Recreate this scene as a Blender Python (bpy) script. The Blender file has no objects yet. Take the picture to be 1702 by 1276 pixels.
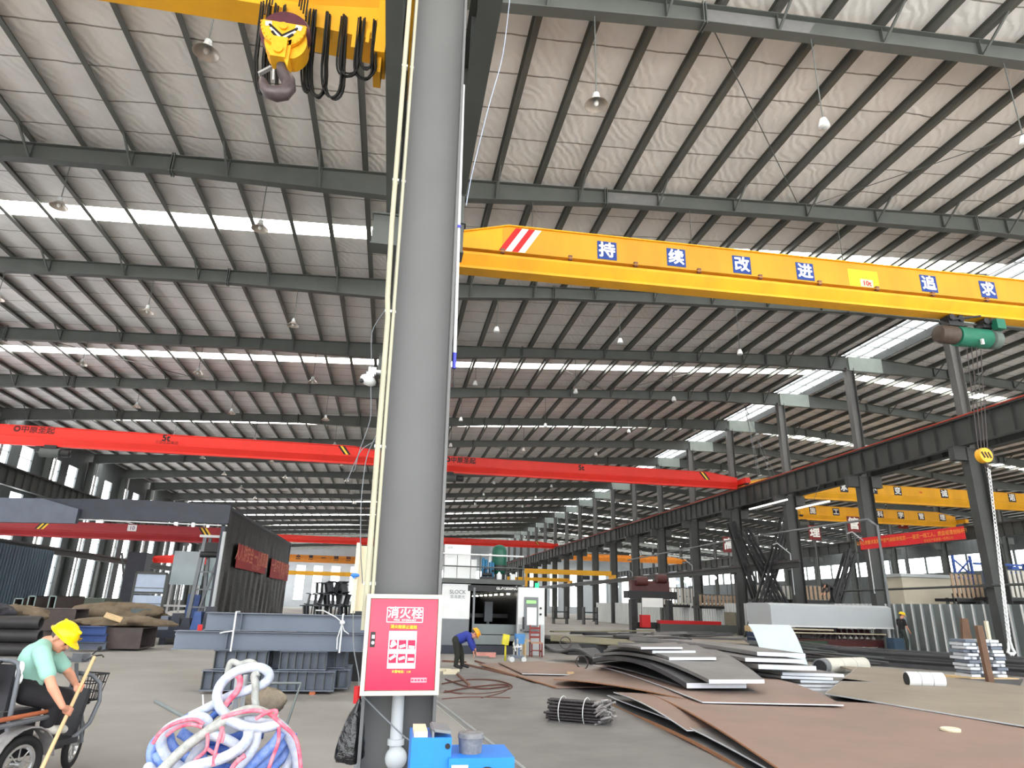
import bpy, bmesh, math, random
from mathutils import Vector, Matrix, Euler
S = bpy.context.scene
COL = S.collection
# ------------------------------------------------------------------ camera
FOC = 1100.0                      # focal length in pixels of the 1702 px wide frame
R = ((0.98423515, -0.07851654, 0.15848132),
     (-0.17513816, -0.30776705, 0.93520376),
     (0.02465363, 0.94821653, 0.31666639))   # world axes in camera axes (right, up, forward)
CAM = Vector((0, 0, 1.6))
cam = bpy.data.objects.new('camera', bpy.data.cameras.new('camera'))
COL.objects.link(cam)
cam.data.sensor_width = 36.0
cam.data.lens = FOC / 1702 * 36
cam.data.clip_start = 0.05
cam.data.clip_end = 500
cam.matrix_world = Matrix(((R[0][0], R[0][1], -R[0][2], 0), (R[1][0], R[1][1], -R[1][2], 0),
                           (R[2][0], R[2][1], -R[2][2], 1.6), (0, 0, 0, 1)))
S.camera = cam
# ------------------------------------------------------------------ daylight and exposure
W = bpy.data.worlds.new('sky'); S.world = W
W.use_nodes = True
bg = W.node_tree.nodes['Background']
bg.inputs['Color'].default_value = (0.93, 0.97, 1.0, 1)
bg.inputs['Strength'].default_value = 3.9
# sun on the added bounce yard behind the camera; the roof keeps it out of the hall
sun = bpy.data.objects.new('sun', bpy.data.lights.new('sun', 'SUN')); COL.objects.link(sun)
sun.data.energy = 27.0; sun.data.angle = 0.02; sun.data.color = (1, 0.985, 0.96)
sun.rotation_euler = (math.radians(-32), 0, 0)       # shines down and away from the hall
SKYLIGHT = 17.0
WINDOW = 6.0
S.view_settings.view_transform = 'Standard'
S.view_settings.look = 'None'
S.view_settings.gamma = 1.0
S.view_settings.use_curve_mapping = False
S.view_settings.exposure = 0.29
S.cycles.use_denoising = True
S.cycles.max_bounces = 10
S.cycles.diffuse_bounces = 6
S.cycles.sample_clamp_indirect = 6.0
S.cycles.caustics_reflective = False
S.cycles.caustics_refractive = False


def ray(x, y):
    c = (x - 851, 638 - y, FOC)
    return Vector([R[i][0] * c[0] + R[i][1] * c[1] + R[i][2] * c[2] for i in range(3)])


def gz(x, y, z=0.0):              # the place at height z seen at that point of the photograph
    d = ray(x, y); return CAM + d * ((z - 1.6) / d.z)


def gy(x, y, Y):                  # the place at depth Y
    d = ray(x, y); return CAM + d * (Y / d.y)


def gx(x, y, X):
    d = ray(x, y); return CAM + d * (X / d.x)


# ------------------------------------------------------------------ materials
MATS = {}


def mat(name, col, rough=0.6, metal=0.0, var=0.12, scale=3.0, col2=None, bump=0.0, bscale=40.0, emit=0.0, spec=0.4, coord='Object', stretch=None):
    if name in MATS: return MATS[name]
    m = bpy.data.materials.new(name); m.use_nodes = True
    nt = m.node_tree; b = nt.nodes['Principled BSDF']
    b.inputs['Roughness'].default_value = rough
    b.inputs['Metallic'].default_value = metal
    b.inputs['Specular IOR Level'].default_value = spec
    c = Vector(col)
    if col2 is None: a, z = c * (1 - var), c * (1 + var)
    else: a, z = c, Vector(col2)
    tc = nt.nodes.new('ShaderNodeTexCoord')
    src = tc.outputs[coord]
    if stretch:
        mp = nt.nodes.new('ShaderNodeMapping'); mp.inputs['Scale'].default_value = stretch
        nt.links.new(src, mp.inputs['Vector']); src = mp.outputs['Vector']
    no = nt.nodes.new('ShaderNodeTexNoise'); no.inputs['Scale'].default_value = scale; no.inputs['Detail'].default_value = 5
    no.inputs['Roughness'].default_value = 0.6
    nt.links.new(src, no.inputs['Vector'])
    rp = nt.nodes.new('ShaderNodeValToRGB')
    rp.color_ramp.elements[0].position = 0.32; rp.color_ramp.elements[1].position = 0.68
    rp.color_ramp.elements[0].color = (*a, 1); rp.color_ramp.elements[1].color = (*z, 1)
    nt.links.new(no.outputs['Fac'], rp.inputs['Fac'])
    nt.links.new(rp.outputs['Color'], b.inputs['Base Color'])
    if bump:
        n2 = nt.nodes.new('ShaderNodeTexNoise'); n2.inputs['Scale'].default_value = bscale; n2.inputs['Detail'].default_value = 4
        nt.links.new(src, n2.inputs['Vector'])
        bu = nt.nodes.new('ShaderNodeBump'); bu.inputs['Strength'].default_value = bump; bu.inputs['Distance'].default_value = 0.02
        nt.links.new(n2.outputs['Fac'], bu.inputs['Height']); nt.links.new(bu.outputs['Normal'], b.inputs['Normal'])
    if emit:
        b.inputs['Emission Color'].default_value = (*col, 1); b.inputs['Emission Strength'].default_value = emit
    MATS[name] = m
    return m


def srgb(r, g, b):
    f = lambda v: (v / 255 / 12.92) if v <= 10 else ((v / 255 + 0.055) / 1.055) ** 2.4
    return (f(r), f(g), f(b))


M = dict(
    steel=mat('dark_green_steel', srgb(84, 88, 86), 0.55, 0.0, 0.10, 1.5),
    steel_b=mat('blue_grey_steel', srgb(112, 120, 134), 0.5, 0.0, 0.08, 1.2),
    steel_n=mat('grey_column_paint', srgb(100, 100, 99), 0.5, 0.0, 0.06, 1.4, bump=0.08, bscale=6),
    steel_k=mat('deep_grey_steel', srgb(64, 66, 65), 0.55, 0.0, 0.14, 1.2),  # darker grey for runways, ridge-row lower shafts, a rail and racks
    purlin=mat('purlin_steel', srgb(88, 90, 86), 0.5, 0.1, 0.10, 1.0),
    rust=mat('brown_steel', srgb(120, 84, 70), 0.7, 0.0, 0.25, 4.0),
    black=mat('black_paint', srgb(38, 38, 40), 0.5, 0.0, 0.15, 6),
    rubber=mat('black_rubber', srgb(30, 30, 31), 0.7, 0.0, 0.2, 12),
    wire=mat('black_cable', srgb(22, 22, 22), 0.5),
    yellow=mat('crane_yellow', srgb(240, 176, 32), 0.5, 0.0, 0.0, 1.2, col2=srgb(222, 160, 36), stretch=(1, 1, 0.4)),
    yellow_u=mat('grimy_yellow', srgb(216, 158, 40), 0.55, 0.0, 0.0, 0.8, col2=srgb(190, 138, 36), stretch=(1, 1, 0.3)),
    yellow_d=mat('hook_yellow', srgb(236, 172, 36), 0.45, 0.0, 0.12, 14),
    red=mat('crane_red', srgb(226, 48, 36), 0.45, 0.0, 0.05, 1.0),
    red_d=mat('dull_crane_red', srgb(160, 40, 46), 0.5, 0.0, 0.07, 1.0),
    white=mat('white_paint', srgb(226, 228, 228), 0.5, 0.0, 0.04, 3),
    conduit=mat('conduit_cream', srgb(170, 166, 144), 0.5, 0.0, 0.08, 3),
    cream=mat('cream_paint', srgb(222, 212, 184), 0.5, 0.0, 0.05, 3),
    grey=mat('light_grey_paint', srgb(186, 190, 192), 0.5, 0.0, 0.04, 2),
    mid=mat('mid_grey_paint', srgb(120, 124, 128), 0.5, 0.0, 0.06, 3),
    blue_sign=mat('blue_sign', srgb(28, 62, 140), 0.5, 0.0, 0.06, 3),
    dark_sign=mat('dark_sign', srgb(26, 34, 52), 0.5, 0.0, 0.06, 3),
    sign_white=mat('sign_white', srgb(238, 238, 236), 0.5, 0, 0.02),
    sign_red=mat('sign_red', srgb(200, 32, 36), 0.5, 0, 0.06),
    sign_black=mat('sign_black', srgb(24, 20, 20), 0.5, 0, 0.02),
    sign_yellow=mat('sign_yellow', srgb(250, 206, 60), 0.5, 0, 0.02),
    banner=mat('banner_red', srgb(218, 34, 40), 0.6, 0, 0.06),
    chrome=mat('bright_metal', (0.6, 0.6, 0.6), 0.3, 0.9, 0.1, 8),
    iron=mat('dark_iron', srgb(74, 66, 66), 0.45, 0.3, 0.2, 10),
    galv=mat('galvanised_sheet', srgb(116, 123, 123), 0.42, 0.3, 0.22, 0.8, stretch=(1, 1, 0.3)),
    wood=mat('pale_wood', srgb(216, 186, 140), 0.6, 0, 0.12, 5, stretch=(1, 1, 0.2)),
    wood_r=mat('reddish_wood', srgb(170, 96, 64), 0.6, 0, 0.15, 6),
    skin=mat('skin', srgb(226, 160, 132), 0.55, 0, 0.05, 5),
    hair=mat('grey_hair', srgb(90, 84, 80), 0.8, 0, 0.2, 60),
    helmet=mat('yellow_helmet', srgb(250, 214, 6), 0.3, 0, 0.02, 3),
)


# ------------------------------------------------------------------ mesh building
class MB:
    def __init__(s): s.v = []; s.f = []; s.sm = []

    def add(s, vs, fs, smooth=False):
        n = len(s.v); s.v += [Vector(v) for v in vs]
        for f in fs: s.f.append(tuple(i + n for i in f)); s.sm.append(smooth)
        return s

    def box(s, c, d, rot=None):
        c = Vector(c); h = [x / 2 for x in d]
        vs = [Vector((x * h[0], y * h[1], z * h[2])) for x in (-1, 1) for y in (-1, 1) for z in (-1, 1)]
        if rot is not None:
            m = rot if isinstance(rot, Matrix) else Euler(rot).to_matrix()
            vs = [m @ v for v in vs]
        return s.add([v + c for v in vs], [(0, 1, 3, 2), (4, 6, 7, 5), (0, 4, 5, 1), (2, 3, 7, 6), (0, 2, 6, 4), (1, 5, 7, 3)])

    def bar(s, p, q, w, h, up=(0, 0, 1)):
        p, q = Vector(p), Vector(q); d = (q - p); L = d.length; d.normalize()
        u = Vector(up)
        if abs(d.dot(u)) > 0.98: u = Vector((1, 0, 0))
        r = d.cross(u).normalized(); u = r.cross(d).normalized()
        vs = [b + r * (x * w / 2) + u * (z * h / 2) for b in (p, q) for x, z in ((-1, -1), (1, -1), (1, 1), (-1, 1))]
        return s.add(vs, [(0, 3, 2, 1), (4, 5, 6, 7), (0, 1, 5, 4), (1, 2, 6, 5), (2, 3, 7, 6), (3, 0, 4, 7)])

    def tube(s, pts, r, seg=8, closed=False, cap=True):
        pts = [Vector(p) for p in pts]; n = len(pts)
        rs = r if isinstance(r, (list, tuple)) else [r] * n
        vs = []; prev = None
        for i, p in enumerate(pts):
            a = pts[(i - 1) % n] if (closed or i > 0) else p
            b = pts[(i + 1) % n] if (closed or i < n - 1) else p
            t = (b - a).normalized()
            if prev is None:
                u = Vector((0, 0, 1)) if abs(t.z) < 0.9 else Vector((1, 0, 0))
                u = (u - t * u.dot(t)).normalized()
            else:
                u = prev - t * prev.dot(t)
                u = u.normalized() if u.length > 1e-6 else Vector((1, 0, 0))
            prev = u; w = t.cross(u)
            vs += [p + (u * math.cos(2 * math.pi * k / seg) + w * math.sin(2 * math.pi * k / seg)) * rs[i] for k in range(seg)]
        fs = []
        for i in range(n if closed else n - 1):
            j = (i + 1) % n
            for k in range(seg):
                k2 = (k + 1) % seg
                fs.append((i * seg + k, i * seg + k2, j * seg + k2, j * seg + k))
        if cap and not closed:
            fs.append(tuple(range(seg - 1, -1, -1))); fs.append(tuple((n - 1) * seg + k for k in range(seg)))
        return s.add(vs, fs, True)

    def cyl(s, p, q, r, seg=16, r2=None):
        return s.tube([p, q], [r, r if r2 is None else r2], seg)

    def lathe(s, prof, c=(0, 0, 0), axis='Z', seg=24, cap=True):
        c = Vector(c); vs = []
        for r, h in prof:
            for k in range(seg):
                a = 2 * math.pi * k / seg; x, y = r * math.cos(a), r * math.sin(a)
                vs.append(c + Vector({'Z': (x, y, h), 'X': (h, x, y), 'Y': (x, h, y)}[axis]))
        fs = []
        for i in range(len(prof) - 1):
            for k in range(seg):
                k2 = (k + 1) % seg
                fs.append((i * seg + k, i * seg + k2, (i + 1) * seg + k2, (i + 1) * seg + k))
        if cap:
            fs.append(tuple(range(seg - 1, -1, -1))); fs.append(tuple((len(prof) - 1) * seg + k for k in range(seg)))
        return s.add(vs, fs, True)

    def prism(s, poly, axis, a, b):
        # poly: list of 2-d points in the plane normal to axis ('X': (y,z), 'Y': (x,z), 'Z': (x,y))
        f = {'X': lambda u, v, t: (t, u, v), 'Y': lambda u, v, t: (u, t, v), 'Z': lambda u, v, t: (u, v, t)}[axis]
        n = len(poly)
        vs = [f(u, v, a) for u, v in poly] + [f(u, v, b) for u, v in poly]
        fs = [tuple(range(n - 1, -1, -1)), tuple(range(n, 2 * n))] + [(i, (i + 1) % n, n + (i + 1) % n, n + i) for i in range(n)]
        return s.add(vs, fs)

    def ell(s, c, r, rot=None, seg=16, rings=10):
        c = Vector(c); r = (r, r, r) if isinstance(r, (int, float)) else r
        m = (rot if isinstance(rot, Matrix) else Euler(rot).to_matrix()) if rot is not None else Matrix.Identity(3)
        vs = [c + m @ Vector((0, 0, -r[2]))]
        for i in range(1, rings):
            t = -math.pi / 2 + math.pi * i / rings
            for k in range(seg):
                a = 2 * math.pi * k / seg
                vs.append(c + m @ Vector((r[0] * math.cos(t) * math.cos(a), r[1] * math.cos(t) * math.sin(a), r[2] * math.sin(t))))
        vs.append(c + m @ Vector((0, 0, r[2])))
        fs = [(0, 1 + (k + 1) % seg, 1 + k) for k in range(seg)]
        for i in range(rings - 2):
            for k in range(seg):
                k2 = (k + 1) % seg; o = 1 + i * seg
                fs.append((o + k, o + k2, o + seg + k2, o + seg + k))
        o = 1 + (rings - 2) * seg
        fs += [(o + k, o + (k + 1) % seg, len(vs) - 1) for k in range(seg)]
        return s.add(vs, fs, True)

    def limb(s, p, q, r1, r2, seg=12):     # tapered capsule
        p, q = Vector(p), Vector(q); d = (q - p).normalized(); pts = []; rs = []
        for k in range(5):
            a = math.pi / 2 * (1 - k / 4); pts.append(p - d * r1 * math.sin(a) * 0.999); rs.append(max(r1 * math.cos(a), 0.001))
        for k in range(1, 4):
            pts.append(p.lerp(q, k / 4)); rs.append(r1 + (r2 - r1) * k / 4)
        for k in range(5):
            a = math.pi / 2 * k / 4; pts.append(q + d * r2 * math.sin(a) * 0.999); rs.append(max(r2 * math.cos(a), 0.001))
        return s.tube(pts, rs, seg)

    def sheet(s, fn, nu, nv, t):           # thick curved sheet: fn(u, v) -> point, thickness t downwards
        top = [Vector(fn(i / nu, j / nv)) for i in range(nu + 1) for j in range(nv + 1)]
        bot = [p - Vector((0, 0, t)) for p in top]; N = len(top); w = nv + 1
        fs = []
        for i in range(nu):
            for j in range(nv):
                a = i * w + j
                fs.append((a, a + w, a + w + 1, a + 1)); fs.append((N + a, N + a + 1, N + a + w + 1, N + a + w))
        for i in range(nu):
            a = i * w; fs.append((a, N + a, N + a + w, a + w))
            a = i * w + nv; fs.append((a, a + w, N + a + w, N + a))
        for j in range(nv):
            a = j; fs.append((a, a + 1, N + a + 1, N + a))
            a = nu * w + j; fs.append((a, N + a, N + a + 1, a + 1))
        return s.add(top + bot, fs)

    def mesh(s, name, m, flip=True):
        me = bpy.data.meshes.new(name)
        me.from_pydata([tuple(v) for v in s.v], [], s.f)
        me.polygons.foreach_set('use_smooth', s.sm)
        bm = bmesh.new(); bm.from_mesh(me)
        bmesh.ops.recalc_face_normals(bm, faces=bm.faces)
        for e in bm.edges:
            if len(e.link_faces) == 2 and e.calc_face_angle(0) > 0.7: e.smooth = False
        bm.to_mesh(me); bm.free()
        if m is not None: me.materials.append(m)
        me.update()
        return me


def link(name, me, parent=None):
    o = bpy.data.objects.new(name, me); COL.objects.link(o)
    if parent is not None:
        o.parent = parent
        top = parent; inv = Matrix.Identity(4)
        if parent.type == 'EMPTY':
            inv = Matrix.Translation(-Vector(parent.location))
            if parent.get('_rot'): inv = Matrix.Identity(4)
        o.matrix_parent_inverse = inv
    return o


def tag(o, label=None, cat=None, group=None, kind=None):
    if label: o['label'] = label
    if cat: o['category'] = cat
    if group: o['group'] = group
    if kind: o['kind'] = kind
    return o


def thing(name, label, cat, loc=(0, 0, 0), group=None, rot=None):
    o = bpy.data.objects.new(name, None); COL.objects.link(o)
    o.empty_display_size = 0.1
    o.location = loc
    if rot is not None: o.rotation_euler = rot; o['_rot'] = 1   # its parts are then given in its own axes
    return tag(o, label, cat, group)


def part(name, mb, m, parent, label=None, mods=None):
    o = link(name, mb.mesh(name, m), parent)
    if label: o['label'] = label
    if mods: mods(o)
    return o


def solo(name, mb, m, label, cat, group=None, kind=None):
    return tag(link(name, mb.mesh(name, m)), label, cat, group, kind)


def struct(name, mb, m):
    o = link(name, mb.mesh(name, m)); o['kind'] = 'structure'; return o


def dup(root, loc, label=None, group=None, rotz=None):
    r = root.copy(); COL.objects.link(r); r.location = loc
    if rotz is not None: r.rotation_euler = (0, 0, rotz)
    if label: r['label'] = label
    if group: r['group'] = group
    for ch in list(root.children):
        c = ch.copy(); COL.objects.link(c); c.parent = r
        for g in ch.children:
            d = g.copy(); COL.objects.link(d); d.parent = c
    return r


def remesh(vox, smooth=2):
    def f(o):
        a = o.modifiers.new('r', 'REMESH'); a.mode = 'VOXEL'; a.voxel_size = vox; a.use_smooth_shade = True
        b = o.modifiers.new('s', 'SMOOTH'); b.iterations = smooth; b.factor = 0.5
    return f


def lettering(name, s, size, loc, xdir, updir, m, parent, bold=0.0, spacing=1.0, depth=0.002):
    """Flat letters as a mesh: centred on loc, running along xdir with updir upwards."""
    cu = bpy.data.curves.new('t', 'FONT'); cu.body = s; cu.size = size; cu.align_x = 'CENTER'; cu.align_y = 'CENTER'
    cu.space_character = spacing; cu.resolution_u = 3
    t = bpy.data.objects.new('t', cu); COL.objects.link(t)
    me = bpy.data.meshes.new_from_object(t.evaluated_get(bpy.context.evaluated_depsgraph_get()))
    bpy.data.objects.remove(t); bpy.data.curves.remove(cu)
    x = Vector(xdir).normalized(); u = Vector(updir); u = (u - x * u.dot(x)).normalized(); n = x.cross(u)
    mw = Matrix(((x.x, u.x, n.x, loc[0]), (x.y, u.y, n.y, loc[1]), (x.z, u.z, n.z, loc[2]), (0, 0, 0, 1)))
    me.transform(Matrix.Translation(n * depth) @ mw)
    if bold:                                     # heavier strokes: the same outline laid again, a little to each side
        bm = bmesh.new(); d = bold * size * 1.15
        for k, (a, b) in enumerate(((0, 0), (d, 0), (-d, 0), (0, d), (0, -d), (d * .7, d * .7), (-d * .7, -d * .7), (d * .7, -d * .7), (-d * .7, d * .7))):
            c = me.copy(); c.transform(Matrix.Translation(x * a + u * b + n * (k * depth * .02))); bm.from_mesh(c); bpy.data.meshes.remove(c)
        bm.to_mesh(me); bm.free()
    me.materials.clear(); me.materials.append(m)
    return link(name, me, parent)
# ------------------------------------------------------------------ the hall
NR = 23                                          # frames, 7 m apart
def FY(n): return 3.4 + 7 * n
XL, XM, XR, XF = -25.3, 0.1, 24.5, 73.0          # left wall, middle row, ridge row, far wall
def rt(x):                                       # underside of the purlins
    if x < 0: return 13.85 + 0.048 * x
    if x < 25.6: return 13.85 + 0.065 * x
    return 15.514 - 0.065 * (x - 25.6)
YB = 162.0
Y0 = -7.0

concrete = mat('concrete_floor', srgb(156, 153, 149), 0.75, 0, 0, 0.35, col2=srgb(136, 132, 127), bump=0.15, bscale=9)
struct('floor', MB().box((24, 77.4, -0.1), (104, 169.2, 0.2)), concrete)
struct('floor', MB().box((24, -47.2, -0.1), (200, 80, 0.2)), mat('bounce_yard_concrete', srgb(206, 202, 194), 0.8, 0, 0.05, 0.3))   # unseen bright yard, added to bounce daylight up to the ceiling


def quilt():
    m = bpy.data.materials.new('foil_quilt_lining'); m.use_nodes = True
    nt = m.node_tree; b = nt.nodes['Principled BSDF']; b.inputs['Roughness'].default_value = 0.55
    N = nt.nodes.new; Lk = nt.links.new
    tc = N('ShaderNodeTexCoord'); src = tc.outputs['Object']
    no = N('ShaderNodeTexNoise'); no.inputs['Scale'].default_value = 0.9; no.inputs['Detail'].default_value = 6
    Lk(src, no.inputs['Vector'])
    # seams across the hall about every 1.1 m, slightly wavy
    sp = N('ShaderNodeSeparateXYZ'); Lk(src, sp.inputs[0])
    w = N('ShaderNodeMath'); w.operation = 'MULTIPLY_ADD'; w.inputs[1].default_value = 0.22; Lk(no.outputs['Fac'], w.inputs[0]); Lk(sp.outputs['Y'], w.inputs[2])
    mo = N('ShaderNodeMath'); mo.operation = 'PINGPONG'; mo.inputs[1].default_value = 0.6; Lk(w.outputs[0], mo.inputs[0])
    lt = N('ShaderNodeMath'); lt.operation = 'LESS_THAN'; lt.inputs[1].default_value = 0.022; Lk(mo.outputs[0], lt.inputs[0])
    # diagonal stitching and wrinkles
    mp = N('ShaderNodeMapping'); mp.inputs['Rotation'].default_value = (0, 0, 0.6); Lk(src, mp.inputs['Vector'])
    wv = N('ShaderNodeTexWave'); wv.inputs['Scale'].default_value = 1.3; wv.inputs['Distortion'].default_value = 9; wv.inputs['Detail'].default_value = 3
    Lk(mp.outputs[0], wv.inputs['Vector'])
    n2 = N('ShaderNodeTexNoise'); n2.inputs['Scale'].default_value = 7; n2.inputs['Detail'].default_value = 5; Lk(src, n2.inputs['Vector'])
    ad = N('ShaderNodeMath'); ad.operation = 'ADD'; Lk(wv.outputs['Fac'], ad.inputs[0]); Lk(n2.outputs['Fac'], ad.inputs[1])
    a2 = N('ShaderNodeMath'); a2.operation = 'MULTIPLY_ADD'; a2.inputs[1].default_value = -3; Lk(lt.outputs[0], a2.inputs[0]); Lk(ad.outputs[0], a2.inputs[2])
    bu = N('ShaderNodeBump'); bu.inputs['Strength'].default_value = 0.3; bu.inputs['Distance'].default_value = 0.03
    Lk(a2.outputs[0], bu.inputs['Height']); Lk(bu.outputs[0], b.inputs['Normal'])
    rp = N('ShaderNodeValToRGB'); rp.color_ramp.elements[0].position = 0.3; rp.color_ramp.elements[1].position = 0.7
    rp.color_ramp.elements[0].color = (*srgb(222, 220, 219), 1); rp.color_ramp.elements[1].color = (*srgb(236, 234, 233), 1)
    Lk(no.outputs['Fac'], rp.inputs['Fac'])
    mx = N('ShaderNodeMix'); mx.data_type = 'RGBA'; Lk(lt.outputs[0], mx.inputs['Factor']); Lk(rp.outputs['Color'], mx.inputs['A'])
    mx.inputs['B'].default_value = (*srgb(138, 134, 130), 1)
    Lk(mx.outputs['Result'], b.inputs['Base Color'])
    return m


lining = quilt()
sky_m = mat('lit_skylight', (1.0, 0.985, 0.93), 0.5, emit=SKYLIGHT, var=0.0)
ridge_m = mat('lit_ridge_glazing', (0.97, 0.985, 1.0), 0.5, emit=2.0, var=0.0)
win_m = mat('lit_window', (0.97, 0.99, 1.0), 0.5, emit=WINDOW, var=0.0)
strips = [(20.75 + 13.5 * k, 21.6 + 13.5 * k) for k in range(-1, 11)]


def roof_panel(name, x0, x1, y0, y1, m, th=0.08, dz=0.2):
    mb = MB()
    mb.prism([(x0, rt(x0 + 1e-6) + dz), (x1, rt(x1 - 1e-6) + dz), (x1, rt(x1 - 1e-6) + dz + th), (x0, rt(x0 + 1e-6) + dz + th)], 'Y', y0, y1)
    return struct(name, mb, m)


for x0, x1 in ((-25.6, 0.0), (0.0, 24.3), (26.9, 74)):
    y = Y0
    for a, b in strips + [(YB, YB)]:
        roof_panel('ceiling', x0, x1, y, a, lining)
        if a < YB: roof_panel('skylight', x0 + 0.02, x1, a, b, sky_m, 0.03, 0.22)
        y = b
# ridge glazing, a panel per bay, with its kerbs and frame lines
for n in range(-1, NR):
    y0, y1 = max(Y0, FY(n) + 0.06), min(FY(n + 1) - 0.06, YB)
    struct('skylight', MB().box((25.6, (y0 + y1) / 2, 15.98), (2.5, y1 - y0, 0.04)), ridge_m)
struct('trim_1', MB().box((24.3, (Y0 + YB) / 2, 15.78), (0.06, YB - Y0, 0.5)), M['steel'])
struct('trim_2', MB().box((26.9, (Y0 + YB) / 2, 15.78), (0.06, YB - Y0, 0.5)), M['steel'])
for n in range(0, NR):
    mb = MB()
    for x in (25.1, 25.95): mb.box((x, FY(n) + 3.5, 15.86), (0.09, 7, 0.1))
    for k in range(5): mb.box((25.6, FY(n) + 0.7 + k * 1.4, 15.9), (2.5, 0.05, 0.05))
    solo('ridge_glazing_bar', mb, M['grey'], 'thin pale framing bars under the bright ridge glazing strip', 'roof bar', 'framing bars under the ridge glazing')

# walls
wall_m = mat('dark_wall_cladding', srgb(96, 102, 104), 0.65, 0, 0.12, 1.2, stretch=(1, 4, 0.2))
wall_b = mat('pale_end_wall', srgb(198, 206, 212), 0.6, 0, 0.05, 0.5)
wl = []
openings = []
for n in range(-1, NR):
    for a, b in ((0.95, 2.65), (3.95, 5.6)):
        for z0, z1 in ((1.2, 8.0), (9.55, 11.15)):
            openings.append((FY(n) + a, FY(n) + b, z0, z1))


def wall_with_holes(axis_x, y0, y1, z1, holes, th):
    mb = MB(); zs = sorted({0, z1} | {h[2] for h in holes} | {h[3] for h in holes})
    for za, zb in zip(zs[:-1], zs[1:]):
        hs = sorted((h[0], h[1]) for h in holes if h[2] <= za + 1e-6 and h[3] >= zb - 1e-6 and h[0] < y1 and h[1] > y0)
        y = y0
        for a, b in hs + [(y1, y1)]:
            if a > y + 1e-4: mb.box((axis_x, (y + a) / 2, (za + zb) / 2), (th, a - y, zb - za))
            y = max(y, b)
    return mb


struct('wall_left', wall_with_holes(XL - 0.15, Y0, YB, rt(XL) + 0.2, openings, 0.2), wall_m)
wi = 0
for y0, y1, z0, z1 in openings:
    if y1 < 20: continue
    wi += 1
    o = struct('window_%d' % wi, MB().box((XL - 0.2, (y0 + y1) / 2, (z0 + z1) / 2), (0.03, y1 - y0, z1 - z0)), win_m)
    mb = MB()
    k = int((z1 - z0) / 1.15)
    for i in range(1, k + 1): mb.box((XL - 0.13, (y0 + y1) / 2, z0 + (z1 - z0) * i / (k + 1)), (0.05, y1 - y0, 0.05))
    link('mullion', mb.mesh('mullion', M['mid']), o)

# right side wall: low masonry, a long band of windows, cladding above
mbh = []
for n in range(-1, NR):
    for a, b in ((0.35, 3.3), (3.6, 6.65)): mbh.append((FY(n) + a, FY(n) + b, 7.2, 9.3))
struct('wall_right', wall_with_holes(XF + 0.4, Y0, YB, rt(73.5) + 0.2, mbh, 0.2), wall_m)
for y0, y1, z0, z1 in mbh:
    if y1 < 34: continue
    wi += 1
    struct('window_%d' % wi, MB().box((XF + 0.45, (y0 + y1) / 2, (z0 + z1) / 2), (0.03, y1 - y0, z1 - z0)), win_m)
# end wall
bh = []
for x0 in (-21.0, -17.2, -13.3, -9.0, -4.0, 3.0, 7.5, 12.0, 16.0, 20.0, 28.0, 33.0, 38.0, 43.0, 50, 56, 62, 68):
    bh += [(x0, x0 + 1.9, 1.6, 9.0)]
mb = wall_with_holes(0, XL - 0.2, XF + 0.5, 12.6, bh, 0.2)
mb.v = [Vector((v.y, v.x + YB, v.z)) for v in mb.v]
mb.add([(XL, YB, 12.6), (XF, YB, 12.6), (XF, YB, rt(XF) + .2), (25.6, YB, 16.0), (XL, YB, rt(XL) + .2)], [(0, 1, 2, 3, 4)])
struct('wall_back', mb, wall_b)
for x0, x1, z0, z1 in bh:
    wi += 1
    struct('window_%d' % wi, MB().box(((x0 + x1) / 2, YB + 0.05, (z0 + z1) / 2), (x1 - x0, 0.03, z1 - z0)), win_m)

# white pipes running down the left wall between its windows
for n in range(4, 15):
    mb = MB().cyl((XL + 0.6, FY(n) + 0.4, 0.02), (XL + 0.6, FY(n) + 0.4, 12.3), 0.075, 10)
    mb.cyl((XL + 0.6, FY(n) + 0.4, 12.3), (XL + 2.2, FY(n) + 0.4, 12.36), 0.06, 8)
    solo('downpipe', mb, M['white'], 'white downpipe between tall bright windows of the long side wall', 'pipe', 'downpipes along the window wall')


# ------------------------------------------------------------------ roof frames and purlins
def ibeam_profile(fn_d, xs, yc, wf, tf, tw):
    mb = MB()
    for x0, x1 in zip(xs[:-1], xs[1:]):
        t0, t1 = rt(x0 + 1e-4), rt(x1 - 1e-4); b0, b1 = t0 - fn_d(x0), t1 - fn_d(x1)
        mb.prism([(x0, b0), (x1, b1), (x1, t1), (x0, t0)], 'Y', yc - tw / 2, yc + tw / 2)
        mb.prism([(x0, b0 - tf / 2), (x1, b1 - tf / 2), (x1, b1 + tf / 2), (x0, b0 + tf / 2)], 'Y', yc - wf / 2, yc + wf / 2)
        mb.prism([(x0, t0 - tf), (x1, t1 - tf), (x1, t1), (x0, t0)], 'Y', yc - wf / 2, yc + wf / 2)
    return mb


def lerp_table(tab):
    def f(x):
        for (a, p), (b, q) in zip(tab[:-1], tab[1:]):
            if x <= b: return p + (q - p) * max(0, (x - a)) / (b - a)
        return tab[-1][1]
    return f


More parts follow.
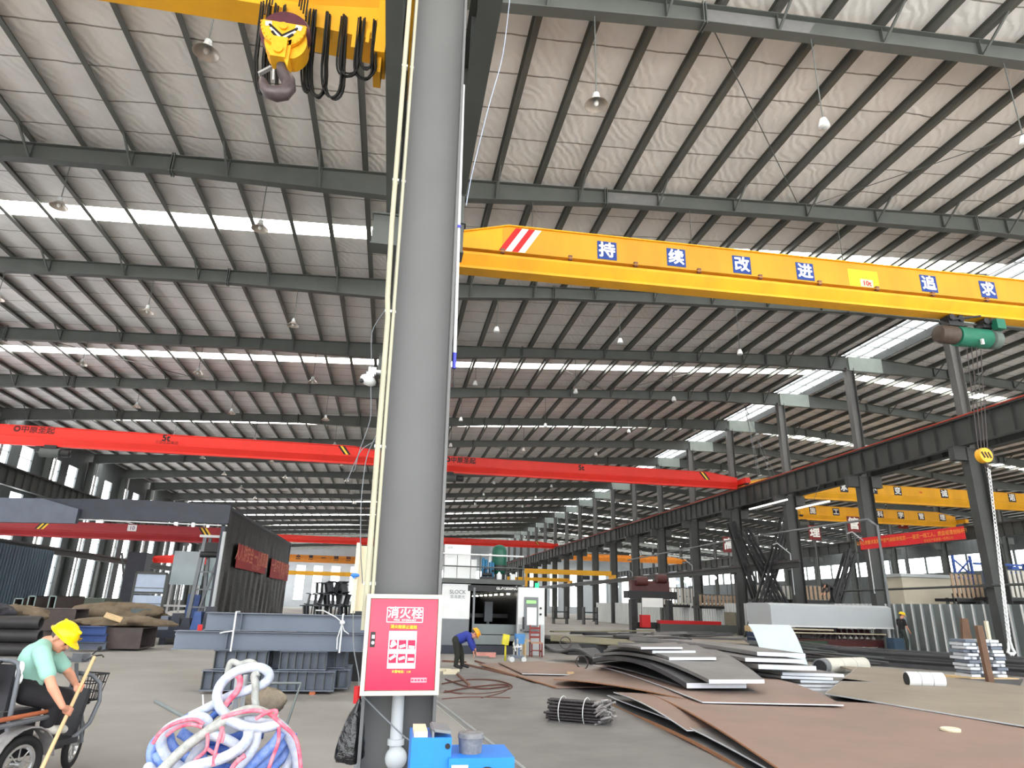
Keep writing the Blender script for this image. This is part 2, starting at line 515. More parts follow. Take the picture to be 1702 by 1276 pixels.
spans = [('left', [-25.0, -18, -11.5, -7, 0.0], lerp_table([(-25, .8), (-18, .56), (-11.5, .5), (-7, .52), (0, .82)]), (-18.0, -7.0)),
         ('mid', [0.0, 5.8, 12, 20, 24.5], lerp_table([(0, .72), (5.8, .5), (12, .5), (20, .6), (24.5, .84)]), (5.8, 19.5)),
         ('far', [26.7, 31, 37, 48, 54.1], lerp_table([(26.7, .84), (31, .5), (48, .5), (54.1, .8)]), (31.0, 48.0)),
         ('end', [54.3, 59, 64, 69, 72.9], lerp_table([(54.3, .8), (59, .5), (69, .5), (72.9, .7)]), (59.0, 69.0))]
px = [-1.65 - 1.28 * i for i in range(19)] + [-0.35] + [0.97 + 1.32 * i for i in range(18)] + [27.4 + 1.32 * i for i in range(35)]
for side, xs, fd, joints in spans:
    for n in range(0, NR):
        if side == 'far' and n < 2 or side == 'end' and n < 4: continue
        Y = FY(n)
        g = {'left': 'roof beams above the bay with the window wall', 'mid': 'roof beams above the bay with the yellow crane', 'far': 'roof beams beyond the ridge glazing', 'end': 'roof beams of the farthest bay'}[side]
        lb = {'left': 'dark steel roof beam sloping up from window wall to centre columns', 'mid': 'dark steel roof beam sloping up from centre columns to ridge glazing',
              'far': 'dark steel roof beam falling away beyond the ridge glazing',
              'end': 'dark steel roof beam of the farthest bay, low beyond the yellow cranes'}[side]
        t = thing('roof_girder', lb, 'roof girder', (xs[0], Y, rt(xs[0] + .001)), g)
        part('girder', ibeam_profile(fd, xs, Y, 0.26, 0.02, 0.02), M['steel'], t)
        if n <= 8:
            for x in joints:
                mb = MB(); h = fd(x) + 0.12
                mb.box((x - 0.03, Y, rt(x) - fd(x) / 2), (0.025, 0.28, h)).box((x + 0.03, Y, rt(x) - fd(x) / 2), (0.025, 0.28, h))
                part('splice_plate', mb, M['steel'], t)
        if side == 'mid' and n in (1, 2):
            a_, b_ = (5.9, 8.3) if n == 1 else (5.9, 7.6)
            part('repainted_web', MB().prism([(a_, rt(a_) - fd(a_) + .03), (b_, rt(b_) - fd(b_) + .03), (b_ + .25, rt(b_) - .03), (a_, rt(a_) - .03)], 'Y', Y - .016, Y - .0105), mat('repainted_grey', srgb(112, 112, 113), .6), t, 'lighter grey repainted stretch')
        if n <= 6 and side != 'end':
            for k, x in enumerate([p for p in px if xs[0] + 0.7 < p < xs[-1] - 0.3][1::2]):
                zb = rt(x) - fd(x)
                mb = MB().bar((x, Y - 0.1, zb + 0.04), (x, Y - 0.95, rt(x) + 0.05), 0.05, 0.05)
                mb.box((x, Y, (rt(x) + zb) / 2), (0.015, 0.2, fd(x)))
                part('fly_brace', mb, M['steel'], t)
for x in px:
    mb = MB(); z = rt(x)
    mb.prism([(x - 0.06, z), (x + 0.07, z), (x + 0.07, z + .016), (x - 0.045, z + .016), (x - 0.045, z + 0.185), (x - 0.13, z + .185), (x - .13, z + .2), (x - .06, z + .2)], 'Y', Y0, YB - 0.1)
    side = 'between the window wall and the centre columns' if x < 0 else 'between the centre columns and the ridge glazing' if x < 25 else 'beyond the ridge glazing'
    solo('roof_purlin', mb, M['purlin'], 'long dark roof purlin under the quilted lining ' + side, 'roof purlin', 'roof purlins ' + side)


# thin sag rods and wind bracing in the roof
def rod(p, q, r, label, grp):
    solo('brace_rod', MB().cyl(p, q, r, 6), M['steel'], label, 'brace rod', grp)


for n in (1, 4, 7, 10):
    for x0, x1 in ((6.0, 12.5), (19.5, 13), (-18, -11)):
        rod((x0, FY(n) + .15, rt(x0) - .06), (x1, FY(n + 1) - .15, rt(x1) - .06), 0.014, 'thin diagonal steel rod bracing the roof between two girders', 'diagonal roof rods')


# ------------------------------------------------------------------ columns and crane runways
def hcol(mb, x, y, z0, z1, dx, dy, tf=0.02, tw=0.014):
    mb.box((x, y, (z0 + z1) / 2), (dx - 2 * tf, tw, z1 - z0))
    for s in (-1, 1): mb.box((x + s * (dx - tf) / 2, y, (z0 + z1) / 2), (tf, dy, z1 - z0))
    return mb


def row_column(x, n, zc, side, label, group, upper=True, m='steel', d=0.75, ext=.62):
    Y = FY(n)
    t = thing('steel_column', label, 'column', (x, Y, 0), group)
    part('lower_shaft', hcol(MB(), x, Y, 0, zc, d, 0.4), M[m], t)
    part('base_plate', MB().box((x, Y, 0.02), (d + .16, 0.56, 0.04)), M[m], t)
    for s in side:
        ex = ext if s > 0 else .62
        xa, xb = sorted((x + s * (d / 2 - .01), x + s * (d / 2 + ex)))
        mb = MB().box(((xa + xb) / 2, Y, zc - 0.3), (xb - xa, .3, .56)).box(((xa + xb) / 2, Y, zc - 0.015), (xb - xa + .04, 0.4, 0.03)).box(((xa + xb) / 2, Y, zc - 0.59), (xb - xa + .03, 0.36, 0.03))
        part('corbel', mb, M[m], t)
    if upper:
        part('upper_shaft', hcol(MB(), x + 0.06, Y, zc, rt(x + .05) - 0.7, 0.46, 0.34), M['steel_n'] if x > 10 else M[m], t)  # upper shafts beyond the middle row paler: skylight brightness put into the colour
    return t


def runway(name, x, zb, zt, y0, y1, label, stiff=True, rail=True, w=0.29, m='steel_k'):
    t = thing(name, label, 'crane runway', (x, y0, zb))
    mb = MB(); h = zt - zb; L = y1 - y0; ym = (y0 + y1) / 2
    mb.box((x, ym, zb + 0.015), (w, L, 0.03)).box((x, ym, zt - 0.015), (w + .06, L, 0.03)).box((x, ym, (zb + zt) / 2), (0.02, L, h - .06))
    if stiff:
        y = y0 + 0.5
        while y < y1:
            mb.box((x, y, (zb + zt) / 2), (w * 0.9, 0.02, h - .06)); y += 1.0 if y < 70 else 2.0
    part('girder', mb, M[m], t)
    if rail: part('rail', MB().box((x, ym, zt + 0.05), (0.07, L, 0.1)), M['iron'], t)
    return t


# middle row (behind the big column in front)
for n in range(1, NR - 1):
    cl = row_column(XM, n, 8.0, (-1, 1), 'dark steel column in the centre row standing behind the big grey column', 'columns of the centre row', m='steel', d=0.5, ext=.45)
    part('runway_stool', MB().box((0.66, FY(n), 8.29), (0.26, 0.3, 0.58)).box((0.66, FY(n), 8.58), (.3, .3, .03)), M['steel'], cl)   # lifts the second runway up to its level
runway('crane_runway', -0.46, 8.0, 9.15, Y0, YB - 1, 'dark crane runway beside the big column, on the window wall side', w=.2, m='steel')
runway('crane_runway', 0.66, 8.6, 9.77, Y0, YB - 1, 'dark crane runway beside the big column, carrying the yellow crane end', m='steel')
# ridge row: two columns by the banner are told apart, the rest share a label
for n in range(1, NR - 1):
    if n == 3: lb, g = 'big dark column under the high runway where the red banner ends near the pillar of brackets', None
    elif n == 4: lb, g = 'dark column at the banner end farther from the camera, behind the grey hood machine', None
    else: lb, g = 'dark steel column of the ridge row under the high crane runway', 'columns of the ridge row'
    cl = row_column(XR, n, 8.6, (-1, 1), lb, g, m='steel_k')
    mb = MB().prism([(24.55, rt(24.4) - .84), (26.65, 15.44 - .84), (26.65, 15.44), (24.55, rt(24.4) - .02)], 'Y', FY(n) - .14, FY(n) + .14)
    part('ridge_stub', mb, mat('skylit_stub_green', srgb(146, 156, 150), .5, 0, .06), cl, 'stub girder coloured pale for the skylight on it')  # skylight falling on the stub is put into its paler colour
t = runway('crane_runway', 23.95, 8.6, 9.77, 8, YB - 1, 'deep dark crane runway with ribbed web and red top line on the ridge columns')
part('conductor_rail', MB().box((23.75, 85, 9.83), (0.06, 152, 0.05)), mat('conductor_red', srgb(176, 64, 44), 0.6), t, 'thin red power rail')
runway('crane_runway', 25.15, 8.6, 9.77, 16, YB - 1, 'dark crane runway on the far side of the ridge columns')
# window wall row
for n in range(3, NR - 1):
    row_column(XL + 0.25, n, 8.0, (1,), 'dark column against the window wall carrying the crane runway', 'columns of the window wall', d=0.5)
runway('crane_runway', -24.4, 8.0, 9.15, 16, YB - 1, 'dark ribbed crane runway along the window wall')
# far wall row
for n in range(4, NR - 1):
    row_column(54.2, n, 8.5, (-1, 1), 'dark column of the far row seen beyond the sheet metal fence', 'columns of the far row', d=0.6)
runway('crane_runway', 53.5, 8.5, 9.65, 24, YB - 1, 'dark ribbed crane runway of the far row below the yellow cranes')
# ------------------------------------------------------------------ the big column in front, and what hangs on it
CX, CY = 0.118, 4.2
tilt = Matrix.Rotation(-0.0125, 4, 'Y')
col_t = thing('steel_column', 'big mid grey steel column in front, wearing the red hydrant cabinet', 'column', (CX, CY, 0), rot=(0, -0.0125, 0))
mb = MB(); mb.box((0, 0, 4.1), (0.372, 0.014, 8.2))
part('web', mb, M['steel_n'], col_t)
for s in (-1, 1):
    part('flange', MB().box((s * 0.195, 0, 4.1), (0.018, 0.3, 8.2)), M['steel_n'], col_t)
part('base_plate', MB().box((0, 0, 0.02), (0.62, 0.5, 0.04)), M['steel_n'], col_t)
def near(x, y, z):                       # a point given in the column's own axes
    return Vector((CX, CY, 0)) + (tilt @ Vector((x, y, z)))
# cream conduits on its flange edge
for k, (dx, r, z0, z1) in enumerate(((-0.222, 0.017, 1.45, 8.0), (-0.188, 0.011, 1.2, 8.0))):
    t = thing('conduit', ('thick cream conduit pipe running up the edge of the big grey column', 'thin cream conduit pipe beside the thicker one on the big grey column')[k], 'pipe', near(dx, -0.165 - k * .004, z0))
    y = -0.168
    pts = [near(dx, y, z0), near(dx, y, 3.35), near(dx - .012 * (1 - k), y, 3.5), near(dx - (.022 if k == 0 else 0), y, 4.05), near(dx - .022 * (1 - k), y, z1)]
    part('pipe', MB().tube(pts, r, 10), M['conduit'], t)
    for z in (1.7, 2.5, 3.4, 4.4, 5.4):
        p = near(dx - (.02 * (1 - k) if z > 3.5 else 0), y, z)
        part('clip', MB().box(p + Vector((0, 0.012, 0)), (2.6 * r, 2.4 * r, 0.018)), M['grey'], t)
# white strip light tube on its other edge
t = thing('tube_light', 'thin white tube light strapped upright to the edge of the big column', 'light tube', near(.222, -.1, 3.1))
part('tube', MB().tube([near(.226, -.1, 3.16), near(.205, -.1, 5.36)], 0.0125, 10), M['white'], t)
part('end_cap', MB().tube([near(.226, -.1, 3.06), near(.226, -.1, 3.17)], 0.0135, 10), mat('blue_tape', srgb(70, 72, 180), 0.5), t, 'blue taped end')
part('strap', MB().box(near(.214, -.1, 4.12), (0.034, 0.034, 0.02)), mat('blue_tape', (0, 0, 0)), t)
part('wire', MB().tube([near(.226, -.1, 3.06), near(.222, -.1, 3.0), near(.228, -.1, 2.93)], 0.003, 6), M['wire'], t)
# camera
p0 = near(-.3, -.02, 2.98)
t = thing('security_camera', 'small white security camera on a bracket beside the big grey column', 'camera', p0)
part('bracket', MB().bar(p0 + Vector((.02, 0, .05)), p0 + Vector((.1, 0, .05)), .02, .02).box(p0 + Vector((.0, 0, .05)), (.05, .03, .05)), M['white'], t)
part('body', MB().ell(p0 + Vector((-.02, -.02, -.02)), (.055, .045, .032), (0, .35, .5)).box(p0 + Vector((-.01, -.01, .02)), (.05, .04, .03)), M['white'], t)
part('lens', MB().ell(p0 + Vector((-.06, -.04, -.032)), (.016, .016, .016)), M['black'], t)
# loose wires
def wire(pts, r, m, label, grp=None):
    q = []
    for a, b in zip(pts[:-1], pts[1:]):
        a, b = Vector(a), Vector(b)
        for k in range(6): q.append(a.lerp(b, k / 6))
    q.append(Vector(pts[-1]))
    for _ in range(3): q = [q[0]] + [(q[i - 1] + q[i] * 2 + q[i + 1]) / 4 for i in range(1, len(q) - 1)] + [q[-1]]
    solo('wire', MB().tube(q, r, 6), m, label, 'wire', grp)
wire([near(-.24, -.1, 3.45), near(-.33, -.05, 3.3), near(-.3, -.03, 3.0)], .003, M['mid'], 'thin wire looping from the conduit down to the security camera')
wire([near(-.3, -.03, 2.92), near(-.28, -.05, 2.7), near(-.34, 0, 2.5), near(-.36, .02, 2.38)], .003, M['mid'], 'thin wire dangling just under the white security camera')
wire([near(-.24, -.1, 2.55), near(-.33, -.06, 2.5), near(-.4, 0, 2.3)], .003, M['mid'], 'loose wire end sticking out of the conduit above the red crane tip')
wire([near(-.23, -.12, 2.6), near(-.29, -.1, 2.45), near(-.3, -.1, 2.2), near(-.28, -.1, 1.9), near(-.25, -.12, 1.7)], .003, M['mid'], 'long thin wire hanging beside the conduit from camera height')
wire([(0.72, 5.0, 8.62), (0.74, 5.0, 7.6), (0.68, 5.0, 6.6), (.56, 5.0, 6.0), (.43, 5.0, 5.2), (.4, 5, 4.9)], .004, mat('pale_blue_wire', srgb(176, 188, 212), .5), 'pale blue wire hanging from the roof beside the big column')

# ------------------------------------------------------------------ hydrant cabinet
yF = -0.30
def cab(x, z, y=yF): return near(x, y, z)
cb = thing('hydrant_cabinet', 'red fire hydrant cabinet with white frame fixed to the big grey column', 'hydrant cabinet', near(0, -.16, 1.13))
x0, x1, z0, z1 = -0.213, 0.201, 1.132, 1.642
red_g = mat('hydrant_red', srgb(226, 22, 70), 0.16, 0, 0.03, 3, spec=0.5)
crm = mat('cabinet_frame_white', srgb(190, 184, 171), .45, 0, .04, 6)
mb = MB().box(near((x0 + x1) / 2, -.222, (z0 + z1) / 2), (x1 - x0, .13, z1 - z0), (0, -.0125, 0))
part('box', mb, crm, cb)
mb = MB(); b = 0.022; R3 = (0, -.0125, 0)
mb.box(cab((x0 + x1) / 2, z1 - b / 2), (x1 - x0, .03, b), R3).box(cab((x0 + x1) / 2, z0 + b / 2), (x1 - x0, .03, b), R3)
mb.box(cab(x0 + b / 2, (z0 + z1) / 2), (b, .03, z1 - z0 - 2 * b), R3).box(cab(x1 - b / 2, (z0 + z1) / 2), (b, .03, z1 - z0 - 2 * b), R3)
part('frame', mb, crm, cb)
door = part('door', MB().box(cab((x0 + x1) / 2, (z0 + z1) / 2, -.293), (x1 - x0 - 2 * b - .006, .018, z1 - z0 - 2 * b - .006), R3), red_g, cb, 'glossy red door')
yD = -0.3025
def onD(x, z): return near(x, yD, z)
XD, UD = (1, 0, -.0125), (.0125, 0, 1)
mb = MB()
sx0, sx1, sz0, sz1 = -.098, .096, 1.497, 1.573
for a in ((sx0, sz0, sx1, sz0), (sx0, sz1, sx1, sz1), (sx0, sz0, sx0, sz1), (sx1, sz0, sx1, sz1)):
    mb.bar(onD(a[0], a[1]), onD(a[2], a[3]), .004, .002, (0, 1, 0))
part('sign_border', mb, M['sign_white'], door)
lettering('lettering', '消火栓', .062, onD(0, 1.541), XD, UD, M['sign_white'], door, bold=.018, spacing=1.08)
lettering('lettering', 'FIRE  HYDRANT', .014, onD(0, 1.507), XD, UD, M['sign_white'], door, bold=.02, spacing=1.25)
part('notice_band', MB().box(onD(-.004, 1.4715), (.15, .002, .022), R3), mat('orange_red', srgb(238, 60, 30), .4), door)
lettering('lettering', '消火栓禁止遮挡', .0205, near(-.004, yD - .0015, 1.4715), XD, UD, M['sign_yellow'], door, bold=.02)
part('notice', MB().box(onD(-.006, 1.357), (.15, .002, .188), R3), M['sign_white'], door, 'white instruction notice with six small pictures')
lettering('lettering', '消火栓的使用方法', .0135, near(-.006, yD - .0015, 1.434), XD, UD, mat('grey_print', srgb(130, 90, 130), .5), door)
mw = MB(); mg = MB()
for i in range(3):
    for j in range(2):
        mb = MB()
        cx, cz = -.055 + i * .049, 1.383 - j * .07
        mb.box(near(cx, yD - .0015, cz), (.041, .001, .046), R3)
        part('picture', mb, mat('picture_red', srgb(206, 26, 70), .5), door)
        mw.bar(near(cx - .015, yD - .003, cz - .012 + .008 * j), near(cx + .016, yD - .003, cz + .006 - .01 * i + .01 * j), .014, .001, (0, 1, 0))
        mg.box(near(cx, yD - .0015, cz - .031), (.036, .001, .004), R3)
mw.ell(near(-.055, yD - .003, 1.388), (.013, .0008, .016))
part('picture_hands', mw, M['sign_white'], door)
part('picture_caption', mg, mat('caption_blue', srgb(170, 180, 220), .5), door)
lettering('lettering', '火警电话：119', .0155, onD(-.004, 1.2465), XD, UD, M['sign_yellow'], door, bold=.02)
part('maker_label', MB().box(onD(.092, 1.205), (.085, .002, .024), R3), mat('pink_label', srgb(240, 150, 160), .5), door)
mb = MB()
for k in range(5): mb.box(near(.058 + k * .017, yD - .0015, 1.205), (.011, .001, .008), R3)
part('maker_print', mb, mat('picture_red', (0, 0, 0)), door)
part('lock', MB().box(onD(-.166, 1.408), (.026, .008, .078), R3), M['black'], door)
part('latch', MB().box(near(-.164, yD - .006, 1.422), (.015, .008, .018), R3).cyl(near(-.164, yD - .002, 1.392), near(-.164, yD - .012, 1.392), .0085, 12), M['chrome'], door)
# red fitting, riser pipe with valve
solo('riser_pipe', MB().tube([near(-.005, -.09, .5), near(-.005, -.09, 1.134)], .034, 16).tube([near(-.005, -.09, .86), near(-.005, -.09, .89)], .046, 16).ell(near(.0, -.12, .8), (.06, .05, .06)).tube([near(-.005, -.09, 0), near(-.005, -.09, .75)], .036, 16),
     M['grey'], 'pale grey water pipe with valve rising in the big column to the red cabinet', 'pipe')
wire([near(-.2, -.2, 1.12), near(-.1, -.2, 1.03), near(.03, -.2, .92), near(.1, -.22, .88)], .004, M['mid'], 'grey cable slanting across the big column below the red cabinet')
wire([(-.26, 5.535, 1.53), near(-.31, .75, 1.3), near(-.25, .6, 1.13), near(-.24, .6, 1.0)], .004, M['mid'], 'thin grey cable hanging from the cream cabinet behind the column')
solo('red_fitting', MB().cyl(near(-.235, .05, 1.05), near(-.235, .05, 1.14), .022, 12).cyl(near(-.235, .05, 1.12), near(-.21, .05, 1.12), .012), M['sign_red'], 'small red pipe fitting peeping out behind the hydrant cabinet', 'pipe fitting')
# cream cabinet behind the column
t = thing('electrical_cabinet', 'tall cream electrical cabinet behind the big column, its door ajar', 'cabinet', (-.17, 5.62, 1.52))
part('body', MB().box((-.13, 5.7, 1.775), (.24, .14, .5)), M['cream'], t)
part('door', MB().box((-.265, 5.6, 1.775), (.03, .16, .53)), M['cream'], t)
part('clip', MB().ell((-.27, 5.5, 1.79), (.035, .02, .016)).box((-.28, 5.5, 1.785), (.02, .02, .04)), mat('blue_clip', srgb(60, 130, 220), .4), t, 'bright blue plastic clip')
part('post', MB().box((-.13, 5.79, 1.02), (.05, .05, 2.04)), M['mid'], t)
# black bag
def bagf(vx, vz, c):
    mb = MB(); n, m = 14, 18; rnd = random.Random(4)
    ph = [rnd.uniform(0, 6.28) for _ in range(6)]
    prof = [(.012, 1.07), (.02, 1.05), (.045, 1.0), (.062, .94), (.073, .88), (.085, .82), (.09, .78), (.08, .76), (.02, .755)]
    vs = []
    for r, z in prof:
        for k in range(m):
            a = 2 * math.pi * k / m; q = r * (1 + .12 * math.sin(5 * a + ph[0] + z * 9) + .07 * math.sin(9 * a + ph[1] - z * 20))
            vs.append(c + Vector((q * math.cos(a) * .95 - .05 * (1.07 - z) * 2, q * math.sin(a) * .7, z + .008 * math.sin(3 * a + ph[2]))))
    fs = [(i * m + k, i * m + (k + 1) % m, (i + 1) * m + (k + 1) % m, (i + 1) * m + k) for i in range(len(prof) - 1) for k in range(m)]
    fs += [tuple(range(m - 1, -1, -1)), tuple((len(prof) - 1) * m + k for k in range(m))]
    return mb.add(vs, fs, True)
t = thing('rubbish_bag', 'shiny black plastic rubbish bag tied to the side of the big column', 'bag', (-.13, 4.25, .755))
part('bag', bagf(0, 0, Vector((-.112, 4.22, 0))), mat('black_plastic', srgb(22, 22, 24), 0.14, 0, .1, 9, bump=.6, bscale=26, spec=.6), t)
part('tie', MB().tube([(-.112, 4.22, 1.05), (-.09, 4.2, 1.09), (-.08, 4.2, 1.115)], .006, 6), M['rubber'], t)

# ------------------------------------------------------------------ overhead cranes
def loft(mb, secs):
    n = len(secs[0]); vs = [p for s in secs for p in s]
    fs = [tuple(range(n - 1, -1, -1)), tuple((len(secs) - 1) * n + k for k in range(n))]
    for i in range(len(secs) - 1):
        for k in range(n):
            fs.append((i * n + k, i * n + (k + 1) % n, (i + 1) * n + (k + 1) % n, (i + 1) * n + k))
    return mb.add(vs, fs)
def crane(Y, x0, x1, zb, h, m, label, stripes, zr, taper=1.9, ledge=.62, group=None, slope=0.0):
    t = thing('overhead_crane', label, 'overhead crane', ((x0 + x1) / 2, Y, zb), group)
    trucks = [a for a in (x0, x1) if abs(a) < 1.2 or abs(a) > 22]
    if x0 in trucks: x0 += .19
    if x1 in trucks: x1 -= .19
    zb = max(zb, 0)
    k = h / 1.5; e = ledge * h
    def sec(x, top, dz=0):
        top = max(top, e + .12 * k)
        half = [(.30 * k, top), (.30 * k, top - .03), (.23 * k, top - .03), (.23 * k, e), (.33 * k, e - .05 * k), (.33 * k, e - .12 * k), (.13 * k, .16 * k), (.13 * k, .06 * k), (.17 * k, .06 * k), (.17 * k, 0)]
        zz = zb + slope * (x - x0)
        return [Vector((x, Y - a, zz + b)) for a, b in half] + [Vector((x, Y + a, zz + b)) for a, b in reversed(half)]
    mb = loft(MB(), [sec(x0, h * .72), sec(x0 + taper, h), sec(x1 - taper, h), sec(x1, h * .72)])
    part('girder', mb, m, t)
    if trucks:
        for x in trucks:
            tr = part('end_truck', MB().box((x, Y, zr + .36), (.36, 2.6, .36)), m, t)
            for s in (-1, 1): part('wheel', MB().cyl((x - .1, Y + s * 1.1, zr + .175), (x + .1, Y + s * 1.1, zr + .175), .17, 14), M['iron'], tr)
    for xs, cols, dirn in stripes:
        for q, c in enumerate(cols):
            w = .19 * k; xa = xs + q * w
            dx = dirn * .55 * k; yy = Y - .23 * k - .004
            mb = MB().prism([(xa, zb + slope * (xa - x0) + e + .02), (xa + w, zb + slope * (xa - x0) + e + .02), (xa + w + dx, zb + slope * (xa - x0) + h - .04), (xa + dx, zb + slope * (xa - x0) + h - .04)], 'Y', yy - .004, yy + .004)
            part('hazard_stripe', mb, c, t)
    return t
SR, SW = M['sign_red'], M['sign_white']; SB, SY = M['sign_black'], M['sign_yellow']
def plate(t, x, z, y, s, ch, bgm, fgm, bold=.028, sx=None):
    p = part('sign_plate', MB().box((x, y - .004, z), (sx or s, .008, s)), bgm, t)
    lettering('lettering', ch, s * .86, (x, y - .009, z - .01), (1, 0, 0), (0, 0, 1), fgm, p, bold=bold)
# the yellow crane with the blue signs
YY = 15.3; slp = 0.013
yc = crane(YY, .66, 23.95, 9.71, 1.37, M['yellow'], 'yellow overhead crane girder with white characters on blue plates', [(2.05, (SR, SW, SR, SW), 1)], 9.77, ledge=.36, taper=1.5, slope=slp)
yf = YY - .213
def yz(x): return slp * (x - 1.0)
e_ = .36 * 1.37
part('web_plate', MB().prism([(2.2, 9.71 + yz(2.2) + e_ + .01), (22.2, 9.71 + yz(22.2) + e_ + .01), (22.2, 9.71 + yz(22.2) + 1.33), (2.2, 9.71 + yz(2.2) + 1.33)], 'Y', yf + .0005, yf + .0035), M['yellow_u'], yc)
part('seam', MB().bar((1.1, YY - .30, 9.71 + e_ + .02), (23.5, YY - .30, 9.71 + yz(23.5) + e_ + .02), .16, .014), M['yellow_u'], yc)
part('flange', MB().bar((1.1, YY - .20, 9.74), (23.5, YY - .20, 9.74 + yz(23.5)), .12, .05), M['yellow'], yc)
for x, z, ch in ((5.05, 10.77, '持'), (7.02, 10.8, '续'), (8.95, 10.81, '改'), (10.88, 10.83, '进'), (14.85, 10.9, '追'), (16.85, 10.93, '求'), (18.8, 10.95, '卓'), (20.75, 10.98, '越')):
    plate(yc, x, z - .08, yf, .54, ch, M['blue_sign'], M['sign_white'])
plate(yc, 12.8, 10.6, yf, .24, '10t', mat('pale_label', srgb(240, 196, 176), .5), M['sign_red'], sx=.4)
part('patch_plate', MB().box((12.72, yf - .001, 10.7), (.95, .004, .62)), mat('bright_yellow', srgb(246, 190, 40), .5), yc)
for k in range(12):
    x = 2.2 + 1.8 * k
    part('cable_clip', MB().box((x, YY - .33, 10.22 + yz(x) + .02), (.1, .09, .12)), M['rust'], yc)
part('buffer', MB().cyl((0.98, YY - .5, 10.75), (1.2, YY - .5, 10.75), .07, 12), M['black'], yc)
# its hoist
def hoist(x, y, z, k, label, drop=None, m=None):
    t = thing('electric_hoist', label, 'electric hoist', (x, y, z))
    g = m or mat('hoist_green', srgb(36, 110, 88), .5, 0, .15, 4)
    part('drum', MB().lathe([(.05, -.55), (.29, -.52), (.29, .5), (.24, .56), (.05, .57)], (x, y, z), 'X', 20), g, t)
    part('motor', MB().lathe([(.08, -1.15), (.24, -1.1), (.27, -.95), (.27, -.56), (.2, -.54)], (x, y, z + .02), 'X', 20), mat('hoist_motor', srgb(74, 62, 54), .6, 0, .2, 8), t)
    part('gearbox', MB().lathe([(.2, .56), (.28, .62), (.27, .85), (.1, .95)], (x, y, z), 'X', 20), mat('hoist_cover', srgb(92, 104, 98), .5), t)
    mb = MB().box((x - .55, y, z + .42), (.5, .3, .3)).box((x + .55, y, z + .42), (.36, .26, .2)).bar((x - .75, y - .2, z + .42), (x + .25, y - .2, z + .62), .05, .05)
    for a in (-.7, -.4, .45, .65): mb.cyl((x + a, y - .2, z + .5), (x + a, y + .2, z + .5), .1, 10)
    part('trolley', mb, M['black'], t)
    part('control_box', MB().box((x + .75, y - .25, z + .38), (.28, .2, .3)), g, t)
    part('limit_switch', MB().box((x + .02, y - .3, z - .24), (.07, .06, .16)), M['white'], t)
    return t
hx, hy, hz = 16.1, YY - .05, 9.3
hoist(hx, hy, hz, 1, 'green and brown electric hoist hanging under the yellow crane girder')
hb = gy(1635, 757, hy); hk = gy(1681, 1084, hy)
t = thing('hook_block', 'striped yellow hook block hanging from the green electric hoist', 'hook block', hb)
part('sheave_case', MB().lathe([(.05, -.1), (.2, -.09), (.21, 0), (.2, .09), (.05, .1)], hb, 'Y', 24), M['yellow_d'], t)
mb = MB()
for a in (-.1, 0, .1): mb.bar(hb + Vector((a - .05, -.105, .08)), hb + Vector((a + .03, -.105, -.08)), .045, .01, (0, 1, 0))
part('hazard_stripe', mb, SB, t)
part('hook', MB().tube([hb + Vector((0, 0, -.16)), hb + Vector((.05, 0, -.3)), hb + Vector((.1, 0, -.36)), hb + Vector((.16, 0, -.3))], [.05, .045, .04, .02], 10), M['iron'], t)
mb = MB()
for a in (-.14, -.04, .06, .15): mb.cyl((hx + a * 1.6, hy, hz - .28), hb + Vector((a, 0, .12)), .012, 6)
part('wire_rope', mb, M['iron'], t)
t = thing('lifting_chain', 'long pale lifting chain with hook hanging in front of the sheet fence', 'chain', hk)
mb = MB(); top = hb + Vector((.08, 0, -.3)); L = (hk - top).length; nl = 46
for s in (-1, 1):
    for k in range(nl):
        c = top.lerp(hk + Vector((0, 0, .2)), (k + .5) / nl) + Vector((s * (.012 + .02 * min(1, k / 30)), s * .02, 0)); r = L / nl * .62
        w = r * .55; a = (0, 1) if k % 2 else (1, 0)
        mb.tube([c + Vector((a[0] * w * math.cos(q), a[1] * w * math.cos(q), r * math.sin(q))) for q in [i * math.pi / 4 for i in range(8)]], .009 if k < 16 else .013, 5, True)
part('chain_links', mb, M['white'], t)
mb = MB()
for s in (-1, 1):
    mb.tube([hk + Vector((s * .04, 0, .22)), hk + Vector((s * .05, 0, .1)), hk + Vector((s * .1, 0, 0)), hk + Vector((s * .03, 0, -.06)), hk + Vector((-s * .03, 0, 0))], [.025, .03, .035, .03, .015], 8)
part('hook', mb, M['white'], t)

# the red cranes
lt = M['sign_black']
rc = crane(39.0, -24.4, -.46, 9.12, 1.05, M['red'], 'bright red crane girder with black 5t mark, above the dark booth', [(-22.85, (SB, SY, SB), 1), (-3.2, (SB, SY, SB), -1)], 9.25, taper=2.0, ledge=.48)
lettering('lettering', '5t', .5, (-12.9, 38.83, 9.95), (1, 0, 0), (0, 0, 1), lt, rc, bold=.03)
lettering('lettering', '◎中原圣起', .42, (-19.6, 38.83, 9.95), (1, 0, 0), (0, 0, 1), mat('dark_red_print', srgb(90, 16, 16), .5), rc, bold=.02)
lettering('lettering', '中原圣起集团', .2, (-12.8, 38.76, 9.68), (1, 0, 0), (0, 0, 1), mat('dark_red_print', (0, 0, 0)), rc)
rc = crane(43.5, 0.66, 23.95, 9.78, 1.1, M['red'], 'bright red crane girder with black 5t mark, right of the big column', [(21.3, (SB, SY, SB), -1)], 9.87, taper=2.2, ledge=.48)
lettering('lettering', '5t', .5, (12.3, 43.31, 10.62), (1, 0, 0), (0, 0, 1), lt, rc, bold=.03)
lettering('lettering', '◎中原圣起', .42, (4.0, 43.31, 10.62), (1, 0, 0), (0, 0, 1), lt, rc, bold=.02)
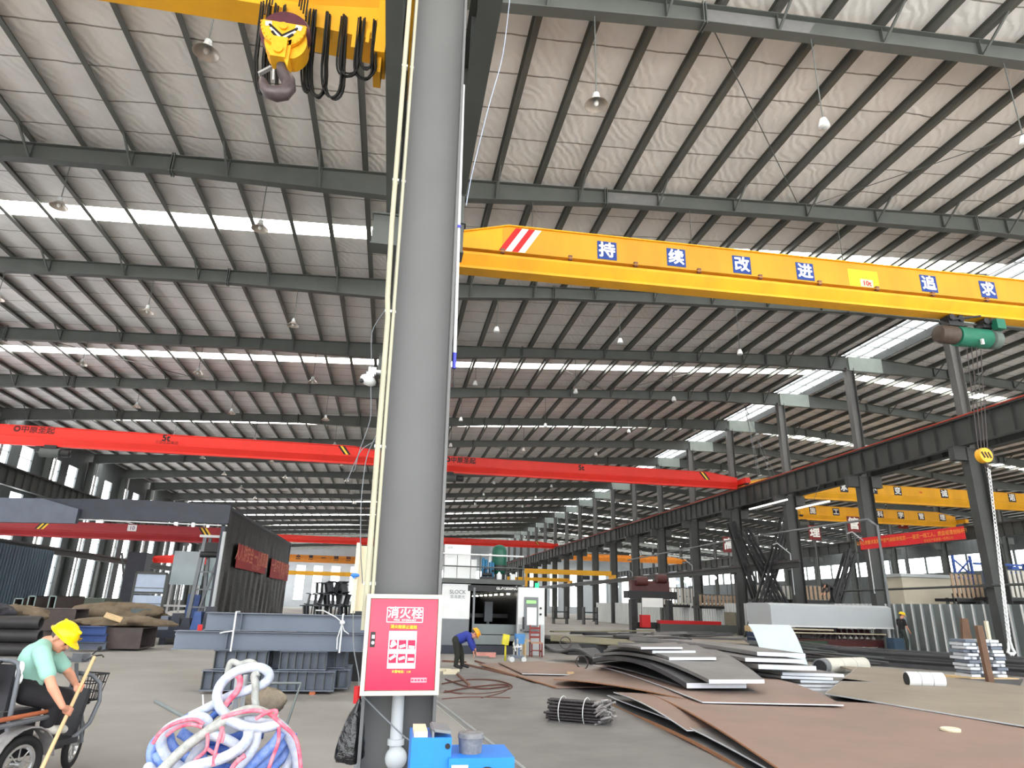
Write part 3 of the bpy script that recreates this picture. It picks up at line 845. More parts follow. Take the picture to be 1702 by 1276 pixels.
def small_hoist(x, y, z, label):
    t = thing('electric_hoist', label, 'electric hoist', (x, y, z))
    mb = MB().lathe([(.05, -.5), (.26, -.48), (.26, .48), (.05, .5)], (x, y, z - .3), 'X', 16)
    part('drum', mb, M['steel'], t)
    mb = MB().box((x, y, z - .02), (.6, .4, .2)).lathe([(.1, .5), (.2, .55), (.2, .95), (.08, 1.0)], (x, y, z - .3), 'X', 14).box((x - .6, y, z - .16), (.3, .3, .3))
    part('trolley', mb, M['black'], t)
    return t
small_hoist(-18.6, 39, 9.1, 'dark electric hoist under the bright red girder by the upper windows')
small_hoist(3.3, 43.5, 9.75, 'dark electric hoist under the red girder just beside the big column')
crane(99.0, 0.66, 23.95, 9.75, .95, M['red'], 'far red crane girder above the green tank of the cutting machine', [(21.2, (SB, SY, SB), -1)], 9.87, taper=2.2, ledge=.45)
crane(97.5, -24.4, -.46, 9.1, .95, M['red'], 'far red crane girder seen past the dark booth, beside the cream cabinet', [(-3.0, (SB, SY, SB), -1)], 9.25, taper=2.2, ledge=.45)
# low dull red crane inside the booth
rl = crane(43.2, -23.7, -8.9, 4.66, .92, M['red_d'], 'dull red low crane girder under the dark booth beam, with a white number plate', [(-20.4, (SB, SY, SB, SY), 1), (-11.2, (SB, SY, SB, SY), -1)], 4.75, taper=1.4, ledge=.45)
plate(rl, -15.2, 5.36, 43.05, .36, '10', M['sign_white'], mat('grey_print', (0, 0, 0)), bold=.02, sx=.5)
runway('low_crane_rail', -23.7, 4.2, 4.62, 30, 110, 'thin low crane rail along the window wall, under the big runway', stiff=False)
for y in range(34, 108, 7):
    solo('rail_post', MB().box((-23.9, y + .1, 2.1), (.2, .2, 4.2)), M['steel'], 'thin steel post holding the low crane rail along the window wall', 'post', 'posts of the low crane rail')
crane(74, -23.7, -13.4, 4.75, .9, M['red'], 'pinkish red low crane girder end seen past the pale blue hanging sheet', [], 4.75, taper=2.4, ledge=.5)
# yellow cranes of the far bay
c1 = crane(45.5, 25.15, 53.5, 9.75, 1.35, M['yellow'], 'yellow crane girder of the far bay with characters on dark plates, upper of the two', [], 9.87, ledge=.45)
yf = 45.5 - .21
for x, ch in ((33.6, '承'), (36.1, '不'), (38.2, '变'), (42.3, '诚'), (46.4, '守'), (48.45, '诺')):
    plate(c1, x, 10.72, yf, .66, ch, M['dark_sign'], M['sign_white'])
plate(c1, 40.2, 10.72, yf, .26, '10t', M['yellow'], M['sign_red'], sx=.4)
c2 = crane(56.5, 36.4, 53.5, 9.75, 1.35, M['yellow'], 'lower yellow crane girder beyond the upper one, with characters on dark plates', [], 9.87, ledge=.4)
yf = 56.5 - .21
for x, ch in ((38.2, '施'), (40.6, '工'), (45.2, '科'), (47.4, '学'), (49.6, '管'), (51.9, '理')):
    plate(c2, x, 10.6, yf, .68, ch, M['dark_sign'], M['sign_white'])
small_hoist(37.2, 56.5, 9.7, 'dark electric hoist under the lower yellow girder of the far bay')
crane(120, 25.15, 53.5, 9.6, 1.2, mat('far_orange', srgb(226, 140, 50), .5), 'far orange yellow crane girder between the ridge columns, beyond the jib crane', [], 9.87)
c4 = crane(150, -24.4, -.46, 9.1, 1.5, mat('far_orange', (0, 0, 0)), 'far orange yellow crane girder in front of the pale end wall', [], 9.25)
for k, ch in enumerate('安全第一预防为主'):
    lettering('lettering', ch, 1.0, (-22 + 2.6 * k, 149.7, 10.05), (1, 0, 0), (0, 0, 1), M['dark_sign'], c4, bold=.03)

# ------------------------------------------------------------------ yellow crane with the big hook, top of the picture
Yh = 7.75
hc = crane(Yh, -24.4, -.46, 9.4, 1.7, M['yellow'], 'yellow crane girder with the big hook, at the top beside the column', [], 9.25, ledge=.3, taper=3.0)
mb = MB().prism([(-2.05, 9.03), (-.78, 8.93), (-.74, 9.5), (-2.05, 9.3)], 'Y', Yh - .36, Yh + .1)
mb.box((-.7, Yh - .2, 9.1), (.14, .5, .9)).box((-.72, Yh - .2, 8.55), (.1, .3, .3))
part('end_bracket', mb, M['yellow'], hc)
mb = MB().box((-1.05, Yh - .38, 8.95), (.07, .05, .5)).box((-.88, Yh - .38, 8.93), (.05, .05, .22))
part('cable_bracket', mb, M['yellow'], hc)
Yk = 7.05
def K(x, y, dy=0.0): p = gy(x, y, Yk); return Vector((p.x, Yk + dy, p.z))
c0 = K(474, 56)
hb = thing('hook_block', 'big yellow hook block with black chevron and iron hook, top of the picture', 'hook block', c0)
part('sheave', MB().lathe([(.06, -.1), (.38, -.1), (.41, -.06), (.41, .06), (.38, .1), (.06, .1)], c0 + Vector((0, .05, .02)), 'Y', 36), mat('worn_maroon', srgb(84, 38, 50), .5, 0, .2, 9), hb)
def disc(c, r, y0, y1, zc0, zc1):
    a = [(r * math.cos(q), r * math.sin(q)) for q in [2 * math.pi * i / 40 for i in range(40)]]
    pts = []
    for x, z in a:
        z = max(zc0, min(zc1, z)); pts.append((c.x + x, c.z + z))
    return MB().prism(pts, 'Y', c.y + y0, c.y + y1)
part('cheek_plate', disc(c0, .36, -.16, -.1, -.4, .07), M['yellow_d'], hb)
part('cheek_plate', disc(c0 + Vector((.02, 0, -.05)), .37, .16, .22, -.4, .1), M['yellow_d'], hb)
mb = disc(c0 + Vector((.05, 0, -.2)), .34, -.08, .22, -.3, .2)
for k in range(16):
    q = math.pi * (1 + k / 15); p = c0 + Vector((.36 * math.cos(q), -.165, .36 * math.sin(q) * .98 - .0))
    if p.z > c0.z - .38: mb.ell(p + Vector((0, -.0, .03)), .016, seg=6, rings=4)
part('lower_guard', mb, M['yellow_d'], hb)
part('pin', MB().cyl(c0 + Vector((0, -.2, -.02)), c0 + Vector((0, -.1, -.02)), .065, 20), M['yellow_d'], hb)
mb = MB(); mw_ = MB()
for s in (-1, 1):
    for k in range(3):
        a = c0 + Vector((s * .0, -.166, -.3 + k * .055)); b = c0 + Vector((s * (.17 + .03 * k), -.166, -.13 + k * .06))
        (mb if k % 2 == 0 else mw_).bar(a, b, .04, .012, (0, 1, 0))
    mw_.bar(c0 + Vector((s * .19, -.166, .01)), c0 + Vector((s * .29, -.166, -.01)), .085, .01, (0, 1, 0))
part('chevron', mb, SB, hb)
part('chevron_gap', mw_, M['sign_white'], hb)
c1_ = c0 + Vector((-.01, -.06, -.42))
part('yoke', MB().box(c1_, (.24, .3, .36)).cyl(c1_ + Vector((0, -.19, -.06)), c1_ + Vector((0, -.14, -.06)), .075, 18).prism([(c1_.x + .1, c1_.z + .16), (c1_.x + .17, c1_.z + .2), (c1_.x + .17, c1_.z - .3), (c1_.x + .1, c1_.z - .18)], 'Y', c1_.y - .1, c1_.y + .2), M['yellow_d'], hb)
hp = [(470, 108), (469, 116), (472, 124), (479, 134), (480, 146), (472, 154), (459, 156), (447, 153), (440, 145), (437, 136), (436, 130)]
hr = [.075, .075, .08, .085, .09, .1, .1, .085, .07, .055, .03]
hpts = [K(*p) for p in hp]
part('hook', MB().tube(hpts, hr, 14), mat('hook_iron', srgb(88, 78, 80), .4, .3, .2, 10), hb, 'dark iron hook')
part('safety_latch', MB().bar(K(452, 117, -.05), K(431, 126, -.03), .05, .03).bar(K(456, 121, -.06), K(455, 138, -.05), .018, .018), M['chrome'], hb)
for ch in hb.children:
    if ch.name.split('.')[0] not in ('hook', 'safety_latch'):
        for v in ch.data.vertices:
            d = v.co - c0; v.co = c0 + Vector((d.x * .76, d.y * .76, d.z * (.86 if d.z < 0 else .8)))
mb = MB()
for x, y, xt in ((440, 24, 441), (447, 10, 448), (452, 8, 452), (500, 16, 501), (504, 22, 505), (508, 28, 510), (497, 10, 497)):
    p = K(x, y); q = K(xt, 0); mb.cyl(p, (q.x, Yk, 9.95), .011, 6)
part('wire_rope', mb, M['wire'], hb)
# cable loops hung along the girder
fest = [(418, 430, 128, 30, 4), (440, 452, 132, 60, 3), (500, 510, 125, 40, 5), (512, 535, 135, 36, 5), (535, 566, 136, 38, 7), (562, 590, 97, 44, 5), (590, 620, 103, 48, 6), (601, 618, 88, 50, 3)]
for i, (xa, xb, yb, yt, n) in enumerate(fest):
    rnd = random.Random(i); mb = MB()
    for k in range(n):
        j = lambda a: a + rnd.uniform(-4, 4)
        xa_, xb_, yb_ = j(xa), j(xb), j(yb) - k * 1.5
        pts = []
        for q in range(15):
            u = q / 14; a = math.pi * u
            x = (xa_ + xb_) / 2 - (xb_ - xa_) / 2 * math.cos(a) * (1 + .5 * math.sin(a)); y = yt + (yb_ - yt) * math.sin(a) ** .6
            pts.append(K(x, y, .28 + .02 * k))
        pts[0].z = pts[-1].z = 9.22
        mb.tube(pts, .0125, 6)
    solo('festoon_cable', mb, M['wire'], 'looped black power cables hanging under the yellow girder with the big hook', 'cable', 'hanging cable loops')

# ------------------------------------------------------------------ pendant lamps under the girders
shade_m = mat('lamp_shade', srgb(196, 186, 176), .35, .5, .1, 8)
def lamp(x, Y, ztop, z, kind, label, group=None):
    t = thing('pendant_lamp', label, 'pendant lamp', (x, Y, z), group)
    part('rod', MB().cyl((x, Y, z + .2), (x, Y, ztop), .014, 6), M['steel'], t)
    if kind == 0:
        part('housing', MB().lathe([(.03, .25), (.065, .23), (.07, .15), (.085, .13), (.085, .09)], (x, Y, z), 'Z', 16), M['grey'], t)
        mb = MB().lathe([(.08, .1), (.1, .08), (.18, .0), (.235, -.05), (.225, -.05), (.17, .0), (.1, .06), (.07, .08)], (x, Y, z), 'Z', 22, False)
        part('shade', mb, shade_m, t)
        part('bulb', MB().ell((x, Y, z + .02), (.055, .055, .09)), M['white'], t)
    else:
        part('housing', MB().lathe([(.03, .2), (.07, .18), (.11, .05), (.12, -.03), (.09, -.05), (.02, -.05)], (x, Y, z), 'Z', 16), M['white'], t)
        part('bulb', MB().lathe([(.02, -.07), (.06, -.05), (.06, -.03)], (x, Y, z), 'Z', 12), M['grey'], t)
def gb(x, fd): return rt(x) - fd(x) - .01
fdL, fdM = spans[0][2], spans[1][2]
lamp(-4.05, FY(1), gb(-4.05, fdL), 11.05, 0, 'bell pendant lamp hanging beside the big yellow hook block')
lamp(3.33, FY(1), gb(3.33, fdM), 11.2, 0, 'bell pendant lamp hanging above the striped end of the yellow crane')
lamp(8.4, FY(1), gb(8.4, fdM), 11.5, 1, 'small round pendant lamp above the characters of the yellow crane')
lamp(13.5, FY(1), gb(13.5, fdM), 11.9, 1, 'small round pendant lamp at the picture edge above the yellow crane')
GL = 'pendant lamps over the bay by the window wall'; GM = 'pendant lamps over the bay beside the ridge'
for n in range(2, 11):
    for x in (-4.4, -9.6, -14.6):
        lamp(x, FY(n), gb(x, fdL), 11.55, 0, 'bell pendant lamp on a rod under a girder of the window wall bay', GL)
    for x in (3.45, 8.65, 14.0):
        lamp(x, FY(n), gb(x, fdM), 12.05, 0 if n == 2 else 1, 'pendant lamp on a rod under a girder between centre columns and ridge', GM)
# ------------------------------------------------------------------ people
def V(*a): return Vector(a)
def curl_hand(mb, c, ax, wrist, r, k=1.0, flip=1):
    """Palm and five fingers closed round a bar through c along ax; wrist tells the side the hand comes from."""
    ax = ax.normalized(); w = (wrist - c); w = (w - ax * w.dot(ax)).normalized(); s = ax.cross(w) * flip
    mb.limb(wrist, c + w * (r + .02 * k), .024 * k, .03 * k, 10)
    mb.ell(c + w * (r + .016 * k), (.04 * k, .018 * k, .042 * k), Matrix((ax, w, s)).transposed(), 12, 8)
    for i in range(4):
        o = c + ax * ((i - 1.5) * .0205 * k); q = []
        ln = (.92, 1.0, .97, .8)[i]
        for a in (0.35, 1.1, 1.9, 2.7):
            b = a * ln; rr = r + .009 * k
            q.append(o + w * (rr * math.cos(b)) + s * (rr * math.sin(b)))
        for p0, p1, ra in zip(q[:-1], q[1:], (.0098, .009, .0082)): mb.limb(p0, p1, ra * k, (ra - .0006) * k, 8)
    o = c - ax * .035 * k
    q = [o + w * (r + .02 * k) - s * .012 * k, o + ax * .008 * k + w * .4 * r - s * (r + .01 * k), o + ax * .02 * k - w * .7 * r - s * (r * .8 + .008 * k)]
    mb.limb(q[0], q[1], .0115 * k, .0105 * k, 8).limb(q[1], q[2], .0105 * k, .0085 * k, 8)
def open_hand(mb, wrist, d, side, k=1.0):
    d = d.normalized(); side = (side - d * side.dot(d)).normalized(); n = d.cross(side)
    m = Matrix((side, d, n)).transposed()
    mb.ell(wrist + d * .05 * k, (.04 * k, .052 * k, .017 * k), m, 12, 8)
    for i in range(4):
        b = wrist + d * .088 * k + side * ((i - 1.5) * .02 * k); L = (.062, .072, .068, .052)[i] * k
        a = b + d * L * .5 + n * .006 * k; e = b + d * L * .95 + n * .028 * k
        mb.limb(b, a, .0092 * k, .0086 * k, 7).limb(a, e, .0086 * k, .0074 * k, 7)
    b = wrist + d * .03 * k - side * .034 * k; a = b + d * .03 * k - side * .022 * k + n * .01 * k
    mb.limb(b, a, .0115 * k, .0105 * k, 7).limb(a, a + d * .032 * k - side * .004 * k + n * .008 * k, .0105 * k, .0085 * k, 7)
def head(mb, c, f, u, k=1.0):
    f = f.normalized(); u = (u - f * u.dot(f)).normalized(); s = f.cross(u); m = Matrix((f, s, u)).transposed()
    P = lambda x, y, z: c + f * (x * k) + s * (y * k) + u * (z * k)
    mb.ell(P(-.01, 0, .03), (.1 * k, .077 * k, .092 * k), m, 16, 12)
    mb.ell(P(.025, 0, -.045), (.066 * k, .06 * k, .075 * k), m, 14, 10)
    mb.ell(P(.062, 0, -.093), (.024 * k, .026 * k, .02 * k), m, 10, 8)
    mb.limb(P(.088, 0, .012), P(.108, 0, -.028), .009 * k, .015 * k, 8)
    mb.limb(P(.083, -.035, .022), P(.083, .035, .022), .012 * k, .012 * k, 8)
    mb.limb(P(.082, -.016, -.062), P(.082, .016, -.062), .012 * k, .012 * k, 8)
    for a in (-1, 1):
        mb.ell(P(-.012, a * .078, -.012), (.02 * k, .009 * k, .032 * k), m, 10, 8)
        mb.ell(P(.066, a * .035, -.018), (.02 * k, .02 * k, .018 * k), m, 8, 6)
    return P, m
def helmet(t, P, m, k, mt, tilt=0.0):
    mb = MB(); vs = []; n = 26; rings = 9
    for i in range(rings + 1):
        a = math.pi / 2 * i / rings
        for q in range(n):
            b = 2 * math.pi * q / n
            vs.append(P(-.006 + .132 * math.cos(a) * math.cos(b), .108 * math.cos(a) * math.sin(b), .035 + .118 * math.sin(a) + (.006 if abs(math.sin(b)) < .25 else 0) * math.cos(a)))
    fs = [(i * n + q, i * n + (q + 1) % n, (i + 1) * n + (q + 1) % n, (i + 1) * n + q) for i in range(rings) for q in range(n)]
    mb.add(vs, fs, True)
    pts = []
    for q in range(n):
        b = 2 * math.pi * q / n; w = .018 + .05 * max(0, math.cos(b)) ** 2
        pts.append((-.006 + (.132 + w) * math.cos(b), (.108 + .016) * math.sin(b), .03 - .012 * max(0, math.cos(b))))
    top = [P(*p) for p in pts]; inn = [P(-.006 + .13 * math.cos(2 * math.pi * q / n), .106 * math.sin(2 * math.pi * q / n), .042) for q in range(n)]
    bot = [P(p[0], p[1], p[2] - .006) for p in pts]
    vs = inn + top + bot
    fs = [(q, (q + 1) % n, n + (q + 1) % n, n + q) for q in range(n)] + [(n + q, n + (q + 1) % n, 2 * n + (q + 1) % n, 2 * n + q) for q in range(n)]
    fs += [(2 * n + q, 2 * n + (q + 1) % n, (q + 1) % n, q) for q in range(n)]
    mb.add(vs, fs, True)
    mb.limb(P(-.1, 0, .12), P(.1, 0, .125), .016 * k, .016 * k, 8)
    return part('helmet', mb, mt, t)

def person(label, base, J, cols, k=1.0, vox=.012, hands=None, hmat=None, sleeve=.55, up=None):
    t = thing('person', label, 'person', base)
    f, u = J['face'], J['crown']
    mb = MB(); P, m = head(mb, J['head'], f, u, k)
    mb.limb(J['neck'], P(-.02, 0, -.04), .052 * k, .05 * k)
    mb.limb(J['pelvis'], J['chest'], .1 * k, .11 * k)
    for s in 'LR':
        mb.limb(J['chest'], J['sh' + s], .07 * k, .05 * k); mb.limb(J['sh' + s], J['el' + s], .048 * k, .039 * k)
        mb.limb(J['el' + s], J['wr' + s], .041 * k, .027 * k)
        mb.limb(J['pelvis'], J['hip' + s], .09 * k, .08 * k); mb.limb(J['hip' + s], J['kn' + s], .072 * k, .052 * k); mb.limb(J['kn' + s], J['an' + s], .05 * k, .035 * k)
        h = hands[s]
        if h[0] == 'grip': curl_hand(mb, h[1], h[2], J['wr' + s], h[3], k, h[4])
        else: open_hand(mb, J['wr' + s], h[1], h[2], k)
    part('body', mb, M['skin'], t, mods=remesh(vox * .8, 2))
    mb = MB()
    mb.limb(J['pelvis'].lerp(J['chest'], .1), J['chest'], .135 * k, .135 * k)
    side = (J['shL'] - J['shR']).normalized()
    for a in (-1, 1):
        o = side * (.05 * a * k)
        mb.limb(J['pelvis'].lerp(J['chest'], .05) + o, J['chest'] + o * 1.3, .11 * k, .115 * k)
        mb.limb(J['neck'].lerp(J['chest'], .3), J['sh' + ('L' if a > 0 else 'R')], .075 * k, .074 * k)
    for s in 'LR':
        q = J['sh' + s].lerp(J['el' + s], min(1, sleeve))
        mb.limb(J['sh' + s], q, .074 * k, .066 * k)
        if sleeve > 1: mb.limb(q, J['el' + s].lerp(J['wr' + s], sleeve - 1), .062 * k, .045 * k)
    part('shirt', mb, cols[0], t, mods=remesh(vox, 3))
    mb = MB()
    mb.limb(J['pelvis'] + side * .05 * k, J['pelvis'] - side * .05 * k, .125 * k, .125 * k)
    for s in 'LR':
        mb.limb(J['hip' + s], J['kn' + s], .095 * k, .075 * k); mb.limb(J['kn' + s], J['an' + s].lerp(J['kn' + s], .12), .074 * k, .06 * k)
    part('trousers', mb, cols[1], t, mods=remesh(vox, 3))
    for s in 'LR':
        mb = MB().limb(J['an' + s] - V(0, 0, .01 * k), J['to' + s], .048 * k, .036 * k).limb(J['an' + s] + (J['an' + s] - J['to' + s]) * .2 - V(0, 0, .02 * k), J['to' + s].lerp(J['an' + s], .5) - V(0, 0, .01), .035 * k, .036 * k)
        part('shoe', mb, cols[2], t, mods=remesh(vox, 2))
    mb = MB().ell(P(-.022, 0, .022), (.098 * k, .08 * k, .088 * k), m, 16, 10)
    part('hair', mb, M['hair'], t)
    for a in (-1, 1):
        part('eye', MB().ell(P(.084, a * .033, -.008), (.008 * k, .013 * k, .008 * k), m, 10, 8), SB, t)
    part('mouth', MB().limb(P(.094, -.02, -.063), P(.094, .02, -.063), .0035 * k, .0035 * k, 6), mat('lips', srgb(150, 70, 66), .6), t)
    if hmat: helmet(t, P, m, k, hmat)
    return t, P

# ------------------------------------------------------------------ the man on the tricycle
TO = Vector((-3.26, 7.06, 0)); th = math.radians(66); hx_ = Vector((math.cos(th), math.sin(th), 0)); hy_ = Vector((-math.sin(th), math.cos(th), 0))
def T(x, y, z): return TO + hx_ * x + hy_ * y + Vector((0, 0, z))
rotT = Matrix.Rotation(th, 3, 'Z')
tri = thing('tricycle', 'worn black three wheeled scooter with a wire basket, its rider bending forward', 'tricycle', TO)
def wheel(c, r, w, axis, parent, spokes=8):
    u = Vector((0, 0, 1)); v = axis.cross(u).normalized(); n = 28
    ring = lambda rr: [c + u * (rr * math.cos(2 * math.pi * i / n)) + v * (rr * math.sin(2 * math.pi * i / n)) for i in range(n)]
    o = part('wheel', MB().tube(ring(r - w * .5), w * .5, 10, True), M['rubber'], parent)
    mb = MB().tube(ring(r - w * 1.15), w * .28, 6, True)
    for i in range(spokes):
        a = 2 * math.pi * i / spokes; mb.cyl(c, c + (u * math.cos(a) + v * math.sin(a)) * (r - w), .006, 6)
    mb.cyl(c - axis * .05, c + axis * .05, .03, 14)
    part('hub', mb, M['chrome'], o)
    return o
wheel(T(0.0, -.32, .225), .225, .075, hy_, tri); wheel(T(0.0, .32, .225), .225, .075, hy_, tri)
fa = Vector((-math.sin(th + .5), math.cos(th + .5), 0))      # the wheel is turned a little
wheel(T(.86, 0, .225), .225, .06, fa, tri, 14)
dk = mat('scooter_black', srgb(52, 52, 56), .4, 0, .15, 12); tubem = mat('scooter_tube', srgb(112, 116, 122), .4, .2, .15, 10)
part('deck', MB().box(T(.36, 0, .3), (.62, .46, .05), rotT).box(T(.36, 0, .26), (.5, .3, .05), rotT), dk, tri)
part('battery_box', MB().box(T(.02, 0, .4), (.36, .4, .26), rotT), dk, tri)
for s in (-1, 1):
    mb = MB(); n = 10
    vs = []
    for i in range(n + 1):
        a = math.pi * (.02 + .96 * i / n)
        for yy in (-.075, .075): vs.append(T(.28 * math.cos(a), s * .32 + yy, .225 + .28 * math.sin(a)))
    vs2 = [v + Vector((0, 0, .012)) for v in vs]; N = len(vs)
    fs = [(2 * i, 2 * i + 1, 2 * i + 3, 2 * i + 2) for i in range(n)] + [(N + 2 * i, N + 2 * i + 2, N + 2 * i + 3, N + 2 * i + 1) for i in range(n)]
    fs += [(2 * i, 2 * i + 2, N + 2 * i + 2, N + 2 * i) for i in range(n)] + [(2 * i + 1, N + 2 * i + 1, N + 2 * i + 3, 2 * i + 3) for i in range(n)]
    part('fender', mb.add(vs + vs2, fs, True), mat('fender_grey', srgb(140, 136, 136), .5, 0, .2, 14), tri)
part('cargo_rail', MB().tube([T(-.32, -.36, .55), T(.2, -.36, .57), T(.3, -.3, .57)], .022, 8), tubem, tri)
mb = MB().box(T(.02, 0, .6), (.36, .46, .07), rotT)
part('seat', mb, dk, tri)
seat = tri
mb = MB().box(T(-.17, -.02, .83), (.05, .5, .36), rotT).box(T(-.14, -.02, .74), (.03, .46, .02), rotT)
br = part('backrest', mb, dk, tri)
part('backrest_frame', MB().tube([T(-.15, -.3, .5), T(-.16, -.3, .72), T(-.17, -.3, .96), T(-.17, -.27, 1.02), T(-.17, -.2, 1.04), T(-.17, .16, 1.04), T(-.17, .23, 1.02), T(-.17, .25, .95), T(-.15, .25, .5)], .02, 10), tubem, br)
# front hoop, fork, handlebar
part('front_hoop', MB().tube([T(.62, -.2, .3), T(.8, -.2, .42), T(.88, -.19, .6), T(.87, -.17, .76), T(.8, -.12, .84), T(.76, 0, .86), T(.8, .12, .84), T(.87, .17, .76), T(.88, .19, .6), T(.8, .2, .42), T(.62, .2, .3)], .02, 10), tubem, tri)
part('leg_shield', MB().box(T(.72, 0, .52), (.04, .34, .42), rotT @ Matrix.Rotation(.2, 3, 'Y')), dk, tri)
part('fork', MB().tube([T(.9, -.06, .225), T(.84, -.06, .46), T(.78, -.02, .62), T(.7, 0, .95)], .018, 8).tube([T(.9, .06, .225), T(.84, .06, .46), T(.78, .02, .62)], .018, 8), tubem, tri)
hbm = part('handlebar', MB().tube([T(.58, -.3, 1.02), T(.66, -.22, 1.03), T(.72, -.08, .98), T(.72, .08, .98), T(.66, .22, 1.03), T(.58, .3, 1.02)], .014, 8).box(T(.74, 0, 1.0), (.1, .12, .08), rotT), tubem, tri)
for s in (-1, 1):
    g = part('grip', MB().cyl(T(.58, s * .3, 1.02), T(.5, s * .38, 1.01), .02, 12), M['rubber'], hbm)
    part('brake_lever', MB().tube([T(.66, s * .24, 1.03), T(.68, s * .3, 1.04), T(.62, s * .38, 1.03)], .007, 6), M['black'], hbm)
    part('mirror_stem', MB().tube([T(.66, s * .2, 1.04), T(.69, s * .24, 1.09)], .006, 6).ell(T(.69, s * .25, 1.1), .02), M['black'], hbm)
bw = MB(); bx = .9
for (z, dx, dy) in ((.84, .105, .125), (.76, .095, .112), (.68, .085, .1), (.6, .075, .088)):
    bw.tube([T(bx - dx, -dy, z), T(bx + dx, -dy, z), T(bx + dx, dy, z), T(bx - dx, dy, z)], .005 if z < .83 else .008, 6, True)
for i in range(7):
    a = -1 + i / 3
    for s in (-1, 1):
        bw.cyl(T(bx + a * .105, s * .125, .84), T(bx + a * .075, s * .088, .6), .0035, 5)
        bw.cyl(T(bx + s * .105, a * .125, .84), T(bx + s * .075, a * .088, .6), .0035, 5)
    bw.cyl(T(bx + a * .075, -.088, .6), T(bx + a * .075, .088, .6), .0035, 5)
part('basket', bw, M['black'], tri)
part('basket_bracket', MB().cyl(T(.8, 0, .6), T(.9, 0, .6), .014, 8).ell(T(bx, 0, .575), (.05, .05, .02)), M['black'], tri)
# the pole he holds, a stick on the scooter, a dark bag behind the seat
pt, pb = gy(157, 1091, 7.28), gy(70, 1276, 6.72)
dpole = (pb - pt).normalized(); pf = pt + dpole * ((.03 - pt.z) / dpole.z)
solo('wooden_pole', MB().tube([pt, pf], [.015, .017], 12), M['wood'], 'long pale wooden pole held in both hands by the man on the scooter', 'pole')
sa, sb_ = T(-.42, -.37, .6), T(.34, -.34, .615)
solo('wooden_stick', MB().tube([sa, sb_], [.02, .017], 10), M['wood_r'], 'reddish wooden stick lying along the side of the scooter', 'stick')
solo('dark_bag', MB().ell(T(-.36, -.1, .96), (.09, .11, .12), rotT).ell(T(-.32, -.12, .88), (.07, .09, .1), rotT).bar(T(-.3, -.1, .98), T(-.19, -.1, 1.03), .04, .02), M['rubber'], 'dark bag slung over the back of the scooter seat', 'bag')
solo('white_rag', MB().ell(T(-.16, -.28, .97), (.02, .05, .07), rotT @ Matrix.Rotation(.3, 3, 'X')).ell(T(-.15, -.29, .9), (.02, .04, .05), rotT), M['white'], 'small white rag hung on the corner of the scooter backrest', 'rag')
def onpole(y_px):
    a = (y_px - 1091) / (1276 - 1091); x = 157 + (70 - 157) * a; r = ray(x, y_px)
    # closest point on the pole to that sight line
    w0 = CAM - pt; A = r.dot(r); B = r.dot(dpole); D = r.dot(w0); E_ = dpole.dot(w0)
    s_ = (A * E_ - B * D) / (A - B * B); return pt + dpole * s_
hL, hR = onpole(1142), onpole(1183)
J = dict(head=gy(104, 1060, 7.22), face=Vector((.80, -.22, -.56)), crown=Vector((.50, 0, .84)),
         neck=gy(77, 1066, 7.2), chest=gy(60, 1092, 7.18), pelvis=gy(40, 1142, 7.1),
         shR=gy(68, 1085, 6.98), shL=gy(88, 1086, 7.38), elR=gy(87, 1142, 6.84), elL=gy(116, 1120, 7.38),
         wrR=gy(104, 1174, 6.86), wrL=gy(126, 1137, 7.2),
         hipR=gy(44, 1152, 7.0), hipL=gy(50, 1148, 7.2), knR=gy(98, 1166, 7.12), knL=gy(108, 1158, 7.35),
         anR=gy(76, 1206, 7.1), anL=gy(92, 1204, 7.28), toR=gy(90, 1214, 7.14), toL=gy(106, 1212, 7.32))
shirt = mat('mint_shirt', srgb(158, 206, 192), .8, 0, .06, 6, bump=.25, bscale=14)
trous = mat('black_trousers', srgb(38, 36, 40), .8, 0, .15, 8, bump=.2, bscale=18)
man, PH = person('person in a mint shirt and yellow helmet seated on the scooter, gripping a pole', TO + Vector((0, 0, .6)), J,
                 (shirt, trous, mat('pale_shoe', srgb(196, 192, 184), .7, 0, .1, 12)), k=1.0, vox=.012,
                 hands={'L': ('grip', hL, dpole, .015, 1), 'R': ('grip', hR, dpole, .016, -1)}, hmat=M['helmet'], sleeve=.62)
part('chin_strap', MB().tube([PH(.0, -.098, .03), PH(.02, -.09, -.05), PH(.05, -.05, -.112), PH(.06, 0, -.122)], .005, 6), M['white'], man)
part('helmet_print', MB().ell(PH(.105, -.062, .075), (.02, .006, .008)).ell(PH(.1, -.075, .055), (.02, .006, .006)), mat('helmet_print', srgb(150, 120, 10), .5), man)

# ------------------------------------------------------------------ the hose cart
def Zp(zx, zy, Y): return gy(230 + zx / 4.623, 1000 + zy / 4.623, Y)
cart = thing('hose_cart', 'tube frame cart under the tangle of blue and white hoses', 'cart', (-.87, 4.3, 0))
part('drum', MB().lathe([(.1, .12), (.36, .12), (.38, .16), (.38, .62), (.36, .66), (.08, .66)], (-.86, 4.35, 0), 'Z', 28), mat('drum_navy', srgb(40, 62, 120), .5, 0, .2, 6), cart)
for sx in (-.3, .3):
    for sy in (-.25, .25): part('caster', MB().cyl((-.86 + sx - .02, 4.35 + sy, .06), (-.86 + sx + .02, 4.35 + sy, .06), .06, 12).box((-.86 + sx, 4.35 + sy, .1), (.06, .05, .06)), M['rubber'], cart)
ptop = [Zp(735, 850, 4.32), Zp(760, 560, 4.32)]
part('mast', MB().tube([Zp(735, 870, 4.34), Zp(765, 570, 4.34)], .016, 10).tube([Zp(790, 860, 4.34), Zp(825, 560, 4.34)], .013, 10).cyl((-.83, 4.35, .6), Zp(760, 870, 4.34), .05, 12), M['grey'], cart)
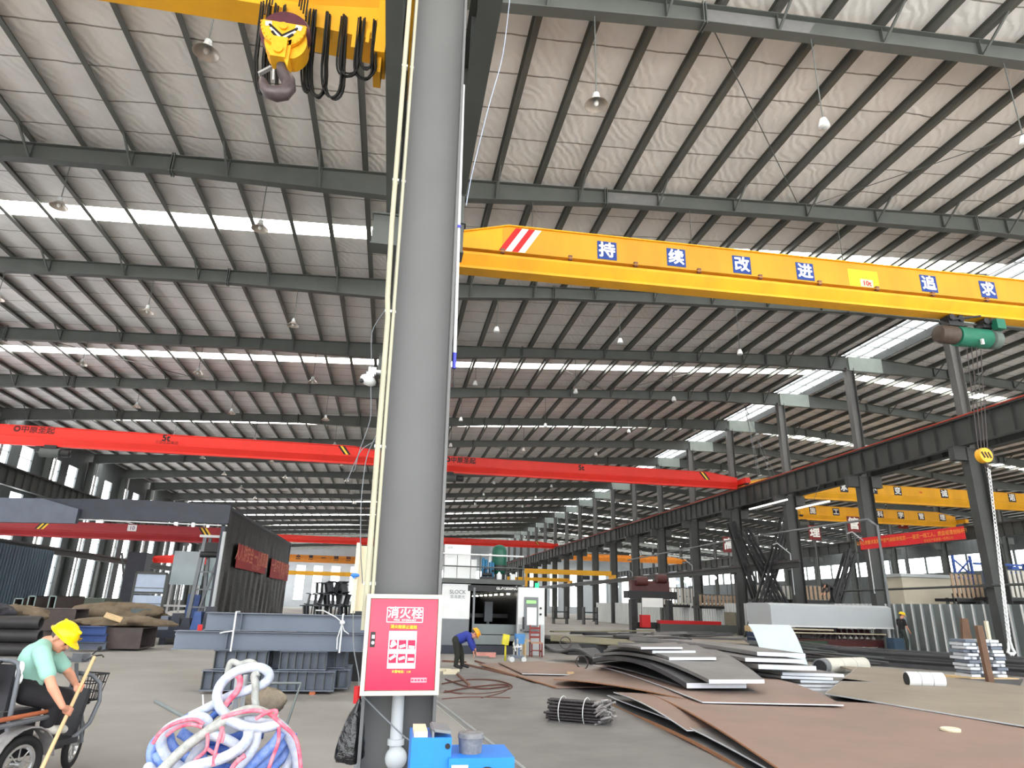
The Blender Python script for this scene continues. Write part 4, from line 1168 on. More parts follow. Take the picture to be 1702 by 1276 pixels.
part('handle', MB().tube([Zp(820, 625, 4.5), Zp(1250, 625, 4.5), Zp(1140, 940, 4.3), Zp(1080, 1120, 4.3)], .0085, 10), M['galv'], cart)
part('side_bar', MB().tube([Zp(130, 762, 4.6), Zp(420, 920, 4.4), Zp(600, 1000, 4.35)], .011, 10), M['galv'], cart)
part('pin', MB().tube([Zp(495, 715, 4.5), Zp(503, 860, 4.4), Zp(510, 960, 4.35)], .0045, 8), M['white'], cart)
def hosemat(name, a, b, sc=26): return mat(name, a, .55, 0, 0, sc, col2=b, bump=.3, bscale=60)
hw = hosemat('hose_white_wrap', srgb(206, 208, 212), srgb(168, 180, 206)); hb_ = hosemat('hose_blue', srgb(94, 134, 214), srgb(150, 172, 226)); hg = hosemat('hose_grey_wrap', srgb(186, 186, 180), srgb(150, 152, 148)); hp_ = hosemat('hose_pink', srgb(232, 74, 104), srgb(240, 150, 160)); hd = hosemat('hose_deep_blue', srgb(52, 84, 160), srgb(84, 118, 190))
def smooth(pts, it=3):
    for _ in range(it):
        q = [pts[0]]
        for a, b in zip(pts[:-1], pts[1:]): q += [a.lerp(b, .25), a.lerp(b, .75)]
        pts = q + [pts[-1]]
    return pts
def hose(zz, Y, r, m, label, grp=None, dY=0.0, tail=None):
    pts = [Zp(x, y, Y + dY * i / max(1, len(zz) - 1)) for i, (x, y) in enumerate(zz)]
    if tail: pts.append(Vector(tail))
    solo('hose', MB().tube(smooth(pts), r, 10), m, label, 'hose', grp)
gW, gB, gP = 'white wrapped hoses coiled on the cart', 'blue hoses coiled on the cart', 'thin pink hoses wound over the cart'
lW, lB, lP = 'thick white wrapped hose in the tangle on the cart', 'thick blue hose in the tangle on the cart', 'thin pink hose wound through the tangle on the cart'
hose([(690, 880), (610, 800), (600, 690), (660, 590), (780, 515), (930, 495), (1010, 540), (1000, 610), (900, 660), (700, 720), (560, 800), (400, 880)], 4.16, .026, hw, 'white wrapped hose making the tall arch at the top of the tangle', None, .1)
hose([(670, 620), (700, 470), (730, 455), (780, 485), (850, 455), (905, 480), (920, 540)], 4.32, .017, hg, 'grey wrapped hose bent over behind the tall arch of the tangle')
hose([(930, 540), (880, 560), (905, 640), (893, 740), (908, 830), (900, 900)], 4.2, .02, hg, 'grey wrapped hose dropping straight down on the tangle')
hose([(60, 1420), (230, 1240), (400, 1080), (560, 975), (700, 880), (860, 820), (960, 850), (1060, 900)], 3.98, .026, hg, 'long grey hose slanting across the front of the tangle', None, .15)
hose([(330, 1420), (380, 1250), (470, 1120), (540, 1020), (545, 930), (490, 880), (380, 905), (220, 970), (165, 1060), (195, 1170), (280, 1250), (420, 1330)], 4.1, .027, hw, lW, gW, .05)
hose([(240, 1000), (130, 1070), (95, 1160), (120, 1290), (200, 1420)], 4.2, .028, hb_, lB, gB)
hose([(60, 1300), (80, 1250), (130, 1330), (200, 1430)], 4.1, .022, hw, lW, gW)
hose([(690, 900), (790, 950), (900, 975), (1000, 960), (1090, 930)], 4.06, .027, hw, lW, gW)
hose([(820, 900), (950, 900), (1070, 930), (1150, 1010), (1200, 1110), (1225, 1230), (1230, 1420)], 4.12, .028, hw, lW, gW)
hose([(250, 1420), (340, 1290), (470, 1250), (620, 1215), (770, 1140), (840, 1060), (850, 990)], 3.96, .027, hw, lW, gW)
hose([(640, 1420), (760, 1270), (840, 1190), (900, 1090), (910, 1000)], 4.0, .026, hw, lW, gW)
hose([(540, 1020), (640, 1040), (760, 1100), (860, 1200)], 4.05, .026, hw, lW, gW)
hose([(700, 1440), (850, 1260), (960, 1170), (1050, 1080), (1100, 1000)], 4.08, .028, hb_, lB, gB)
hose([(800, 1440), (920, 1270), (1030, 1190), (1120, 1070), (1150, 1000)], 4.14, .028, hb_, lB, gB)
hose([(920, 1440), (1010, 1290), (1110, 1190), (1170, 1080), (1180, 1010)], 4.2, .028, hb_, lB, gB)
hose([(1040, 1440), (1130, 1290), (1190, 1180), (1200, 1080)], 4.18, .024, hw, lW, gW)
hose([(230, 1020), (250, 1110), (330, 1180), (470, 1230)], 4.22, .028, hb_, lB, gB)
hose([(320, 1000), (400, 1050), (470, 1130), (500, 1240)], 4.24, .028, hb_, lB, gB)
hose([(450, 1080), (560, 1060), (700, 1060), (820, 1020), (960, 1010)], 4.3, .028, hd, lB, gB)
hose([(520, 1130), (640, 1140), (760, 1150), (900, 1140)], 4.3, .028, hd, lB, gB)
hose([(300, 1300), (480, 1250), (700, 1290), (950, 1330)], 4.22, .028, hd, lB, gB)
hose([(140, 1150), (200, 1280), (340, 1350), (500, 1400)], 4.15, .028, hb_, lB, gB)
hose([(360, 900), (480, 830), (590, 800), (650, 840)], 4.3, .02, hb_, lB, gB)
hose([(700, 760), (640, 830), (560, 880), (520, 960)], 4.25, .018, hd, lB, gB)
hose([(110, 1090), (170, 990), (300, 920), (440, 895), (500, 940)], 4.05, .0095, hp_, lP, gP)
hose([(215, 1030), (290, 965), (400, 935), (490, 960)], 4.03, .009, hp_, lP, gP)
hose([(640, 890), (760, 850), (900, 830), (1000, 850), (1060, 900), (1110, 950), (1200, 1020), (1240, 1140), (1255, 1420)], 4.04, .0105, hp_, lP, gP)
hose([(650, 960), (620, 1050), (580, 1200), (575, 1260)], 3.94, .009, hp_, lP, gP)
hose([(630, 960), (660, 1010), (640, 1080)], 3.95, .008, hp_, lP, gP)
hose([(1080, 960), (1080, 1080), (1020, 1220), (960, 1420)], 4.0, .0095, hp_, lP, gP)
hose([(340, 1420), (420, 1220), (520, 1150), (535, 1080), (530, 1010)], 4.0, .009, hp_, lP, gP)
hose([(535, 1130), (600, 1180), (700, 1190), (800, 1150)], 3.98, .009, hp_, lP, gP)
hose([(720, 540), (790, 580), (770, 680), (690, 760), (640, 840)], 4.2, .016, hp_, lP, gP)
hose([(900, 900), (1000, 840), (1070, 830), (1050, 880)], 4.02, .009, hp_, lP, gP)
hose([(820, 1180), (740, 1240), (690, 1330)], 3.92, .012, hp_, lP, gP)
def lump(c, r, seed, n=24, rings=12, amp=.16):
    rnd = random.Random(seed); ph = [rnd.uniform(0, 6.3) for _ in range(8)]; mb = MB(); mb.ell(c, r, None, n, rings)
    c = Vector(c)
    for i, v in enumerate(mb.v):
        d = v - c; a = math.atan2(d.y / r[1], d.x / r[0]); e = d.z / r[2]
        mb.v[i] = c + d * (1 + amp * (math.sin(3 * a + ph[0] + 2 * e) * .5 + math.sin(5 * a + ph[1] - 3 * e) * .35 + math.sin(9 * a + ph[2] + 5 * e) * .25))
    return mb
solo('canvas_sack', lump(Zp(960, 760, 4.5), (.125, .09, .075), 3), mat('canvas', srgb(146, 134, 116), .85, 0, .2, 20, bump=.4, bscale=30), 'brown canvas sack lying on the hose cart behind the hoses', 'sack')

# ------------------------------------------------------------------ the blue machine at the column foot
bl = mat('machine_blue', srgb(34, 128, 222), .4, 0, .05, 8)
t = thing('blue_machine', 'bright blue machine housing at the foot of the big column', 'machine', (.36, 3.5, 0))
part('tower', MB().box((.245, 3.5, .51), (.182, .26, 1.02)), bl, t)
part('housing', MB().box((.475, 3.5, .47), (.3, .3, .94)), bl, t)
part('cap', MB().box((.195, 3.48, 1.032), (.06, .2, .025)), M['cream'], t)
part('bracket', MB().box((.29, 3.47, 1.045), (.08, .2, .012), (0, .12, 0)).box((.25, 3.47, 1.03), (.01, .2, .04)), M['mid'], t)
part('knob', MB().lathe([(.03, .93), (.052, .94), (.058, 1.0), (.062, 1.005), (.06, 1.025), (.03, 1.03)], (.435, 3.47, 0), 'Z', 20), mat('dusty_knob', srgb(120, 120, 122), .8, 0, .3, 30), t)
part('hole', MB().cyl((.318, 3.372, .985), (.318, 3.366, .985), .012, 14), SB, t)
part('rating_label', MB().box((.375, 3.347, .895), (.075, .006, .036)), M['cream'], t)
part('mouth_slot', MB().prism([(.5 + .05 * math.cos(a), .86 + .045 * math.sin(a)) for a in [math.pi * i / 12 for i in range(13)]], 'Y', 3.343, 3.352), M['black'], t)
# ------------------------------------------------------------------ steel beams stacked in front of the booth
def hbeam_mb(p0, axis, L, h, b, tf=.012, tw=.008, stiff=()):
    """H section starting at p0 (bottom centre of its end) running L along axis 'X' or 'Y'."""
    mb = MB(); p0 = Vector(p0)
    def bx(c, d):
        if axis == 'X': mb.box(p0 + Vector((c[0], c[1], c[2])), d)
        else: mb.box(p0 + Vector((c[1], c[0], c[2])), (d[1], d[0], d[2]))
    bx((L / 2, 0, tf / 2), (L, b, tf)); bx((L / 2, 0, h - tf / 2), (L, b, tf)); bx((L / 2, 0, h / 2), (L, tw, h - 2 * tf))
    for s in stiff: bx((s, 0, h / 2), (.01, b * .96, h - 2 * tf))
    return mb
SBm = M['steel_b']
gE = 'short blue grey beams stacked ends towards the camera'
lE = 'short blue grey beam in the stacked rows under the two long beams'
def ribbed(x0, x1, y, z0, h, label, n, grp=None):
    t = thing('ribbed_girder', label, 'girder', ((x0 + x1) / 2, y, z0), grp)
    part('web', hbeam_mb((x0, y, z0), 'X', x1 - x0, h, .26, .016, .012), SBm, t)
    for k in range(n): part('rib', MB().box((x0 + .03 + (x1 - x0 - .06) * k / (n - 1), y - .0, z0 + h / 2), (.014, .25, h - .034)), M['steel'], t)
ribbed(-3.13, -.84, 13.5, .05, .33, 'long ribbed girder at the bottom of the stack behind the hoses', 15)
ribbed(-2.98, -2.05, 13.52, .395, .315, 'short ribbed girder of the stack, nearer the free beam ends', 6)
ribbed(-1.86, -1.02, 13.52, .395, .315, 'short ribbed girder of the stack, nearer the red cabinet', 7)
for r_ in range(1, 4):
    ribbed(-3.0, -.6, 13.5 + .42 * r_, .05, .33, 'ribbed girder further back in the stack under the two long beams', 15, 'ribbed girders at the back of the stack')
    ribbed(-2.9, -.7, 13.52 + .42 * r_, .395, .315, 'ribbed girder further back in the stack under the two long beams', 14, 'ribbed girders at the back of the stack')
for x in (-2.8, -1.2):
    solo('timber_bearer', MB().box((x, 14.2, .024), (.1, 1.8, .048)), M['wood_r'], 'low timber bearer under the stacked ribbed girders', 'timber', 'bearers under the girder stack')
solo('packing_block', MB().box((-1.95, 13.5, .716), (.05, .1, .008)), M['white'], 'small white packing block under the lower long beam', 'block')
solo('packing_block', MB().box((-1.1, 13.5, .716), (.05, .1, .008)), M['white'], 'small white packing block under the lower long beam near the column', 'block')
solo('steel_beam', hbeam_mb((-3.68, 13.45, .72), 'X', 4.3, .31, .26, .012, .01, (.9, 3.3)), SBm, 'long blue grey beam, the lower of the two tied with white straps', 'beam')
solo('steel_beam', hbeam_mb((-3.2, 13.45, 1.045), 'X', 3.8, .3, .26, .012, .01, (.62, 2.9)), SBm, 'long blue grey beam, the upper of the two tied with white straps', 'beam')
for x, lb in ((-2.68, 'white strap tied round the long beams near their free end'), (-.8, 'white strap knotted round the long beams beside the red cabinet')):
    mb = MB().tube([(x, 13.3, 1.36), (x, 13.3, .7)], .016, 8).tube([(x, 13.3, 1.36), (x, 13.6, 1.36)], .014, 8)
    if x > -1: mb.ell((x, 13.29, 1.22), (.05, .03, .04)).tube([(x, 13.29, 1.22), (x - .12, 13.28, 1.31), (x - .36, 13.29, 1.42), (x - .5, 13.4, 1.42)], .01, 6).tube([(x, 13.28, 1.2), (x + .05, 13.28, 1.08), (x + .14, 13.28, 1.02)], .008, 6).tube([(x, 13.28, 1.2), (x - .06, 13.28, .95), (x - .05, 13.28, .76)], .01, 6)
    else: mb.tube([(x, 13.29, 1.04), (x - .14, 13.28, 1.02), (x - .22, 13.28, 1.0)], .012, 6)
    solo('tie_strap', mb, M['white'], lb, 'strap')
solo('red_tag', MB().box((-3.28, 13.4, 1.08), (.07, .08, .1), (0, 0, .4)), M['sign_red'], 'small red painted block at the free end of the long beams', 'block')
# dark brackets heaped on a pallet behind the long beams
rnd = random.Random(8)
solo('steel_crate', MB().box((-1.0, 16.1, .62), (1.7, 1.2, 1.24)), M['black'], 'dark steel crate behind the long beams carrying the brackets', 'crate')
bkm = mat('dark_bracket', srgb(46, 48, 52), .5, 0, .2, 6)
for i in range(34):
    lay = 0 if i < 16 else 1 if i < 27 else 2
    x = (-1.78 + .072 * i, -1.7 + .085 * (i - 16), -1.55 + .1 * (i - 27))[lay] + rnd.uniform(-.02, .02); y = 15.68 + rnd.uniform(-.05, .3); a = rnd.uniform(-.35, .35) * (1 + lay); z = 1.245 + .24 * lay
    m3 = Euler((0, a * .5, a)).to_matrix(); c = Vector((x, y, z + .125 + abs(a) * .02)); mb = MB()
    mb.box(c, (.025, .17, .22), m3).box(c + m3 @ Vector((0, 0, .11)), (.17, .18, .016), m3).box(c + m3 @ Vector((0, 0, -.11)), (.15, .18, .016), m3)
    solo('steel_bracket', mb, bkm, 'small black steel bracket in the heap behind the long beams', 'bracket', 'brackets heaped behind the long beams')
solo('steel_box_section', MB().prism([(-.82, 1.24), (-.3, 1.24), (-.28, 1.46), (-.4, 1.66), (-.74, 1.66), (-.84, 1.46)], 'Y', 15.6, 16.4), bkm, 'black folded steel box beside the bracket heap, next to the cream cabinet', 'box section')

# ------------------------------------------------------------------ the dark booth on the window wall side
navy = mat('booth_navy', srgb(52, 55, 66), .42, .1, .12, 2, bump=.15, bscale=5)
curt = mat('black_curtain', srgb(13, 11, 11), .45, 0, .2, 3, bump=.9, bscale=7, stretch=(1, .5, 1.6))
t = thing('work_booth', 'big dark booth with a long navy front beam and black curtain side', 'booth', (-11, 38, 0))
part('front_beam', MB().prism([(-14.2, 4.5), (-6.86, 4.55), (-6.86, 5.32), (-11, 5.36), (-14.2, 5.22)], 'Y', 29.85, 30.15), navy, t)
part('front_beam', MB().prism([(-19.5, 4.1), (-12.6, 4.28), (-12.6, 4.85), (-14.0, 5.2), (-19.5, 5.05)], 'Y', 29.6, 29.84), mat('booth_slate', srgb(92, 98, 112), .45, .1, .1, 2), t)
part('light_edge', MB().box((-10.4, 29.95, 4.47), (7.0, .06, .045)), M['white'], t)
cv = MB(); n = 60
def cf(u, v):
    y = 30.2 + 19.3 * u; z = .25 + 5.0 * v
    return (-7.05 + .05 * math.sin(u * 90) * (1 - v) + .03 * math.sin(u * 210 + v * 9), y, z)
vs = [Vector(cf(i / n, j / 10)) for i in range(n + 1) for j in range(11)]
vs += [v - Vector((.04, 0, 0)) for v in vs]; N = len(vs) // 2
fs = []
for i in range(n):
    for j in range(10):
        a = i * 11 + j; fs += [(a, a + 11, a + 12, a + 1), (N + a, N + a + 1, N + a + 12, N + a + 11)]
for i in range(n):
    for a in (i * 11, i * 11 + 10): fs.append((a, a + 11, N + a + 11, N + a))
for j in range(10):
    for a in (j, n * 11 + j): fs.append((a, a + 1, N + a + 1, N + a))
part('side_curtain', cv.add(vs, fs, True), curt, t)
part('top_rail', MB().box((-7.1, 40, 5.28), (.15, 20, .12)), navy, t)
for fx_, fy_, fh_ in ((-7.05, 30.0, 5.3), (-7.1, 49.6, 5.3), (-19.3, 30, 4.2)): part('post', MB().box((fx_, fy_, fh_ / 2), (.16, .16, fh_)), navy, t)
part('post', MB().box((-6.92, 29.75, 2.1), (.12, .12, 4.2)), M['grey'], t)
def banner(name, y0, y1, z0, z1, s1, s2, label):
    b_ = thing(name, label, 'banner', (-6.9, (y0 + y1) / 2, z0))
    part('cloth', MB().box((-6.92, (y0 + y1) / 2, (z0 + z1) / 2), (.02, y1 - y0, z1 - z0)), mat('dull_banner', srgb(156, 40, 44), .6, 0, .08, 2), b_)
    lettering('lettering', s1, .8, (-6.908, (y0 + y1) / 2, z0 + .62 * (z1 - z0)), (0, 1, 0), (0, 0, 1), mat('dull_gold', srgb(206, 120, 96), .6), b_, bold=.02, spacing=1.05)
    lettering('lettering', s2, .3, (-6.908, (y0 + y1) / 2 + 1, z0 + .2 * (z1 - z0)), (0, 1, 0), (0, 0, 1), mat('dull_gold', (0, 0, 0)), b_)
banner('red_banner', 32.7, 40.4, 2.9, 3.95, '人人讲安全 一心抓质量', '安全生产质量第一', 'dull red banner with characters on the black curtain, the nearer of two')
banner('red_banner', 42.0, 49.3, 2.78, 3.85, '一丝不苟 精益求精', '安全生产质量第一', 'dull red banner with characters on the black curtain, the farther of two')
t = thing('frame_tower', 'slim steel frame tower standing in the booth mouth beside the black curtain', 'frame tower', (-7.7, 30.6, 0))
part('frame', MB().bar((-8.05, 30.6, 0), (-7.85, 30.6, 4.0), .14, .14).bar((-7.5, 30.8, 0), (-7.7, 30.8, 4.0), .12, .12).bar((-7.2, 30.6, 1.0), (-7.1, 30.6, 4.0), .1, .1).bar((-7.7, 30.7, 0.9), (-7.1, 30.7, 3.8), .08, .08), M['mid'], t)
mb = MB()
for z in (1.2, 1.9, 2.6, 3.3): mb.bar((-7.98, 30.6, z), (-7.2, 30.6, z), .06, .06)
part('rung', mb, M['mid'], t)
part('head_bar', MB().box((-7.55, 30.5, 4.05), (1.0, .12, .1)), M['white'], t)
part('winch', MB().box((-7.5, 30.7, 3.55), (.6, .4, .5)).cyl((-7.9, 30.5, 3.3), (-7.1, 30.5, 3.3), .12, 12), M['black'], t)
# pale blue sheets, trestles and panels beyond the booth mouth
pbl = mat('pale_blue_sheet', srgb(214, 234, 240), .5, 0, .04, 1)
a, b = gy(281, 971, 46), gy(343, 917, 46)
t = thing('hanging_sheet', 'large pale blue grey sheet panel standing on white legs behind the booth mouth', 'sheet panel', ((a.x + b.x) / 2, 46, 0))
part('panel', MB().box(((a.x + b.x) / 2, 46, (a.z + b.z) / 2), (b.x - a.x, .06, b.z - a.z)), pbl, t)
for x in (a.x + .1, a.x + .75, b.x - .2): part('leg', MB().box((x, 46.1, a.z / 2 + .02), (.1, .1, a.z)), M['white'], t)
part('crossbar', MB().box((a.x + .9, 46.0, 1.05), (2.2, .1, .12)), M['white'], t)
a, b = gy(350, 969, 47), gy(374, 922, 47)
solo('hanging_sheet', MB().box(((a.x + b.x) / 2, 47, (a.z + b.z) / 2 - .5), (b.x - a.x + .6, .06, b.z + .2)), pbl, 'narrow pale blue grey sheet seen through the frame tower', 'sheet panel')
t = thing('framed_screen', 'framed translucent blue white panel standing behind the grey box', 'panel', gy(245, 1010, 44))
for (q0, q1) in (((221, 986), (277, 955)), ((217, 1008), (273, 990))):
    a, b = gy(q0[0], q0[1], 44), gy(q1[0], q1[1], 44)
    p_ = part('panel', MB().box(((a.x + b.x) / 2, 44, (a.z + b.z) / 2), (b.x - a.x, .05, b.z - a.z)), mat('pale_translucent', srgb(196, 212, 236), .4, 0, .05, 3), t)
    part('slat', MB().box(((a.x + b.x) / 2, 43.96, a.z + (b.z - a.z) * .3), (b.x - a.x, .03, .05)), M['mid'], p_)
a, b = gy(216, 1010, 44), gy(279, 953, 44)
part('frame', MB().box((a.x, 44, b.z / 2), (.12, .12, b.z)).box((b.x, 44, b.z / 2), (.14, .12, b.z)).box(((a.x + b.x) / 2, 44, b.z), (b.x - a.x, .12, .14)).box(((a.x + b.x) / 2, 44, (a.z + b.z) * .47), (b.x - a.x, .1, .1)), M['steel'], t)
# fence panel of blue grey corrugated sheet by the window wall
def corrugated(p, q, z0, z1, pitch, depth, m, name, label, cat, group=None, flat=.72, ribs=None):
    p, q = Vector(p), Vector(q); d = q - p; L = d.length; d.normalize(); nrm = Vector((-d.y, d.x, 0)); n = max(2, int(L / pitch))
    pts = []
    for i in range(n):
        o = L * i / n; w = L / n
        pts += [(o, 0), (o + w * flat, 0), (o + w * (flat + .06), depth), (o + w * .94, depth)]
    pts.append((L, 0)); vs = []
    for z in (z0, z1):
        for dn in (0, -.008):
            for o, h in pts: vs.append(p + d * o + nrm * (h + dn) + Vector((0, 0, z)))
    k = len(pts); fs = []
    for i in range(k - 1):
        fs += [(i, i + 1, 2 * k + i + 1, 2 * k + i), (k + i, 3 * k + i, 3 * k + i + 1, k + i + 1), (i, k + i, k + i + 1, i + 1), (2 * k + i, 2 * k + i + 1, 3 * k + i + 1, 3 * k + i)]
    fs += [(0, 2 * k, 3 * k, k), (k - 1, 2 * k - 1, 4 * k - 1, 3 * k - 1)]
    if not ribs: return solo(name, MB().add(vs, fs), m, label, cat, group)
    t = thing(name, label, cat, (p + q) / 2, group); part('sheet', MB().add(vs, fs), m, t); mb = MB()
    for i in range(n):
        o = L * i / n; w = L / n; c = p + d * (o + w * (flat + 1) / 2) + nrm * (depth + .006); mb.box(c + Vector((0, 0, (z0 + z1) / 2)), (.03, w * (.94 - flat - .06), z1 - z0) if abs(d.y) > .5 else (w * (.94 - flat - .06), .03, z1 - z0))
    part('rib', mb, ribs, t)
    return t
corrugated((-23.0, 52.0, 0), (-23.0, 42.0, 0), .05, 4.35, .34, .1, mat('slate_blue_sheet', srgb(96, 114, 128), .4, .2, .2, 1.5, stretch=(1, 1, .2)), 'sheet_screen', 'tall slate blue corrugated screen by the window wall behind the black pipes', 'screen')

# heap of sections and tarpaulins on the window wall side
dkp = mat('black_pipe', srgb(58, 56, 58), .5, .1, .15, 3); brn = mat('brown_box_steel', srgb(84, 74, 72), .6, 0, .15, 3); tarp = mat('brown_tarpaulin', srgb(112, 98, 80), .85, 0, .25, 3, bump=.5, bscale=6)
for k, (y, lb) in enumerate(((1077, 'thick black pipe lying behind the seated man, bottom of three'), (1061, 'thick black pipe lying behind the seated man, middle of three'), (1045, 'thick black pipe lying behind the seated man, top of three'))):
    q = gy(66, y, 20.8); z = .17 + .335 * k
    t = thing('steel_pipe', lb, 'pipe', (-12, 20.8, z))
    part('pipe', MB().lathe([(.155, -16.0), (.168, -15.98), (.168, q.x - .02), (.155, q.x), (.13, q.x), (.13, q.x - .4)], (0, 20.8, z), 'X', 20), dkp, t)
for y_ in (20.57, 21.03):
    solo('pipe_stake', MB().box((-11.8, y_, .5), (.06, .06, 1.0)), M['steel'], 'short steel stake keeping the stacked black pipes upright', 'stake', 'stakes beside the black pipes')
def cloth(label, c, r, seed, m, name='tarpaulin', amp=.26):
    mb = lump(c, r, seed, 30, 14, amp)
    for v in mb.v: v.z = max(v.z, c[2] - r[2] * .35)
    solo(name, mb, m, label, 'tarpaulin')
q = gy(22, 1024, 22.3); cloth('black ridged tarpaulin heaped on top of the black pipes', (q.x - .5, 20.85, 1.07), (1.1, .34, .3), 2, mat('black_tarp', srgb(46, 44, 50), .5, 0, .25, 6, bump=.8, bscale=8))
q = gy(50, 1030, 22.6); cloth('brown tarpaulin sloping beside the black one on the pipes', (q.x + .1, 21.7, .98), (.8, .4, .26), 5, tarp)
def box_section(x0, x1, y0, y1, z0, z1, label, m, endm, axis='X', grp=None):
    """hollow box beam whose open pale-rimmed end faces the camera or the hall"""
    t = thing('box_beam', label, 'box beam', ((x0 + x1) / 2, (y0 + y1) / 2, z0), grp); w = .03
    mb = MB(); cx, cy, cz = (x0 + x1) / 2, (y0 + y1) / 2, (z0 + z1) / 2
    if axis == 'Y':
        mb.box((cx, cy, z1 - w / 2), (x1 - x0, y1 - y0, w)).box((cx, cy, z0 + w / 2), (x1 - x0, y1 - y0, w)).box((x0 + w / 2, cy, cz), (w, y1 - y0, z1 - z0)).box((x1 - w / 2, cy, cz), (w, y1 - y0, z1 - z0))
        e = MB()
        for d in ((x0, x0 + w), (x1 - w, x1)): e.box(((d[0] + d[1]) / 2, y0 - .01, cz), (w * 1.3, .02, z1 - z0))
        e.box((cx, y0 - .01, z1 - w / 2), (x1 - x0, .02, w * 1.3)).box((cx, y0 - .01, z0 + w / 2), (x1 - x0, .02, w * 1.3))
        mb.box((cx, y0 + .6, cz), (x1 - x0 - .02, .02, z1 - z0 - .02))
    else:
        mb.box((cx, cy, z1 - w / 2), (x1 - x0, y1 - y0, w)).box((cx, cy, z0 + w / 2), (x1 - x0, y1 - y0, w)).box((cx, y0 + w / 2, cz), (x1 - x0, w, z1 - z0)).box((cx, y1 - w / 2, cz), (x1 - x0, w, z1 - z0))
        e = MB()
        for d in (y0, y1): e.box((x0 - .01, d, cz), (.03, w * 1.5, z1 - z0))
        e.box((x0 - .01, cy, z1), (.03, y1 - y0, w * 1.5)).box((x0 - .01, cy, z0 + w), (.03, y1 - y0, w * 1.5))
        mb.box((x0 + .7, cy, cz), (.02, y1 - y0 - .02, z1 - z0 - .02))
    part('shell', mb, m, t); part('end_rim', e, endm, t, 'pale end rim')
teal = mat('pale_teal_primer', srgb(140, 156, 154), .5, 0, .08, 3)
for k, (xa, xb, yt, yb) in enumerate(((20, 40, 994, 1012), (42, 61, 990, 1016), (76, 95, 990, 1020))):
    a, b = gy(xa, yb, 29), gy(xb, yt, 29)
    box_section(a.x, b.x, 29, 31.5, 1.02, b.z, 'open ended pale box beam on the heap, behind the black tarpaulin', brn, teal, 'Y', 'box beam ends on the heap')
solo('steel_crate', MB().box((gy(60, 1020, 30).x + .3, 30.4, .5), (3.6, 2.4, 1.0)), brn, 'brown steel bed of sections under the open box beam ends', 'crate')
a, b = gy(98, 1022, 33), gy(172, 994, 33)
solo('box_beam', MB().box(((a.x + b.x) / 2, 34.2, b.z * .5), (b.x - a.x, 2.0, b.z)), mat('dull_green_steel', srgb(96, 104, 92), .5, 0, .2, 2), 'long dull green box girder lying behind the seated man under the windows', 'box beam')
a, b = gy(65, 1048, 25.5), gy(100, 1022, 25.5)
box_section(a.x - .6, b.x + .5, 25.4, 26.4, .42, 1.12, 'dark brown box beam behind the yellow helmet', brn, M['grey'])
solo('steel_block', MB().box((a.x + .5, 25.9, .21), (2.0, .9, .42)), brn, 'brown steel block under the dark box beam behind the yellow helmet', 'block')
a, b = gy(182, 1082, 23.4), gy(255, 1046, 25)
box_section(gy(172, 1080, 23.6).x, gy(257, 1072, 24.6).x, 23.2, 24.6, .05, .66, 'brown box beam with white rimmed end, lying beside the seated man', brn, M['white'])
q = gy(215, 1038, 24.2); cloth('brown tarpaulin spread over the white rimmed box beam', (q.x + .1, 23.9, .765), (1.3, .66, .2), 11, tarp, amp=.3)
q = gy(190, 1022, 25.5); cloth('second brown tarpaulin heaped higher behind the white rimmed box beam', (q.x - .6, 27.3, .92), (1.55, .6, .36), 14, tarp, amp=.32)
solo('steel_block', MB().box((q.x - .6, 27.3, .4), (2.6, .8, .8)), brn, 'brown steel block under the higher brown tarpaulin', 'block')
q = gy(185, 1032, 23.3); solo('cardboard', MB().box((q.x, 23.4, .94), (.5, .4, .02), (.35, .3, .3)), M['wood'], 'scrap of pale cardboard lying on the brown tarpaulin', 'cardboard')
for k, y in enumerate((1050, 1062, 1073)):
    q = gy(142, y, 22.8); c_ = mat('blue_steel', srgb(66, 92, 150), .5, 0, .1, 4) if k < 2 else SBm
    solo('steel_beam', hbeam_mb((q.x - .38, 22.9, .05 + .215 * (2 - k)), 'X', .9, .21, .3), c_, ('topmost', 'middle', 'lowest')[k] + ' of three small blue beam ends right behind the yellow helmet', 'beam')
a, b = gy(212, 1040, 27), gy(250, 1012, 27)
solo('steel_box', MB().box(((a.x + b.x) / 2, 27.3, (b.z + .0) / 2), (b.x - a.x, .6, b.z), (0, 0, .05)), mat('grey_green_box', srgb(88, 98, 100), .5, 0, .08, 3), 'plain grey green steel box at the end of the tarpaulin heap', 'box')
a, b = gy(258, 1052, 26.5), gy(347, 1022, 26.5)
t = thing('steel_pallet', 'low dark pallet loaded with blue grey steel parts before the booth', 'pallet', ((a.x + b.x) / 2, 26.9, 0))
part('bed', MB().box(((a.x + b.x) / 2, 26.9, .35), (b.x - a.x, 1.2, .25)).box((a.x + .3, 26.9, .12), (.2, 1.1, .24)).box((b.x - .3, 26.9, .12), (.2, 1.1, .24)), navy, t)
for k in range(3): part('chalk_mark', MB().box((a.x + .75 + .12 * k, 26.29, .36), (.06, .01, .07), (0, .5, 0)), M['white'], t)
for k in range(5):
    x = a.x + .2 + k * .36; h = (.45, .55, .4, .62, .8)[k]
    solo('steel_part', MB().prism([(x - .18, .48), (x + .2, .48), (x + .12, .48 + h), (x - .1, .48 + h)], 'Y', 26.5, 27.2), (SBm, navy, navy, mat('blue_steel', (0, 0, 0)), navy)[k], 'dark blue grey steel part standing on the low pallet', 'steel part', 'steel parts on the low pallet')
a, b = gy(309, 1010, 34), gy(333, 988, 34)
solo('blue_sheet', MB().box(((a.x + b.x) / 2, 34, b.z / 2), (b.x - a.x, .2, b.z), (0, .05, 0)), mat('blue_steel', (0, 0, 0)), 'upright bright blue steel panel in the booth mouth', 'panel')
